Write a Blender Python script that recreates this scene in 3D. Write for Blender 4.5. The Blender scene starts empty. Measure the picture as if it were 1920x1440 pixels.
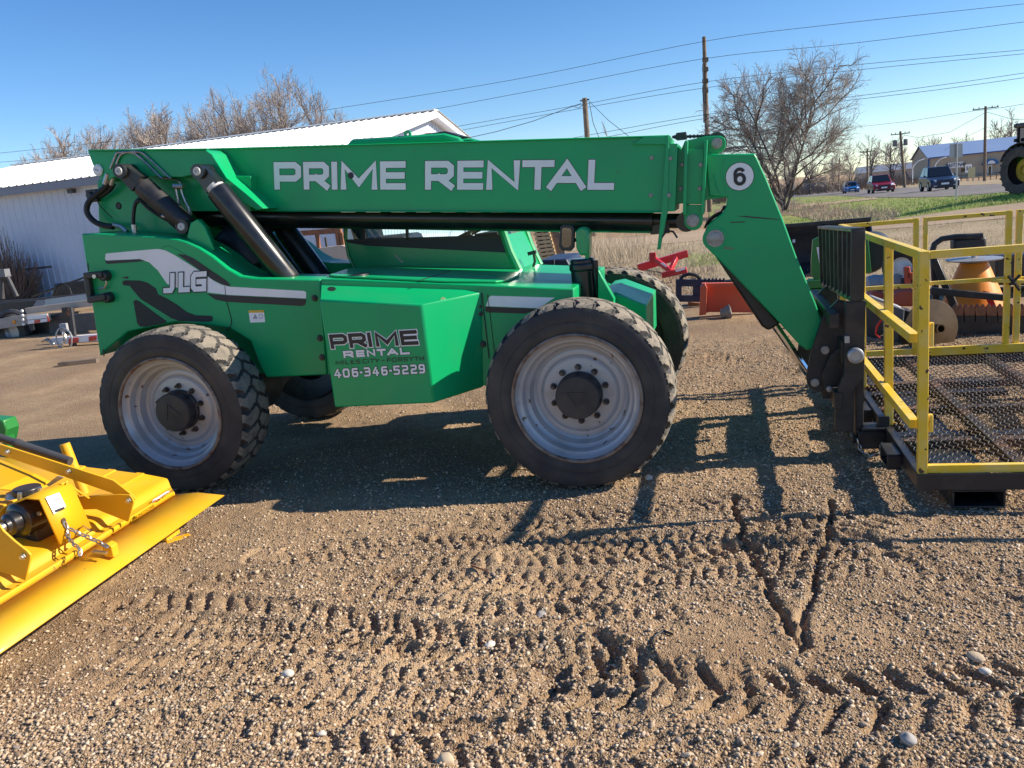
import bpy, math, random
import numpy as np
from mathutils import Vector, Matrix
R_ = math.radians
sc = bpy.context.scene
COL = sc.collection

# ------------------------------------------------------------------ camera, sky, sun, exposure
CAM_LOC = Vector((0.96736, -5.20426, 1.90079))
YAW, PIT, ROL, FPX = R_(-14.91858), R_(12.07087), R_(-5.61008), 1562.16
cF = Vector((math.sin(YAW)*math.cos(PIT), math.cos(YAW)*math.cos(PIT), -math.sin(PIT)))
_r0 = Vector((math.cos(YAW), -math.sin(YAW), 0)); _u0 = _r0.cross(cF)
cR = _r0*math.cos(ROL) + _u0*math.sin(ROL); cU = -_r0*math.sin(ROL) + _u0*math.cos(ROL)
cd = bpy.data.cameras.new('camera'); cam = bpy.data.objects.new('camera', cd); COL.objects.link(cam)
cd.sensor_fit = 'HORIZONTAL'; cd.sensor_width = 36.0; cd.lens = 36.0*FPX/1920.0
cd.clip_start = 0.05; cd.clip_end = 8000
m = Matrix((cR, cU, -cF)).transposed().to_4x4(); m.translation = CAM_LOC
cam.matrix_world = m
sc.camera = cam

SUN = Vector((1.586, 0.33, 1.0)).normalized()
w = bpy.data.worlds.new('World'); sc.world = w; w.use_nodes = True
nt = w.node_tree; nt.nodes.clear()
sky = nt.nodes.new('ShaderNodeTexSky'); sky.sky_type = 'NISHITA'; sky.sun_disc = False
sky.sun_elevation = math.asin(SUN.z); sky.sun_rotation = math.atan2(SUN.x, SUN.y)
sky.altitude = 1500; sky.air_density = 1.0; sky.dust_density = 0.0; sky.ozone_density = 3.0
hs = nt.nodes.new('ShaderNodeHueSaturation'); hs.inputs['Saturation'].default_value = 1.24; hs.inputs['Hue'].default_value = 0.505; hs.inputs['Value'].default_value = 1.0
bg = nt.nodes.new('ShaderNodeBackground'); bg.inputs['Strength'].default_value = 0.104
wo = nt.nodes.new('ShaderNodeOutputWorld')
nt.links.new(sky.outputs[0], hs.inputs['Color']); nt.links.new(hs.outputs[0], bg.inputs['Color']); nt.links.new(bg.outputs[0], wo.inputs['Surface'])
sd = bpy.data.lights.new('sun', 'SUN'); sd.energy = 5.0; sd.angle = R_(0.53); sd.color = (1.0, 0.90, 0.75)
so = bpy.data.objects.new('sun', sd); COL.objects.link(so)
so.rotation_euler = SUN.to_track_quat('Z', 'Y').to_euler(); so.location = (20, 6, 14)
sc.view_settings.view_transform = 'Standard'; sc.view_settings.look = 'None'
sc.view_settings.exposure = 0.66; sc.view_settings.gamma = 1.0
sc.render.engine = 'CYCLES'
sc.cycles.max_bounces = 6; sc.cycles.transparent_max_bounces = 16
sc.cycles.use_denoising = True

# ------------------------------------------------------------------ measuring helpers (pixels of the 1920x1440 photograph -> a point on a known plane)
def ray(px, py): return cF*FPX + cR*(px-960) + cU*(720-py)
def at(px, py, x=None, y=None, z=None):
    d = ray(px, py)
    t = ((x-CAM_LOC.x)/d.x) if x is not None else ((y-CAM_LOC.y)/d.y) if y is not None else ((z-CAM_LOC.z)/d.z)
    return CAM_LOC + d*t
def dep(px, py, depth): return CAM_LOC + ray(px, py)*(depth/FPX)

# terrain -----------------------------------------------------------
_rs = np.random.RandomState(7); _tab = _rs.rand(256, 256)
def vnoise(x, y, f, ox=0.0, oy=0.0):
    x = np.asarray(x, float)*f+ox; y = np.asarray(y, float)*f+oy
    xi = np.floor(x); yi = np.floor(y); u = x-xi; v = y-yi
    xi = xi.astype(int) & 255; yi = yi.astype(int) & 255; x1 = (xi+1) & 255; y1 = (yi+1) & 255
    u = u*u*(3-2*u); v = v*v*(3-2*v)
    return (_tab[xi, yi]*(1-u)+_tab[x1, yi]*u)*(1-v) + (_tab[xi, y1]*(1-u)+_tab[x1, y1]*u)*v
def sstep(a, b, x): t = np.clip((x-a)/(b-a), 0, 1); return t*t*(3-2*t)
def hbase(x, y):
    x = np.asarray(x, float); y = np.asarray(y, float)
    z = -0.0155*np.maximum(0, np.minimum(y, 125)-58)
    z = z + 0.62*np.exp(-((x-14)/7.5)**2-((y-29)/9.0)**2)
    z = z - 0.35*np.exp(-((x-4.5)/3.0)**2-((y-31)/5.0)**2)
    far = sstep(10, 20, y)
    return z + far*0.14*(vnoise(x, y, 0.12, 3.1, 9.2)-0.5)
def seg_d(x, y, pts):
    """nearest (signed side offset t, arc position s) to a polyline"""
    best = np.full(np.shape(x), 1e9); T = np.zeros(np.shape(x)); S = np.zeros(np.shape(x)); acc = 0
    for (ax, ay), (bx, by) in zip(pts[:-1], pts[1:]):
        dx, dy = bx-ax, by-ay; L = math.hypot(dx, dy)
        u = ((x-ax)*dx+(y-ay)*dy)/L; uc = np.clip(u, 0, L)
        ex, ey = x-ax-uc*dx/L, y-ay-uc*dy/L; d = np.hypot(ex, ey)
        t = (-(x-ax)*dy+(y-ay)*dx)/L
        k = d < best; best = np.where(k, d, best); T = np.where(k, np.sign(t)*d, T); S = np.where(k, acc+uc, S); acc += L
    return T, S, best
# tread prints: (polyline, width, pitch, depth, chevron slope, fade noise offset)
TRACKS = [
    ([(0.25, -2.20), (1.0, -2.28), (1.75, -2.20), (2.3, -2.05)], 0.40, 0.150, 0.032, 0.7, 1.0),
    ([(-0.15, -0.98), (0.55, -0.92), (1.25, -0.70), (1.9, -0.35)], 0.36, 0.095, 0.022, -0.9, 5.0),
    ([(-2.25, -1.72), (-1.3, -1.78), (-0.4, -1.95), (0.3, -2.0)], 0.36, 0.125, 0.030, 0.9, 9.0),
    ([(-1.75, -1.05), (-0.9, -0.92), (-0.1, -0.62)], 0.30, 0.105, 0.020, -0.8, 13.0),
    ([(0.55, -1.25), (1.0, -1.0), (1.6, -0.85)], 0.34, 0.090, 0.022, 0.9, 17.0),
    ([(-1.0, -2.60), (0.2, -2.66), (1.2, -2.72), (2.0, -2.62)], 0.28, 0.13, 0.018, -0.6, 21.0),
    ([(0.6, 4.6), (1.6, 3.2), (1.9, 1.7)], 0.36, 0.16, 0.02, 0.6, 25.0),
    ([(-2.0, -1.42), (-1.2, -1.40), (-0.3, -1.35), (0.5, -1.45)], 0.26, 0.10, 0.018, 0.7, 29.0),
    ([(-0.6, -0.55), (0.2, -0.50), (0.9, -0.25)], 0.30, 0.095, 0.018, 0.8, 33.0),
    ([(1.5, -1.5), (2.0, -1.3), (2.6, -1.2)], 0.30, 0.12, 0.014, -0.6, 37.0),
]
_rb = np.random.RandomState(19)
for _k in range(11):
    _y = -0.55-2.1*(_k+.5)/11+_rb.uniform(-.08, .08); _x = _rb.uniform(-2.2, -.4); _l = _rb.uniform(1.6, 3.0); _s = _rb.uniform(-.12, .12); _c = _rb.uniform(-.1, .1)
    TRACKS.append(([(_x, _y), (_x+_l/2, _y+_s*_l/2+_c), (_x+_l, _y+_s*_l)], _rb.uniform(.24, .36), _rb.uniform(.072, .105), _rb.uniform(.011, .018), _rb.choice([-1, 1])*_rb.uniform(.5, 1.0), 41.0+4*_k))
RUTS = [([(0.95, -0.15), (1.02, -0.75), (1.10, -1.30), (1.19, -1.90)], 0.022, 0.042),
        ([(1.53, -0.20), (1.44, -0.80), (1.31, -1.35), (1.22, -1.86)], 0.022, 0.038)]
def hfine(x, y):
    x = np.asarray(x, float); y = np.asarray(y, float)
    near = 1-sstep(5.0, 9.0, y); near = near*(1-sstep(4.0, 6.0, np.abs(x)))
    z = 0.030*(vnoise(x, y, 1.7, 5.5, 2.2)-0.5) + 0.016*(vnoise(x, y, 5.3, 15.5, 7.2)-0.5)
    z += 0.010*(vnoise(x, y, 15, 1.5, 4.2)-0.5) + 0.012*(vnoise(x, y, 37, 11.5, 14.2)-0.5)*(0.3+0.7*sstep(0.4, 0.6, vnoise(x, y, 0.9, 33, 44)))
    for pts, wd, pit, dp, ch, of in TRACKS:
        T, S, D = seg_d(x, y, pts)
        S = S + 0.035*(vnoise(x, y, 7, of, of)-0.5); dp = dp*(0.55+0.8*vnoise(x, y, 4.3, of, 7)); T = T + 0.03*(vnoise(x, y, 6, of, 2)-0.5)
        a = np.abs(T)/(wd/2)
        ph = (S/pit + ch*a) % 1.0
        bar = sstep(0.05, 0.14, ph)*(1-sstep(0.36, 0.48, ph))
        msk = (1-sstep(0.85, 1.08, a))*sstep(0.04, 0.14, a)*(1.0 if of == 1.0 else sstep(0.22, 0.5, vnoise(x, y, 1.6, of, 3)))
        z = z - dp*bar*msk - 0.3*dp*msk + 0.35*dp*np.exp(-((a-1.15)/0.12)**2)*sstep(0.3, 0.5, vnoise(x, y, 1.6, of, 3))*(D < wd)
    for pts, wr, dp in RUTS:
        T, S, D = seg_d(x, y, pts)
        T = T + 0.05*(vnoise(x, y, 7, 3, 3)-0.5) + 0.03*(vnoise(x, y, 19, 3, 8)-0.5)
        z = z - dp*np.exp(-(T/wr)**4)*(D < 0.3) + 0.16*dp*np.exp(-((np.abs(T)-2.1*wr)/(0.9*wr))**2)*(D < 0.3)
    # ripples pressed between the two ruts
    inside = sstep(0.96, 1.1, x)*(1-sstep(1.4, 1.52, x))*sstep(-1.5, -1.2, y)*(1-sstep(-0.4, -0.2, y))
    z = z + 0.016*inside*np.sin(y*2*math.pi/0.075 + 2*vnoise(x, y, 4))
    # ground stays level right under the wheels
    for wx in (0, -3.0745):
        for wy in (0.2, 2.32):
            k = np.exp(-((x-wx)/0.28)**4-((y-wy)/0.3)**4); z = z*(1-k) - 0.002*k
    return z*near
def H(x, y): return hbase(x, y)+hfine(x, y)
def hz(x, y): return float(hbase(x, y))
def gnd(px, py):
    d = ray(px, py); t = 0.0
    lo, hi = None, None
    ts = np.geomspace(1.5, 6000, 6000)/FPX
    P = np.array(CAM_LOC)[None]+ts[:, None]*np.array(d)[None]
    k = np.argmax(P[:, 2] < hbase(P[:, 0], P[:, 1]))
    a = ts[max(k-1, 0)]; b = ts[k]
    for _ in range(20):
        c = (a+b)/2; q = CAM_LOC+d*c
        if q.z < hz(q.x, q.y): b = c
        else: a = c
    return CAM_LOC+d*b

# ------------------------------------------------------------------ mesh builder
class MB:
    def __init__(s): s.V = []; s.F = []; s.M = []
    def add(s, vs, fs, m=0):
        b = len(s.V); s.V += [tuple(v) for v in vs]; s.F += [tuple(i+b for i in f) for f in fs]; s.M += [m]*len(fs); return s
    def box(s, c, size, rot=None, m=0):
        c = Vector(c); h = [k/2 for k in size]
        vs = [Vector((x*h[0], y*h[1], z*h[2])) for x in (-1, 1) for y in (-1, 1) for z in (-1, 1)]
        if rot is not None: vs = [rot @ v for v in vs]
        return s.add([c+v for v in vs], [(0, 1, 3, 2), (4, 6, 7, 5), (0, 4, 5, 1), (2, 3, 7, 6), (0, 2, 6, 4), (1, 5, 7, 3)], m)
    def prism(s, pts, off, m=0):
        pts = [Vector(p) for p in pts]; off = Vector(off) if not isinstance(off, (int, float)) else Vector((0, off, 0)); n = len(pts)
        nrm = Vector((0, 0, 0))
        for i in range(n): nrm += pts[i].cross(pts[(i+1) % n])
        if nrm.dot(off) > 0: pts = pts[::-1]
        vs = pts+[p+off for p in pts]
        return s.add(vs, [tuple(range(n)), tuple(range(2*n-1, n-1, -1))]+[((i+1) % n, i, i+n, (i+1) % n+n) for i in range(n)], m)
    def bar(s, a, b, wd, ht, up=(0, 0, 1), m=0):
        a = Vector(a); b = Vector(b); d = (b-a).normalized(); up = Vector(up)
        if abs(d.dot(up)) > 0.98: up = Vector((1, 0, 0))
        r = d.cross(up).normalized(); u = r.cross(d).normalized()
        vs = [p+r*(i*wd/2)+u*(j*ht/2) for p in (a, b) for i, j in ((-1, -1), (1, -1), (1, 1), (-1, 1))]
        return s.add(vs, [(0, 1, 2, 3), (7, 6, 5, 4), (0, 4, 5, 1), (1, 5, 6, 2), (2, 6, 7, 3), (3, 7, 4, 0)], m)
    def tube(s, path, r, n=8, m=0, caps=True):
        P = [Vector(p) for p in path]; k = len(P); rs = r if isinstance(r, (list, tuple)) else [r]*k
        t = (P[1]-P[0]).normalized(); up = Vector((0, 0, 1)) if abs(t.z) < 0.9 else Vector((1, 0, 0))
        u = t.cross(up).normalized(); vs = []
        for i in range(k):
            t = (P[min(i+1, k-1)]-P[max(i-1, 0)]).normalized()
            u = (u-t*u.dot(t)).normalized(); v = t.cross(u)
            vs += [P[i]+(u*math.cos(2*math.pi*j/n)+v*math.sin(2*math.pi*j/n))*rs[i] for j in range(n)]
        fs = [(i*n+j, i*n+(j+1) % n, (i+1)*n+(j+1) % n, (i+1)*n+j) for i in range(k-1) for j in range(n)]
        if caps: fs += [tuple(range(n))[::-1], tuple(range((k-1)*n, k*n))]
        return s.add(vs, fs, m)
    def cyl(s, a, b, r, r2=None, n=20, m=0): return s.tube([a, b], [r, r if r2 is None else r2], n, m)
    def lathe(s, prof, c=(0, 0, 0), axis=(0, 1, 0), n=48, m=0):
        c = Vector(c); ax = Vector(axis).normalized(); e = Vector((1, 0, 0)) if abs(ax.x) < 0.9 else Vector((0, 0, 1))
        e = (e-ax*e.dot(ax)).normalized(); f = ax.cross(e); vs = []; k = len(prof)
        for r, h in prof: vs += [c+ax*h+(e*math.cos(2*math.pi*j/n)+f*math.sin(2*math.pi*j/n))*max(r, 1e-4) for j in range(n)]
        return s.add(vs, [(i*n+(j+1) % n, i*n+j, (i+1)*n+j, (i+1)*n+(j+1) % n) for i in range(k-1) for j in range(n)], m)
    def sheet(s, pts, m=0): return s.add(pts, [tuple(range(len(pts)))], m)
    def build(s, name, mats, parent=None, bevel=0.0, sharp=35, origin=None, smooth=True):
        me = bpy.data.meshes.new(name)
        o = bpy.data.objects.new(name, me); COL.objects.link(o)
        base = Vector((0, 0, 0)); q = parent
        while q is not None: base += q.location; q = q.parent
        if parent is not None: o.parent = parent
        org = Vector(origin) if origin is not None else base
        o.location = org-base
        me.from_pydata([tuple(Vector(v)-org) for v in s.V], [], s.F); me.update()
        if not isinstance(mats, (list, tuple)): mats = [mats]
        for k in mats: me.materials.append(k)
        if len(mats) > 1: me.polygons.foreach_set('material_index', s.M)
        if smooth:
            me.polygons.foreach_set('use_smooth', [True]*len(me.polygons)); me.set_sharp_from_angle(angle=R_(sharp))
        if bevel:
            b = o.modifiers.new('bevel', 'BEVEL'); b.width = bevel; b.segments = 2; b.limit_method = 'ANGLE'; b.angle_limit = R_(40)
        return o
def tag(o, label=None, cat=None, group=None, kind=None):
    for k, v in (('label', label), ('category', cat), ('group', group), ('kind', kind)):
        if v: o[k] = v
    return o
def thing(name, loc, label, cat, group=None):
    o = bpy.data.objects.new(name, None); COL.objects.link(o); o.location = loc; o.empty_display_size = 0.3
    return tag(o, label, cat, group)
def kids(o): return [c for c in bpy.data.objects if c.parent == o]
def copy_tree(o, parent=None):
    c = o.copy(); COL.objects.link(c)
    if parent is not None: c.parent = parent
    for k in kids(o): copy_tree(k, c)
    return c

# ------------------------------------------------------------------ materials
def mat(name, col, rough=0.5, metal=0.0, col2=None, sc2=6.0, amt=0.5, lo=0.45, hi=0.65, bump=0.0, bscale=60.0, coat=0.0, rvar=0.0, spec=0.5, wear=None, wscale=18.0, wlo=0.66, whi=0.70):
    """Principled paint/metal: col2 is mixed in by a soft noise (dust, fading), wear by a sharper one (chips, rust)"""
    M = bpy.data.materials.new(name); M.use_nodes = True; n = M.node_tree.nodes; L = M.node_tree.links
    b = n['Principled BSDF']; b.inputs['Roughness'].default_value = rough; b.inputs['Metallic'].default_value = metal
    b.inputs['Specular IOR Level'].default_value = spec
    b.inputs['Base Color'].default_value = (*col, 1); b.inputs['Coat Weight'].default_value = coat; b.inputs['Coat Roughness'].default_value = 0.12
    tc = n.new('ShaderNodeTexCoord'); out = None
    def noise(scale, det=5.0):
        t = n.new('ShaderNodeTexNoise'); t.inputs['Scale'].default_value = scale; t.inputs['Detail'].default_value = det
        L.new(tc.outputs['Object'], t.inputs['Vector']); return t
    def ramp(src, a, c, top):
        r = n.new('ShaderNodeMapRange'); r.inputs[1].default_value = a; r.inputs[2].default_value = c; r.inputs[4].default_value = top
        L.new(src, r.inputs[0]); return r
    cur = None
    if col2 is not None:
        t = noise(sc2); r = ramp(t.outputs['Fac'], lo, hi, amt)
        mx = n.new('ShaderNodeMix'); mx.data_type = 'RGBA'; mx.inputs[6].default_value = (*col, 1); mx.inputs[7].default_value = (*col2, 1)
        L.new(r.outputs[0], mx.inputs[0]); cur = mx.outputs[2]
        if rvar:
            rr = n.new('ShaderNodeMapRange'); rr.inputs[3].default_value = rough; rr.inputs[4].default_value = min(1, rough+rvar)
            L.new(r.outputs[0], rr.inputs[0]); L.new(rr.outputs[0], b.inputs['Roughness'])
    if wear is not None:
        t = noise(wscale, 8.0); r = ramp(t.outputs['Fac'], wlo, whi, 1.0)
        mx = n.new('ShaderNodeMix'); mx.data_type = 'RGBA'; mx.inputs[6].default_value = (*col, 1); mx.inputs[7].default_value = (*wear, 1)
        if cur is not None: L.new(cur, mx.inputs[6])
        L.new(r.outputs[0], mx.inputs[0]); cur = mx.outputs[2]
    if cur is not None: L.new(cur, b.inputs['Base Color'])
    if bump:
        t = noise(bscale, 3.0); bp = n.new('ShaderNodeBump'); bp.inputs['Strength'].default_value = bump; bp.inputs['Distance'].default_value = 0.01
        L.new(t.outputs['Fac'], bp.inputs['Height']); L.new(bp.outputs[0], b.inputs['Normal'])
    return M
G = (0.003, 0.385, 0.130); G2 = 0
M = {}
M['green'] = mat('green_paint', G, 0.36, col2=(0.03, 0.30, 0.13), sc2=2.6, amt=0.5, lo=0.46, hi=0.74, coat=0.12, spec=0.35, rvar=0.2, wear=(0.10, 0.13, 0.08), wscale=26, wlo=0.735, whi=0.76, bump=0.03, bscale=5)
M['green_cab'] = mat('cab_green_paint', (0.004, 0.36, 0.115), 0.3, col2=(0.03, 0.28, 0.12), sc2=4, amt=0.3, coat=0.4, rvar=0.2)
M['jd_green'] = mat('dark_green_paint', (0.02, 0.20, 0.04), 0.4, col2=(0.05, 0.15, 0.05), coat=0.2)
M['white'] = mat('white_vinyl', (0.88, 0.88, 0.88), 0.4, col2=(0.74, 0.74, 0.72), sc2=8, amt=0.3)
M['black_vinyl'] = mat('black_vinyl', (0.02, 0.02, 0.022), 0.45)
M['black'] = mat('black_paint', (0.018, 0.018, 0.020), 0.42, col2=(0.07, 0.06, 0.05), sc2=7, amt=0.5, coat=0.1, rvar=0.25, bump=0.04, bscale=30)
M['black_gloss'] = mat('black_gloss_paint', (0.010, 0.011, 0.014), 0.28, col2=(0.04, 0.038, 0.034), sc2=6, amt=0.4, coat=0.3, rvar=0.2)
M['steel_black'] = mat('worn_black_steel', (0.024, 0.022, 0.022), 0.5, col2=(0.075, 0.055, 0.042), sc2=9, amt=0.7, rvar=0.2, bump=0.12, bscale=40, wear=(0.14, 0.075, 0.04), wscale=22, wlo=0.68, whi=0.74)
M['rubber'] = mat('tyre_rubber', (0.036, 0.035, 0.035), 0.7, col2=(0.10, 0.088, 0.073), sc2=5, amt=0.7, lo=0.4, hi=0.75, bump=0.1, bscale=50)
M['tread'] = mat('dusty_tread', (0.26, 0.222, 0.175), 0.9, col2=(0.11, 0.10, 0.085), sc2=12, amt=0.8, lo=0.42, hi=0.68, bump=0.2, bscale=90)
M['hose'] = mat('hose_rubber', (0.015, 0.015, 0.016), 0.5)
M['rim'] = mat('rim_grey_paint', (0.46, 0.465, 0.48), 0.36, metal=0.2, col2=(0.30, 0.25, 0.20), sc2=5, amt=0.6, lo=0.52, hi=0.75, rvar=0.3, bump=0.05, bscale=20, wear=(0.13, 0.075, 0.045), wscale=15, wlo=0.665, whi=0.71)
M['rim_rust'] = mat('rusty_rim_lip', (0.30, 0.24, 0.19), 0.6, metal=0.2, col2=(0.16, 0.085, 0.05), sc2=14, amt=0.9)
M['hub'] = mat('hub_black', (0.032, 0.032, 0.034), 0.5, col2=(0.08, 0.07, 0.06), sc2=10, amt=0.5)
M['nut'] = mat('wheel_nut_steel', (0.07, 0.055, 0.045), 0.5, metal=0.4, col2=(0.20, 0.18, 0.16), sc2=30, amt=0.8)
M['chrome'] = mat('chromed_rod', (0.75, 0.76, 0.78), 0.12, metal=1.0)
M['zinc'] = mat('zinc_steel', (0.55, 0.54, 0.52), 0.35, metal=0.9, col2=(0.35, 0.32, 0.28), sc2=30, amt=0.6)
M['pin'] = mat('pin_steel', (0.40, 0.37, 0.34), 0.5, metal=0.3, col2=(0.22, 0.18, 0.15), sc2=30, amt=0.6)
M['yellow'] = mat('yellow_rail_paint', (0.84, 0.55, 0.025), 0.45, col2=(0.80, 0.62, 0.22), sc2=9, amt=0.6, lo=0.42, hi=0.68, coat=0.1, rvar=0.2, wear=(0.07, 0.04, 0.025), wscale=20, wlo=0.655, whi=0.675)
M['cutter'] = mat('golden_yellow_paint', (0.76, 0.40, 0.006), 0.52, col2=(0.68, 0.39, 0.04), sc2=3, amt=0.5, coat=0.04, rvar=0.15, wear=(0.30, 0.17, 0.04), wscale=24, wlo=0.73, whi=0.76, bump=0.03, bscale=6)
M['mesh'] = mat('expanded_metal', (0.30, 0.27, 0.235), 0.4, metal=0.4, col2=(0.24, 0.13, 0.07), sc2=5, amt=0.6)
M['mirror'] = mat('dim_mirror', (0.22, 0.23, 0.24), 0.06, metal=1.0)
M['pin_pale'] = mat('pale_pin', (0.62, 0.61, 0.58), 0.5, metal=0.1, col2=(0.4, 0.36, 0.32), sc2=30, amt=0.5)
M['rustbeam'] = mat('rusty_beam', (0.05, 0.042, 0.038), 0.6, col2=(0.24, 0.12, 0.055), sc2=5, amt=0.8, lo=0.45, hi=0.65, bump=0.1)
M['galv'] = mat('galvanised', (0.42, 0.43, 0.45), 0.45, metal=0.6, col2=(0.3, 0.31, 0.33), sc2=20, amt=0.5)
M['wood'] = mat('weathered_wood', (0.21, 0.155, 0.11), 0.85, col2=(0.11, 0.085, 0.065), sc2=5, amt=0.8, bump=0.3, bscale=30)
M['pine'] = mat('new_pine', (0.62, 0.43, 0.22), 0.8, col2=(0.5, 0.33, 0.16), sc2=7, amt=0.6)
M['beige'] = mat('beige_panel', (0.52, 0.44, 0.36), 0.8, col2=(0.42, 0.35, 0.28), sc2=4, amt=0.6)
M['rust'] = mat('rusty_pipe', (0.28, 0.115, 0.055), 0.8, col2=(0.16, 0.075, 0.045), sc2=10, amt=0.8)
M['red'] = mat('red_paint', (0.52, 0.012, 0.022), 0.35, col2=(0.42, 0.03, 0.03), coat=0.3)
M['orange'] = mat('faded_orange_paint', (0.62, 0.105, 0.045), 0.5, col2=(0.5, 0.12, 0.07), sc2=5, amt=0.5)
M['hopper'] = mat('orange_plastic', (0.80, 0.26, 0.012), 0.4, col2=(0.72, 0.28, 0.04), sc2=5, amt=0.5)
M['navy'] = mat('navy_paint', (0.012, 0.020, 0.055), 0.45, col2=(0.04, 0.045, 0.07), sc2=6, amt=0.6)
M['darkplastic'] = mat('dark_plastic', (0.022, 0.022, 0.025), 0.5)
M['grey'] = mat('mid_grey_paint', (0.18, 0.185, 0.20), 0.5, col2=(0.12, 0.12, 0.12), amt=0.5)
M['darkgrey'] = mat('dark_grey_paint', (0.05, 0.052, 0.06), 0.5, col2=(0.09, 0.08, 0.075), amt=0.6)
M['sticker_y'] = mat('yellow_sticker', (0.75, 0.45, 0.03), 0.5)
M['label_grey'] = mat('label_grey', (0.35, 0.36, 0.38), 0.5)
M['red_tape'] = mat('red_reflector', (0.65, 0.06, 0.04), 0.35)
M['bronze'] = mat('brown_disc_steel', (0.15, 0.095, 0.05), 0.4, metal=0.5, col2=(0.08, 0.055, 0.035), sc2=6, amt=0.8)
M['bark'] = mat('bark', (0.115, 0.095, 0.08), 0.9, col2=(0.065, 0.052, 0.045), sc2=3, amt=0.8)
M['twig'] = mat('bare_twigs', (0.36, 0.30, 0.26), 0.9, col2=(0.26, 0.21, 0.18), sc2=1.2, amt=0.8)
M['twig_pale'] = mat('pale_twigs', (0.42, 0.355, 0.31), 0.9, col2=(0.31, 0.25, 0.22), sc2=0.6, amt=0.8)
M['stone'] = mat('grey_boulder', (0.25, 0.22, 0.2), 0.9, col2=(0.16, 0.14, 0.125), sc2=8, amt=0.7, bump=0.4, bscale=20)
M['wire'] = mat('cable', (0.03, 0.03, 0.035), 0.6)
M['amber'] = mat('amber_lens', (0.75, 0.28, 0.02), 0.25)
def glass(name, tint, refl=0.10):
    g = bpy.data.materials.new(name); g.use_nodes = True; n = g.node_tree.nodes; L = g.node_tree.links; n.remove(n['Principled BSDF'])
    t = n.new('ShaderNodeBsdfTransparent'); t.inputs[0].default_value = (*tint, 1); gl = n.new('ShaderNodeBsdfGlossy'); gl.inputs['Roughness'].default_value = 0.03
    fr = n.new('ShaderNodeFresnel'); fr.inputs[0].default_value = 1.5; mx = n.new('ShaderNodeMixShader')
    L.new(fr.outputs[0], mx.inputs[0]); L.new(t.outputs[0], mx.inputs[1]); L.new(gl.outputs[0], mx.inputs[2]); L.new(mx.outputs[0], n['Material Output'].inputs['Surface'])
    return g
M['glass'] = glass('cab_glass', (0.80, 0.92, 0.88))
M['carglass'] = mat('dark_car_glass', (0.012, 0.015, 0.02), 0.06, spec=0.8)

# ------------------------------------------------------------------ lettering: each glyph is a set of strokes in a unit box
c_ = 0.16
GL = {
 'P': [[(0, 0), (0, 1)], [(.06, 1), (.84, 1), (1, .86), (1, .52), (.84, .38), (.06, .38)]],
 'R': [[(0, 0), (0, 1)], [(.06, 1), (.84, 1), (1, .86), (1, .54), (.84, .40), (.06, .40)], [(.5, .40), (1, 0)]],
 'I': [[(0, 0), (0, 1)]],
 'M': [[(0, 0), (0, 1), (.5, .16), (1, 1), (1, 0)]],
 'E': [[(1, 1), (0, 1), (0, 0), (1, 0)], [(0.1, .5), (.95, .5)]],
 'N': [[(0, 0), (0, 1), (1, 0), (1, 1)]],
 'T': [[(0, 1), (1, 1)], [(.5, .95), (.5, 0)]],
 'A': [[(0, 0), (.5, 1), (1, 0)], [(.2, .30), (.8, .30)]],
 'L': [[(0, 1), (0, 0), (1, 0)]],
 'S': [[(1, .98), (.12, .98), (0, .86), (0, .62), (.12, .52), (.88, .52), (1, .42), (1, .14), (.88, .02), (0, .02)]],
 'C': [[(1, 1), (.16, 1), (0, .86), (0, .14), (.16, 0), (1, 0)]],
 'Y': [[(0, 1), (.5, .5), (1, 1)], [(.5, .5), (.5, 0)]],
 'F': [[(1, 1), (0, 1), (0, 0)], [(0.1, .52), (.9, .52)]],
 'O': [[(.16, 1), (.84, 1), (1, .84), (1, .16), (.84, 0), (.16, 0), (0, .16), (0, .84), (.16, 1)]],
 'H': [[(0, 0), (0, 1)], [(1, 0), (1, 1)], [(.1, .5), (.9, .5)]],
 '-': [[(0, .48), (1, .48)]],
 '0': [[(.16, 1), (.84, 1), (1, .84), (1, .16), (.84, 0), (.16, 0), (0, .16), (0, .84), (.16, 1)]],
 '4': [[(.62, 1), (0, .28), (1, .28)], [(.74, .62), (.74, 0)]],
 '6': [[(.92, 1), (.16, 1), (0, .84), (0, .16), (.16, 0), (.84, 0), (1, .16), (1, .42), (.84, .56)], [(.86, .56), (.06, .56)]],
 '3': [[(0, 1), (.84, 1), (1, .86), (1, .14), (.84, 0), (0, 0)], [(.2, .53), (.95, .53)]],
 '5': [[(1, 1), (0, 1), (0, .56), (.84, .56), (1, .44), (1, .14), (.84, 0), (0, 0)]],
 '2': [[(0, 1), (.84, 1), (1, .86), (1, .62), (.84, .5), (.16, .5), (0, .36), (0, 0), (1, 0)]],
 '9': [[(.1, 0), (.84, 0), (1, .16), (1, .84), (.84, 1), (.16, 1), (0, .84), (0, .58), (.16, .46)], [(.14, .46), (.94, .46)]],
 'J': [[(.7, 1), (.7, .18), (.55, 0), (0, 0)]],
 'G': [[(1, 1), (.16, 1), (0, .84), (0, .16), (.16, 0), (1, 0), (1, .5), (.5, .5)]],
}
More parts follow.
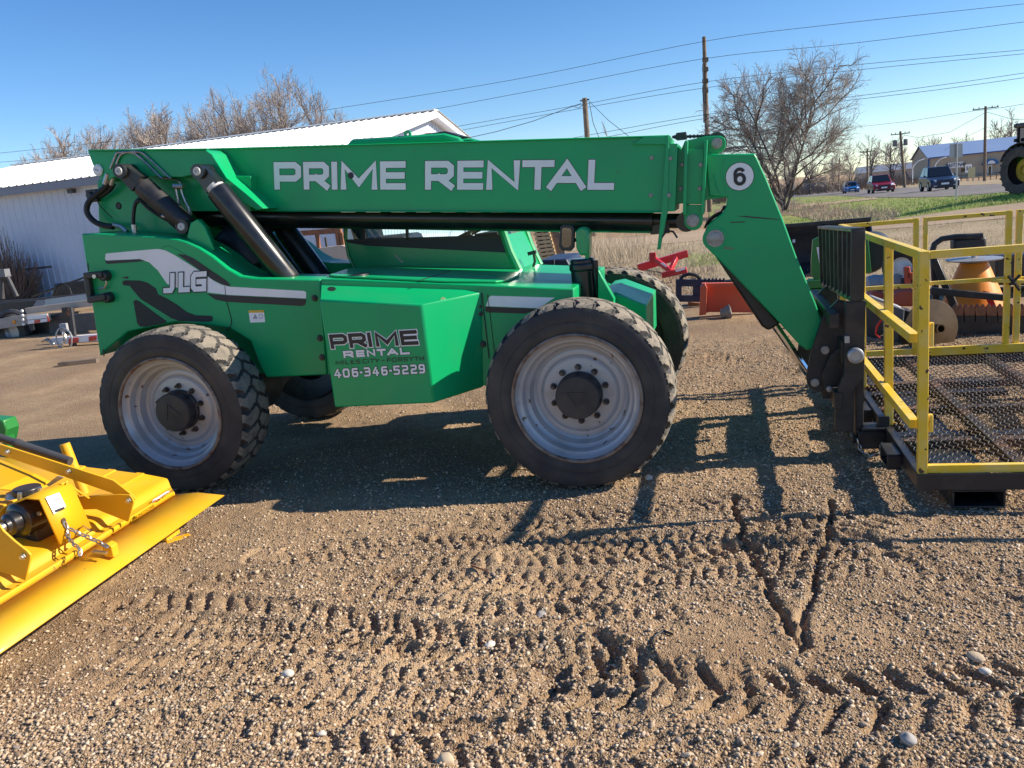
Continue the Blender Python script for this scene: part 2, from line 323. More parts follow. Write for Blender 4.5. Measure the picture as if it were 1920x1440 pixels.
def stroke(mb, pts, wd, fn, lift, m=0):
    """flat band of width wd along 2-D points; fn(u, v, lift) gives the 3-D point"""
    P = [Vector((p[0], p[1])) for p in pts]; n = len(P); L = []; Rr = []
    closed = (P[0]-P[-1]).length < 1e-6
    for i in range(n):
        a = P[i-1] if i > 0 else (P[-2] if closed else None); b = P[i+1] if i < n-1 else (P[1] if closed else None)
        d1 = (P[i]-a).normalized() if a is not None else None; d2 = (b-P[i]).normalized() if b is not None else None
        d1 = d1 or d2; d2 = d2 or d1
        n1 = Vector((-d1.y, d1.x)); n2 = Vector((-d2.y, d2.x)); k = (n1+n2).normalized(); s = 1/max(0.72, k.dot(n1))
        q = P[i]
        if a is None and not closed: q = q-d2*0
        L.append(q+k*(wd/2*s)); Rr.append(q-k*(wd/2*s))
    vs = [fn(p.x, p.y, lift) for p in L]+[fn(p.x, p.y, lift) for p in Rr]
    mb.add(vs, [(i+n, i+1+n, i+1, i) for i in range(n-1)], m)
def lettering(word, xs, hgt, thick, origin, ux, uy, out, lift0=0.0025, slant=0.0, grow=0.0):
    """xs: (left, width) of every glyph box along ux in metres; strokes keep inside the box"""
    mb = MB(); out = Vector(out); origin = Vector(origin); ux = Vector(ux); uy = Vector(uy); t = thick; k = 0
    fn = lambda u, v, l: origin+ux*(u+slant*v)+uy*v+out*l
    for ch, (x0, wd) in zip(word, xs):
        for st in GL[ch]:
            iw = max(wd-t, 0.0)
            pts = [(x0+t/2+p[0]*iw, (t/2+p[1]*(hgt-t))) for p in st]
            # strokes that end on the outline of the box get butt ends there
            def ext(a, b):
                d = Vector((a[0]-b[0], a[1]-b[1])); d.normalize(); return (a[0]+d.x*(t/2+grow), a[1]+d.y*(t/2+grow))
            if (pts[0][0]-pts[-1][0])**2+(pts[0][1]-pts[-1][1])**2 > 1e-9:
                pts = [ext(pts[0], pts[1])]+pts[1:-1]+[ext(pts[-1], pts[-2])]
            stroke(mb, pts, t+2*grow, fn, lift0+0.0002*(k % 3)); k += 1
    return mb
def font_mesh(text, size, shear=0.0, bold=0.0, spacing=1.0):
    cu = bpy.data.curves.new('lettering', 'FONT'); cu.body = text; cu.size = size; cu.shear = shear; cu.offset = bold; cu.align_x = 'CENTER'; cu.align_y = 'CENTER'; cu.space_character = spacing
    o = bpy.data.objects.new('lettering', cu); COL.objects.link(o)
    dg = bpy.context.evaluated_depsgraph_get(); me = o.evaluated_get(dg).to_mesh()
    vs = [v.co.copy() for v in me.vertices]; fs = [tuple(p.vertices) for p in me.polygons]
    o.evaluated_get(dg).to_mesh_clear(); bpy.data.objects.remove(o); bpy.data.curves.remove(cu)
    return vs, fs
def add_font(mb, text, size, origin, ux, uy, out, lift, m=0, **k):
    vs, fs = font_mesh(text, size, **k); origin = Vector(origin); ux = Vector(ux).normalized(); uy = Vector(uy).normalized(); out = Vector(out).normalized()
    mb.add([origin+ux*v.x+uy*v.y+out*lift for v in vs], fs, m)

# ================================================================== GROUND
def dirt_mat(name, c1, c2, peb=0.6, vs=55.0, bump=0.5, stones=None, nsc=1.3):
    g = bpy.data.materials.new(name); g.use_nodes = True; n = g.node_tree.nodes; L = g.node_tree.links; b = n['Principled BSDF']
    b.inputs['Roughness'].default_value = 0.95; b.inputs['Specular IOR Level'].default_value = 0.25
    geo = n.new('ShaderNodeNewGeometry'); P = geo.outputs['Position']
    def noise(s, d=6.0):
        t = n.new('ShaderNodeTexNoise'); t.inputs['Scale'].default_value = s; t.inputs['Detail'].default_value = d; L.new(P, t.inputs['Vector']); return t.outputs['Fac']
    def rng(src, a, c, lo=0.0, hi=1.0):
        r = n.new('ShaderNodeMapRange'); r.inputs[1].default_value = a; r.inputs[2].default_value = c; r.inputs[3].default_value = lo; r.inputs[4].default_value = hi; L.new(src, r.inputs[0]); return r.outputs[0]
    def mix(f, a, c):
        x = n.new('ShaderNodeMix'); x.data_type = 'RGBA'
        for k, s in ((0, f), (6, a), (7, c)):
            if isinstance(s, tuple): x.inputs[k].default_value = (*s, 1)
            elif isinstance(s, float): x.inputs[k].default_value = s
            else: L.new(s, x.inputs[k])
        return x.outputs[2]
    def math_(op, a, c):
        x = n.new('ShaderNodeMath'); x.operation = op
        for k, s in ((0, a), (1, c)):
            if isinstance(s, float): x.inputs[k].default_value = s
            else: L.new(s, x.inputs[k])
        return x.outputs[0]
    base = mix(rng(noise(nsc), 0.38, 0.64), c1, c2)
    dens = rng(noise(0.9, 4.0), 0.40, 0.58, 0.15, 1.0)
    base = mix(math_('MULTIPLY', dens, 0.55 if stones and vs > 50 else 0.0), base, tuple(k*0.55 for k in c2))
    base = mix(rng(noise(14.0), 0.35, 0.7, 0.0, 0.6), base, tuple(k*0.72 for k in c2))
    v = n.new('ShaderNodeTexVoronoi'); v.inputs['Scale'].default_value = vs; v.inputs['Randomness'].default_value = 1.0; L.new(P, v.inputs['Vector'])
    v2 = n.new('ShaderNodeTexVoronoi'); v2.inputs['Scale'].default_value = vs*2.1; L.new(P, v2.inputs['Vector'])
    sep = n.new('ShaderNodeSeparateColor'); L.new(v.outputs['Color'], sep.inputs[0])
    rp = n.new('ShaderNodeValToRGB'); e = rp.color_ramp.elements
    cols = stones or [(0.0, (0.16, 0.13, 0.11)), (0.3, (0.34, 0.25, 0.165)), (0.55, (0.46, 0.36, 0.25)), (0.75, (0.30, 0.27, 0.25)), (0.92, (0.58, 0.52, 0.44)), (1.0, (0.33, 0.17, 0.10))]
    e[0].position = cols[0][0]; e[0].color = (*cols[0][1], 1); e[1].position = cols[-1][0]; e[1].color = (*cols[-1][1], 1)
    for p, c in cols[1:-1]: k = e.new(p); k.color = (*c, 1)
    L.new(sep.outputs[0], rp.inputs[0])
    pm = math_('MULTIPLY', rng(v.outputs['Distance'], 0.5, 0.35), math_('LESS_THAN', sep.outputs[1], math_('MULTIPLY', dens, peb)))
    col = mix(pm, base, rp.outputs[0])
    L.new(col, b.inputs['Base Color'])
    hgt = math_('ADD', math_('MULTIPLY', pm, rng(v.outputs['Distance'], 0.6, 0.0)), math_('MULTIPLY', rng(v2.outputs['Distance'], 0.6, 0.0), 0.35))
    hgt = math_('ADD', hgt, math_('MULTIPLY', noise(40.0, 4.0), 0.8))
    bp = n.new('ShaderNodeBump'); bp.inputs['Strength'].default_value = bump; bp.inputs['Distance'].default_value = 0.016
    L.new(hgt, bp.inputs['Height']); L.new(bp.outputs[0], b.inputs['Normal'])
    return g
M['dirt'] = dirt_mat('gravel_yard', (0.53, 0.37, 0.22), (0.37, 0.24, 0.135), 0.8, 64, 1.0, stones=[(0.0, (0.20, 0.15, 0.11)), (0.3, (0.40, 0.28, 0.17)), (0.55, (0.50, 0.37, 0.24)), (0.75, (0.34, 0.28, 0.23)), (0.92, (0.60, 0.50, 0.38)), (1.0, (0.33, 0.18, 0.10))])
def axis_pts(a0, a1, st, left, right, g=1.07, mx=2.0):
    c = list(np.arange(a0, a1+1e-6, st))
    for sgn, lim in ((1, right), (-1, left)):
        s = st; p = c[-1] if sgn > 0 else c[0]; out = []
        while (p < lim) if sgn > 0 else (p > lim):
            s = min(s*g, mx if abs(p) < 190 else 500); g2 = g
            if abs(p) >= 190: s *= 1.4
            p += sgn*s; out.append(p)
        c = c+out if sgn > 0 else out[::-1]+c
    return np.array(c)
gx = axis_pts(-3.9, 3.1, 0.0125, -3500, 3500); gy = axis_pts(-3.15, 1.6, 0.0125, -60, 4500, 1.035)
GX, GY = np.meshgrid(gx, gy, indexing='xy'); GZ = H(GX, GY)
nx, ny = len(gx), len(gy)
def grid_mesh(name, X, Y, Z, m, smooth=True):
    r, c = X.shape; me = bpy.data.meshes.new(name); co = np.stack([X, Y, Z], -1).reshape(-1, 3).astype(np.float32)
    i = np.arange(r*c).reshape(r, c); q = np.stack([i[:-1, :-1], i[:-1, 1:], i[1:, 1:], i[1:, :-1]], -1).reshape(-1, 4)
    me.vertices.add(len(co)); me.vertices.foreach_set('co', co.ravel()); me.loops.add(q.size); me.loops.foreach_set('vertex_index', q.ravel().astype(np.int32))
    me.polygons.add(len(q)); me.polygons.foreach_set('loop_start', np.arange(0, q.size, 4, dtype=np.int32)); me.polygons.foreach_set('use_smooth', np.ones(len(q), bool)); me.update(); me.validate()
    me.materials.append(m); o = bpy.data.objects.new(name, me); COL.objects.link(o); return o
g_o = grid_mesh('ground', GX, GY, GZ, M['dirt']); tag(g_o, kind='structure', label='tan gravel yard with tyre tracks', cat='ground')
def lerp_line(pts, n):
    P = np.array(pts, float); s = np.concatenate([[0], np.cumsum(np.hypot(*np.diff(P, axis=0).T))]); t = np.linspace(0, s[-1], n)
    return np.stack([np.interp(t, s, P[:, 0]), np.interp(t, s, P[:, 1])], -1)
def drape(name, far, near, m, dz, nu=60, nv=14, label=None, cat=None):
    A = lerp_line(far, nu); B = lerp_line(near, nu); X = np.zeros((nv, nu)); Y = X.copy()
    for j in range(nv):
        for i in range(nu):
            p = A[i]*(1-j/(nv-1))+B[i]*j/(nv-1); q = gnd(p[0], p[1]); X[j, i] = q.x; Y[j, i] = q.y
    o = grid_mesh(name, X[::-1], Y[::-1], hbase(X[::-1], Y[::-1])+dz, m)
    return tag(o, label, cat, kind='structure')
M['asphalt'] = dirt_mat('asphalt', (0.22, 0.205, 0.20), (0.17, 0.16, 0.155), 0.2, 30, 0.2, nsc=0.2)
M['lane'] = dirt_mat('lane_gravel', (0.43, 0.325, 0.22), (0.36, 0.265, 0.18), 0.4, 20, 0.4, nsc=0.4)
M['grassbase'] = dirt_mat('grass_soil', (0.19, 0.25, 0.055), (0.27, 0.26, 0.09), 0.15, 9, 0.5, stones=[(0, (0.19, 0.25, 0.06)), (0.5, (0.25, 0.28, 0.08)), (1.0, (0.36, 0.31, 0.17))], nsc=0.5)
M['litter'] = dirt_mat('leaf_litter', (0.27, 0.20, 0.13), (0.17, 0.115, 0.075), 0.7, 14, 0.9, stones=[(0, (0.15, 0.10, 0.065)), (0.5, (0.34, 0.26, 0.18)), (1.0, (0.26, 0.18, 0.11))], nsc=0.7)
M['drygrass'] = dirt_mat('dry_grass_soil', (0.43, 0.34, 0.22), (0.32, 0.25, 0.15), 0.5, 16, 0.8, stones=[(0, (0.2, 0.155, 0.1)), (0.5, (0.38, 0.31, 0.22)), (1.0, (0.28, 0.22, 0.14))], nsc=0.6)
drape('road', [(1330, 368), (1560, 359), (1616, 356), (1723, 351), (1877, 346), (1990, 342)], [(1330, 378), (1560, 367), (1644, 371.5), (1716, 371.5), (1793, 369.5), (1877, 363), (1990, 357)], M['asphalt'], 0.05, 90, 8, 'grey asphalt highway beyond the grass', 'road')
drape('verge', [(1330, 378), (1480, 371), (1560, 367), (1644, 371.5), (1716, 371.5), (1793, 369.5), (1877, 363), (1990, 357)], [(1330, 432), (1480, 431), (1560, 427), (1640, 419), (1700, 410), (1800, 396), (1920, 382), (1990, 374)], M['grassbase'], 0.03, 110, 24, 'green spring grass verge beside the highway', 'grass verge')
drape('ditch', [(1340, 385), (1480, 380), (1545, 388), (1620, 398), (1660, 401)], [(1340, 424), (1480, 404), (1560, 420), (1620, 418), (1660, 409)], M['litter'], 0.045, 50, 14, 'ditch filled with brown leaf litter', 'ditch')
drape('sidewalk', [(1500, 384), (1560, 380), (1600, 375), (1640, 371)], [(1500, 389), (1560, 384), (1605, 379), (1648, 374)], M['lane'], 0.055, 30, 4, 'pale strip of path crossing the grass', 'path')
drape('lane', [(700, 470), (1060, 452), (1200, 446), (1330, 432), (1480, 431), (1560, 427), (1640, 419), (1700, 410), (1800, 396), (1920, 382), (1990, 374)], [(700, 492), (1060, 474), (1200, 463), (1330, 452), (1480, 443), (1600, 436), (1700, 429), (1800, 419), (1920, 409), (1990, 402)], M['lane'], 0.04, 110, 10, 'tan gravel lane curving up to the highway', 'lane')
drape('weed_ground', [(1010, 477), (1060, 474), (1200, 463), (1330, 452), (1480, 443), (1600, 436), (1700, 429), (1800, 419), (1920, 409), (1990, 402)], [(1010, 500), (1060, 500), (1200, 505), (1330, 528), (1480, 535), (1600, 540), (1700, 545), (1800, 545), (1920, 545), (1990, 540)], M['drygrass'], 0.03, 90, 20, 'strip of dry weedy soil behind the machines', 'soil')
drape('far_verge', [(1330, 364), (1560, 353), (1723, 344), (1990, 334)], [(1330, 368), (1560, 359.3), (1723, 351.3), (1990, 342.3)], M['drygrass'], 0.06, 40, 4, 'dry grass verge on the far side of the highway', 'grass verge')

# ---- loose pebbles lying on the yard (far too many to count)
ico_me = bpy.data.meshes.new('tmp')
import bmesh
def ico(sub):
    b = bmesh.new(); bmesh.ops.create_icosphere(b, subdivisions=sub, radius=1.0); v = np.array([x.co[:] for x in b.verts]); f = np.array([[x.index for x in p.verts] for p in b.faces]); b.free(); return v, f
def pebbles(name, N, sub, smin, smax, pw, region, seed, dens=True, col_bias=0.0):
    rs = np.random.RandomState(seed); x0, x1, y0, y1 = region
    n = N*4; x = rs.uniform(x0, x1, n); y = y0+(y1-y0)*rs.rand(n)**1.6
    # keep only what the frame can see (with a margin)
    d = np.stack([x, y, 0*x], -1)-np.array(CAM_LOC); zc = d@np.array(cF); u = d@np.array(cR)/zc*FPX; ok = (np.abs(u) < 1450) & (zc > 0.5)
    if dens:
        k = sstep(0.36, 0.62, vnoise(x, y, 0.9, 33, 44))*0.75+0.25*sstep(0.4, 0.6, vnoise(x, y, 3.1, 13, 4)); k = np.maximum(k, sstep(1.2, 2.6, x-0.3*y)); k = np.maximum(k, sstep(-2.2, -2.7, y)*0.9)
        ok &= rs.rand(n) < 0.07+0.93*k
    x = x[ok][:N]; y = y[ok][:N]; n = len(x)
    s = smin+(smax-smin)*rs.rand(n)**pw
    v, f = ico(sub); nv = len(v)
    a = rs.uniform(0, 2*np.pi, n); ca, sa = np.cos(a), np.sin(a); sh = np.stack([s*rs.uniform(.9, 1.35, n), s*rs.uniform(.7, 1.0, n), s*rs.uniform(.45, .75, n)], -1)
    P = v[None]*sh[:, None]*(1+0.16*rs.randn(n, nv, 1).clip(-1.5, 1.5))
    tilt = rs.uniform(-.35, .35, (n, 1)); P[..., 2] += tilt*P[..., 0]
    X = P[..., 0]*ca[:, None]-P[..., 1]*sa[:, None]+x[:, None]; Y = P[..., 0]*sa[:, None]+P[..., 1]*ca[:, None]+y[:, None]
    Z = P[..., 2]+(H(x, y)+sh[:, 2]*rs.uniform(0.1, .75, n))[:, None]
    co = np.stack([X, Y, Z], -1).reshape(-1, 3).astype(np.float32); F = (f[None]+np.arange(n)[:, None, None]*nv).reshape(-1, 3)
    me = bpy.data.meshes.new(name); me.vertices.add(len(co)); me.vertices.foreach_set('co', co.ravel()); me.loops.add(F.size); me.loops.foreach_set('vertex_index', F.ravel().astype(np.int32))
    me.polygons.add(len(F)); me.polygons.foreach_set('loop_start', np.arange(0, F.size, 3, dtype=np.int32)); me.polygons.foreach_set('use_smooth', np.ones(len(F), bool)); me.update()
    at_ = me.attributes.new('tone', 'FLOAT', 'POINT'); at_.data.foreach_set('value', np.repeat((rs.rand(n)*(1-col_bias)+col_bias).astype(np.float32), nv))
    me.materials.append(M['pebble']); o = bpy.data.objects.new(name, me); COL.objects.link(o); return o
pm_ = bpy.data.materials.new('pebble'); pm_.use_nodes = True; n_ = pm_.node_tree.nodes; l_ = pm_.node_tree.links
ta = n_.new('ShaderNodeAttribute'); ta.attribute_name = 'tone'; rp = n_.new('ShaderNodeValToRGB'); e = rp.color_ramp.elements; rp.color_ramp.interpolation = 'LINEAR'
for k, (p, c) in enumerate([(0, (0.12, 0.085, 0.06)), (0.2, (0.37, 0.255, 0.155)), (0.5, (0.48, 0.345, 0.215)), (0.62, (0.25, 0.20, 0.16)), (0.80, (0.54, 0.40, 0.26)), (0.965, (0.62, 0.51, 0.38)), (1.0, (0.38, 0.20, 0.11))]):
    q = e[0] if k == 0 else e[1] if k == 1 else e.new(p); q.position = p; q.color = (*c, 1)
l_.new(ta.outputs['Fac'], rp.inputs[0]); l_.new(rp.outputs[0], n_['Principled BSDF'].inputs['Base Color']); n_['Principled BSDF'].inputs['Roughness'].default_value = 0.8
M['pebble'] = pm_
REG = (-4.2, 5.4, -3.1, 5.5)
tag(pebbles('gravel', 160000, 1, 0.0030, 0.0108, 2.0, REG, 3), 'small tan and grey pebbles strewn over the yard', 'gravel', kind='stuff')
tag(pebbles('coarse_gravel', 1700, 2, 0.009, 0.017, 4.0, REG, 5), 'larger rounded pebbles lying among the gravel', 'gravel', kind='stuff')
def stone(px, py, r, label, colr, seed, flat=0.7):
    p = gnd(px, py); rs = np.random.RandomState(seed); v, f = ico(3); d = 1+0.10*np.sin(v@rs.randn(3)*2+1)+0.06*np.sin(v@rs.randn(3)*4); mb = MB()
    z0 = float(H(p.x, p.y)); base = Vector((p.x, p.y, z0)); a = rs.rand()*6
    vs = [(p.x+r*(q[0]*math.cos(a)-q[1]*.75*math.sin(a)), p.y+r*(q[0]*math.sin(a)+q[1]*.75*math.cos(a)), z0+r*flat*0.55+r*flat*q[2]*.8) for q in v*d[:, None]]
    mb.add(vs, [tuple(int(k) for k in t) for t in f]); o = mb.build('stone', colr, origin=base, sharp=80); return tag(o, label, 'stone', 'single stones lying on the gravel')
M['st_w'] = mat('pale_stone', (0.62, 0.57, 0.49), 0.8, col2=(0.5, 0.44, 0.36), sc2=30, amt=0.6); M['st_g'] = mat('grey_stone', (0.36, 0.335, 0.31), 0.8, col2=(0.26, 0.24, 0.22), sc2=30, amt=0.6); M['st_t'] = mat('tan_stone', (0.52, 0.40, 0.27), 0.8, col2=(0.4, 0.3, 0.2), sc2=30, amt=0.6)
stone(541, 1268, 0.030, 'flat pale oval stone alone on bare dirt left of the photo centre', M['st_w'], 1, 0.6)
stone(918, 1201, 0.028, 'white oval stone amid dark pebbles below the front wheel', M['st_w'], 2, 0.6)
stone(836, 1432, 0.036, 'rounded tan stone at the bottom edge of the photo', M['st_t'], 3, 0.8)
stone(1014, 1143, 0.034, 'grey stone below the front tyre, half sunk in dirt', M['st_g'], 4, 0.6)
stone(1703, 1388, 0.032, 'dark grey wedge of stone beside the deepest tread prints', M['st_g'], 5, 0.9)
stone(1830, 1232, 0.036, 'long flat orange tan stone near the right edge', M['st_t'], 6, 0.4)
stone(1216, 898, 0.035, 'pale stone touching the foot of the front tyre', M['st_w'], 7, 0.7)
stone(603, 1376, 0.018, 'small bright white chip of stone on bare dirt', M['st_w'], 8, 0.8)
stone(1847, 1254, 0.022, 'small white stone just below the long flat tan one', M['st_w'], 9, 0.7)
mb = MB(); pts = [(1228, 1196), (1222, 1207), (1226, 1222), (1234, 1235), (1243, 1243)]
mb.tube([Vector((q.x, q.y, float(H(q.x, q.y))+0.008)) for q in [gnd(1262, 1193), gnd(1244, 1188)]+[gnd(*p) for p in pts]], 0.006, 6)
o = mb.build('hose_scrap', M['hose'], origin=gnd(1228, 1215)); tag(o, 'curved scrap of black hose lying on the gravel', 'hose')
mb = MB(); a = gnd(885, 1066); b_ = gnd(915, 1074); mb.tube([(a.x, a.y, float(H(a.x, a.y))+.01), (b_.x, b_.y, float(H(b_.x, b_.y))+.012)], [.006, .004], 6)
tag(mb.build('stick', M['rust'], origin=a), 'short brown stick lying on the tyre marks', 'stick')

# ================================================================== TELEHANDLER
TH = thing('telehandler', (-1.5, 1.25, 0), 'green telehandler with lowered boom and big wheels on the gravel yard', 'telehandler')
def yp(Y, *px): return [at(a, b, y=Y) for a, b in px]
def plate(name, px, Y, th, m, parent=TH, bevel=0.006, **k):
    return MB().prism(yp(Y, *px), th).build(name, m, parent, bevel, **k)
# ---- wheels
TW, TR = 0.40, 0.635
def tyre_mesh():
    mb = MB(); na, nw = 420, 25; NB = 30
    side = [(.400, .06), (.424, .030), (.436, .012), (.46, .003), (.50, .0), (.508, .0035), (.513, .0), (.55, .001), (.585, .006), (.603, .014)]
    mb.lathe([(r, y) for r, y in side], n=96, m=0); mb.lathe([(r, TW-y) for r, y in side[::-1]], n=96, m=0)
    us = np.linspace(-1, 1, nw); th = np.arange(na)*2*np.pi/na; vs = []; dep_ = np.zeros((na, nw))
    tri = lambda t: 2*abs((t % 1.0)-0.5)
    for i in range(na):
        for j in range(nw):
            u = us[j]; s = i/na*NB; s2 = s+(0.5 if u > 0 else 0)
            zig = 0.35*tri(abs(u)*1.15+.25)
            g = abs(((s2+zig) % 1.0)-0.5)
            d = 0.0
            if g < 0.058: d = 0.016
            if abs(u-0.16*(tri(s)-0.5)*2) < 0.042: d = 0.014
            if abs(u) > 0.72 and g < 0.16: d = 0.026
            if abs(u) > 0.72 and abs(((s2+zig+.5) % 1.0)-0.5) < .06: d = max(d, .008)
            crown = 0.022*abs(u)**3.2+(0.010 if abs(u) > .97 else 0)
            dep_[i, j] = d; r = TR-crown-d
            vs.append((r*math.cos(th[i]), TW/2+u*(TW/2-.010), r*math.sin(th[i])))
    fs = []; ms = []
    for i in range(na):
        for j in range(nw-1):
            a = i*nw+j; b = ((i+1) % na)*nw+j; fs.append((a, a+1, b+1, b)); i2 = (i+1) % na
            ms.append(1 if max(dep_[i, j], dep_[i, j+1], dep_[i2, j], dep_[i2, j+1]) < 0.009 else 0)
    b0 = len(mb.V); mb.V += vs; mb.F += [tuple(k+b0 for k in f) for f in fs]; mb.M += ms
    # shoulder ring that closes wall and tread
    for yy, uj, sg in ((.014, 0, 1), (TW-.014, nw-1, -1)):
        n = na; b0 = len(mb.V); mb.V += [(.603*math.cos(t), yy, .603*math.sin(t)) for t in th]+[vs[i*nw+uj] for i in range(na)]
        mb.F += [((i, i+n, (i+1) % n+n, (i+1) % n) if sg > 0 else (i, (i+1) % n, (i+1) % n+n, i+n)) for i in range(n)] if False else [tuple(b0+k for k in ((i, i+n, (i+1) % n+n, (i+1) % n)))[::sg] for i in range(n)]; mb.M += [0]*n
    return mb
tm = tyre_mesh()
rimp = [(.424, .045), (.436, .018), (.434, .000), (.424, -.007), (.415, .000), (.411, .016), (.398, .040), (.386, .052), (.374, .056), (.366, .075), (.362, .105), (.350, .118), (.338, .122), (.330, .140), (.318, .170), (.300, .180), (.290, .176), (.268, .178), (.256, .168), (.246, .160), (.236, .158), (.0, .158)]
def make_wheel(origin, turn):
    wh = MB().lathe([(0, .165), (.24, .165), (.24, .30), (.36, .33), (.41, .385), (.42, .37)], n=48).lathe([(.12, .30), (.12, .62), (0, .62)], n=24)
    w_ = wh.build('wheel', M['hub'], TH, origin=None)
    w_.location = Vector(origin)-TH.location; w_.rotation_euler = (0, 0, turn)
    me = w_.data
    return w_
def sub(mb, name, mats, parent, bevel=0, sharp=35):
    o = mb.build(name, mats, None, bevel, sharp, origin=(0, 0, 0)); o.parent = parent; o.location = (0, 0, 0); return o
WH = MB().lathe([(0, .165), (.24, .165), (.24, .30), (.36, .33), (.41, .385), (.42, .37)], n=48).lathe([(.12, .30), (.12, .62), (0, .62)], n=24)
w0 = WH.build('wheel', M['hub'], None, origin=(0, 0, 0)); w0.parent = TH
ty = sub(tm, 'tyre', [M['rubber'], M['tread']], w0, sharp=28)
rm = sub(MB().lathe(rimp[:6], n=96, m=1).lathe(rimp[5:], n=96, m=0), 'rim', [M['rim'], M['rim_rust']], w0, sharp=30)
hc = MB().lathe([(.156, .158), (.156, .135), (.147, .128), (.147, .050), (.140, .040), (.09, .036), (0, .036)], n=48)
for k in range(3):
    a = k*2.094+.5; b = a+2.094; hc.bar((.075*math.cos(a), .035, .075*math.sin(a)), (.075*math.cos(b), .035, .075*math.sin(b)), .004, .006, up=(0, 1, 0))
hubc = sub(hc, 'hub_cap', M['hub'], w0, sharp=30)
for k in range(10):
    a = k*math.pi/5+.3; mb = MB(); c = Vector((.184*math.cos(a), 0, .184*math.sin(a)))
    mb.cyl(c+Vector((0, .158, 0)), c+Vector((0, .146, 0)), .022, n=12); mb.cyl(c+Vector((0, .146, 0)), c+Vector((0, .118, 0)), .0155, .0145, n=6); mb.cyl(c+Vector((0, .118, 0)), c+Vector((0, .104, 0)), .009, n=8)
    sub(mb, 'lug_nut', M['nut'], w0, sharp=30)
# a worn moulded word high on the front sidewall
wheels = [w0]
spots = [((0, 0, TR-.008), 0, .0, 0), ((-3.0745, 0, TR-.008), 0, .7, 0), ((0.0, 2.52, TR-.008), math.pi, .3, 0), ((-3.0745, 2.52, TR-.008), math.pi, 1.1, 0)]
for i, (p, tz, spin, st) in enumerate(spots):
    o = w0 if i == 0 else copy_tree(w0, TH)
    o.location = Vector(p)-TH.location; o.rotation_euler = (0, spin, tz)
mb = MB()
for ch, an in (('T', 1.20), ('M', 1.30), ('H', 1.40)):
    ur = Vector((math.cos(an), 0, math.sin(an))); ut = Vector((math.sin(an), 0, -math.cos(an)))
    mb2 = lettering(ch, [(-.020, .040)], .042, .010, Vector((0, -.0005, 0))+ur*.535, ut, ur, (0, -1, 0), 0.0015); mb.add(mb2.V, mb2.F)
o = sub(mb, 'lettering', M['rubber'], w0)
# ---- axles
for x in (0, -3.0745):
    mb = MB(); mb.tube([(x, .35, TR), (x, .75, TR-.02), (x, 1.0, TR-.04), (x, 1.26, TR-.05), (x, 1.5, TR-.04), (x, 1.77, TR-.02), (x, 2.17, TR)], [.13, .11, .14, .24, .14, .11, .13], 18)
    mb.build('axle', M['darkgrey'], TH)
# ---- rear body: two flanks and the floor between them
flank = [(152, 438), (190, 437.5), (290, 443), (333, 448), (349, 453), (373, 464), (398, 480), (426, 503), (450, 517), (478, 521.5), (600, 523.5), (613, 703), (499, 708), (489, 690), (470, 640), (430, 615), (330, 604), (240, 622), (200, 655), (187, 668)]
P45 = yp(.45, *flank)
body = MB(); body.prism(P45, .36); body.prism([p+Vector((0, 1.28, 0)) for p in P45], .34)
body.prism([(-4.02, .81, .95), (-4.02, .81, 1.93), (-3.95, .81, 1.95), (-3.6, .81, 1.3), (-2.0, .81, 1.25), (-2.0, .81, .7), (-3.7, .81, .8)], .92)
body.build('rear_body', M['green'], TH, .012)
# ---- front frame and hood (slightly lower towards the nose)
fr = MB()
fr.prism(yp(.45, (601, 523), (1076, 541), (1078, 640), (1000, 690), (915, 724), (614, 703)), 1.62)
fr.prism(yp(.62, (1074, 560), (1074, 700), (1180, 700), (1180, 600)), 1.3)
fr.build('front_frame', M['green'], TH, .010)
# engine hood lid with rounded front corner, proud of the frame top
def top(px, py, up=0.0):
    # the hood top is the plane through the frame's top edge, level across the machine
    a = at(601, 523, y=.45); b = at(1076, 541, y=.45); n = Vector((b.x-a.x, 0, b.z-a.z)).cross(Vector((0, 1, 0)))
    d = ray(px, py); t = (a-CAM_LOC).dot(n)/d.dot(n); p = CAM_LOC+d*t; return p+Vector((0, 0, up))
lid = [(617, 519.5), (628, 521), (835, 531), (930, 531.5), (952, 529), (972, 520), (976, 514.5), (842, 511), (668, 505.5), (650, 508)]
hood = MB().prism([top(*p, .018) for p in lid], Vector((0, 0, -.014)))
hood.build('hood', M['green'], TH, .004)
MB().prism([top(*p, .0205) for p in [(785, 531), (843, 513), (845, 513), (788, 531)]], Vector((0, 0, -.002))).build('hood_seam', M['black_vinyl'], TH)
MB().lathe([(0, .022), (.10, .022), (.105, .0)], c=top(668, 519.5), axis=(0, 0, 1), n=28).build('filler_recess', M['black'], TH)
# ---- tank box with sloped top and angled front face
TB = {'tl': at(598, 562, y=.08), 'tr': at(790.5, 571, y=.08), 'br': at(813, 756, y=.08), 'bl': at(627, 764.5, y=.08),
      'ul': at(600, 534, y=.449), 'ur': at(872, 543, y=.449), 'fr': at(903, 548.5, y=.449), 'fb': at(906, 726, y=.449)}
t = TB; bl2 = Vector((t['bl'].x, .449, t['bl'].z))
bx = MB()
vs = [t['tl'], t['tr'], t['br'], t['bl'], t['ul'], t['ur'], t['fr'], t['fb'], bl2, Vector((t['tl'].x, .449, t['tl'].z))]
bx.add(vs, [(0, 3, 2, 1), (0, 1, 5, 4), (1, 2, 7, 6), (1, 6, 5), (3, 8, 7, 2), (0, 4, 9), (0, 9, 8, 3)])
tank = bx.build('tank_box', M['green'], TH, .013, sharp=20)
def tri_pt(a, b, c, px, py, out):
    n = (b-a).cross(c-a).normalized(); d = ray(px, py); p = CAM_LOC+d*((a-CAM_LOC).dot(n)/d.dot(n))
    if n.dot(CAM_LOC-p) < 0: n = -n
    return p+n*out, n
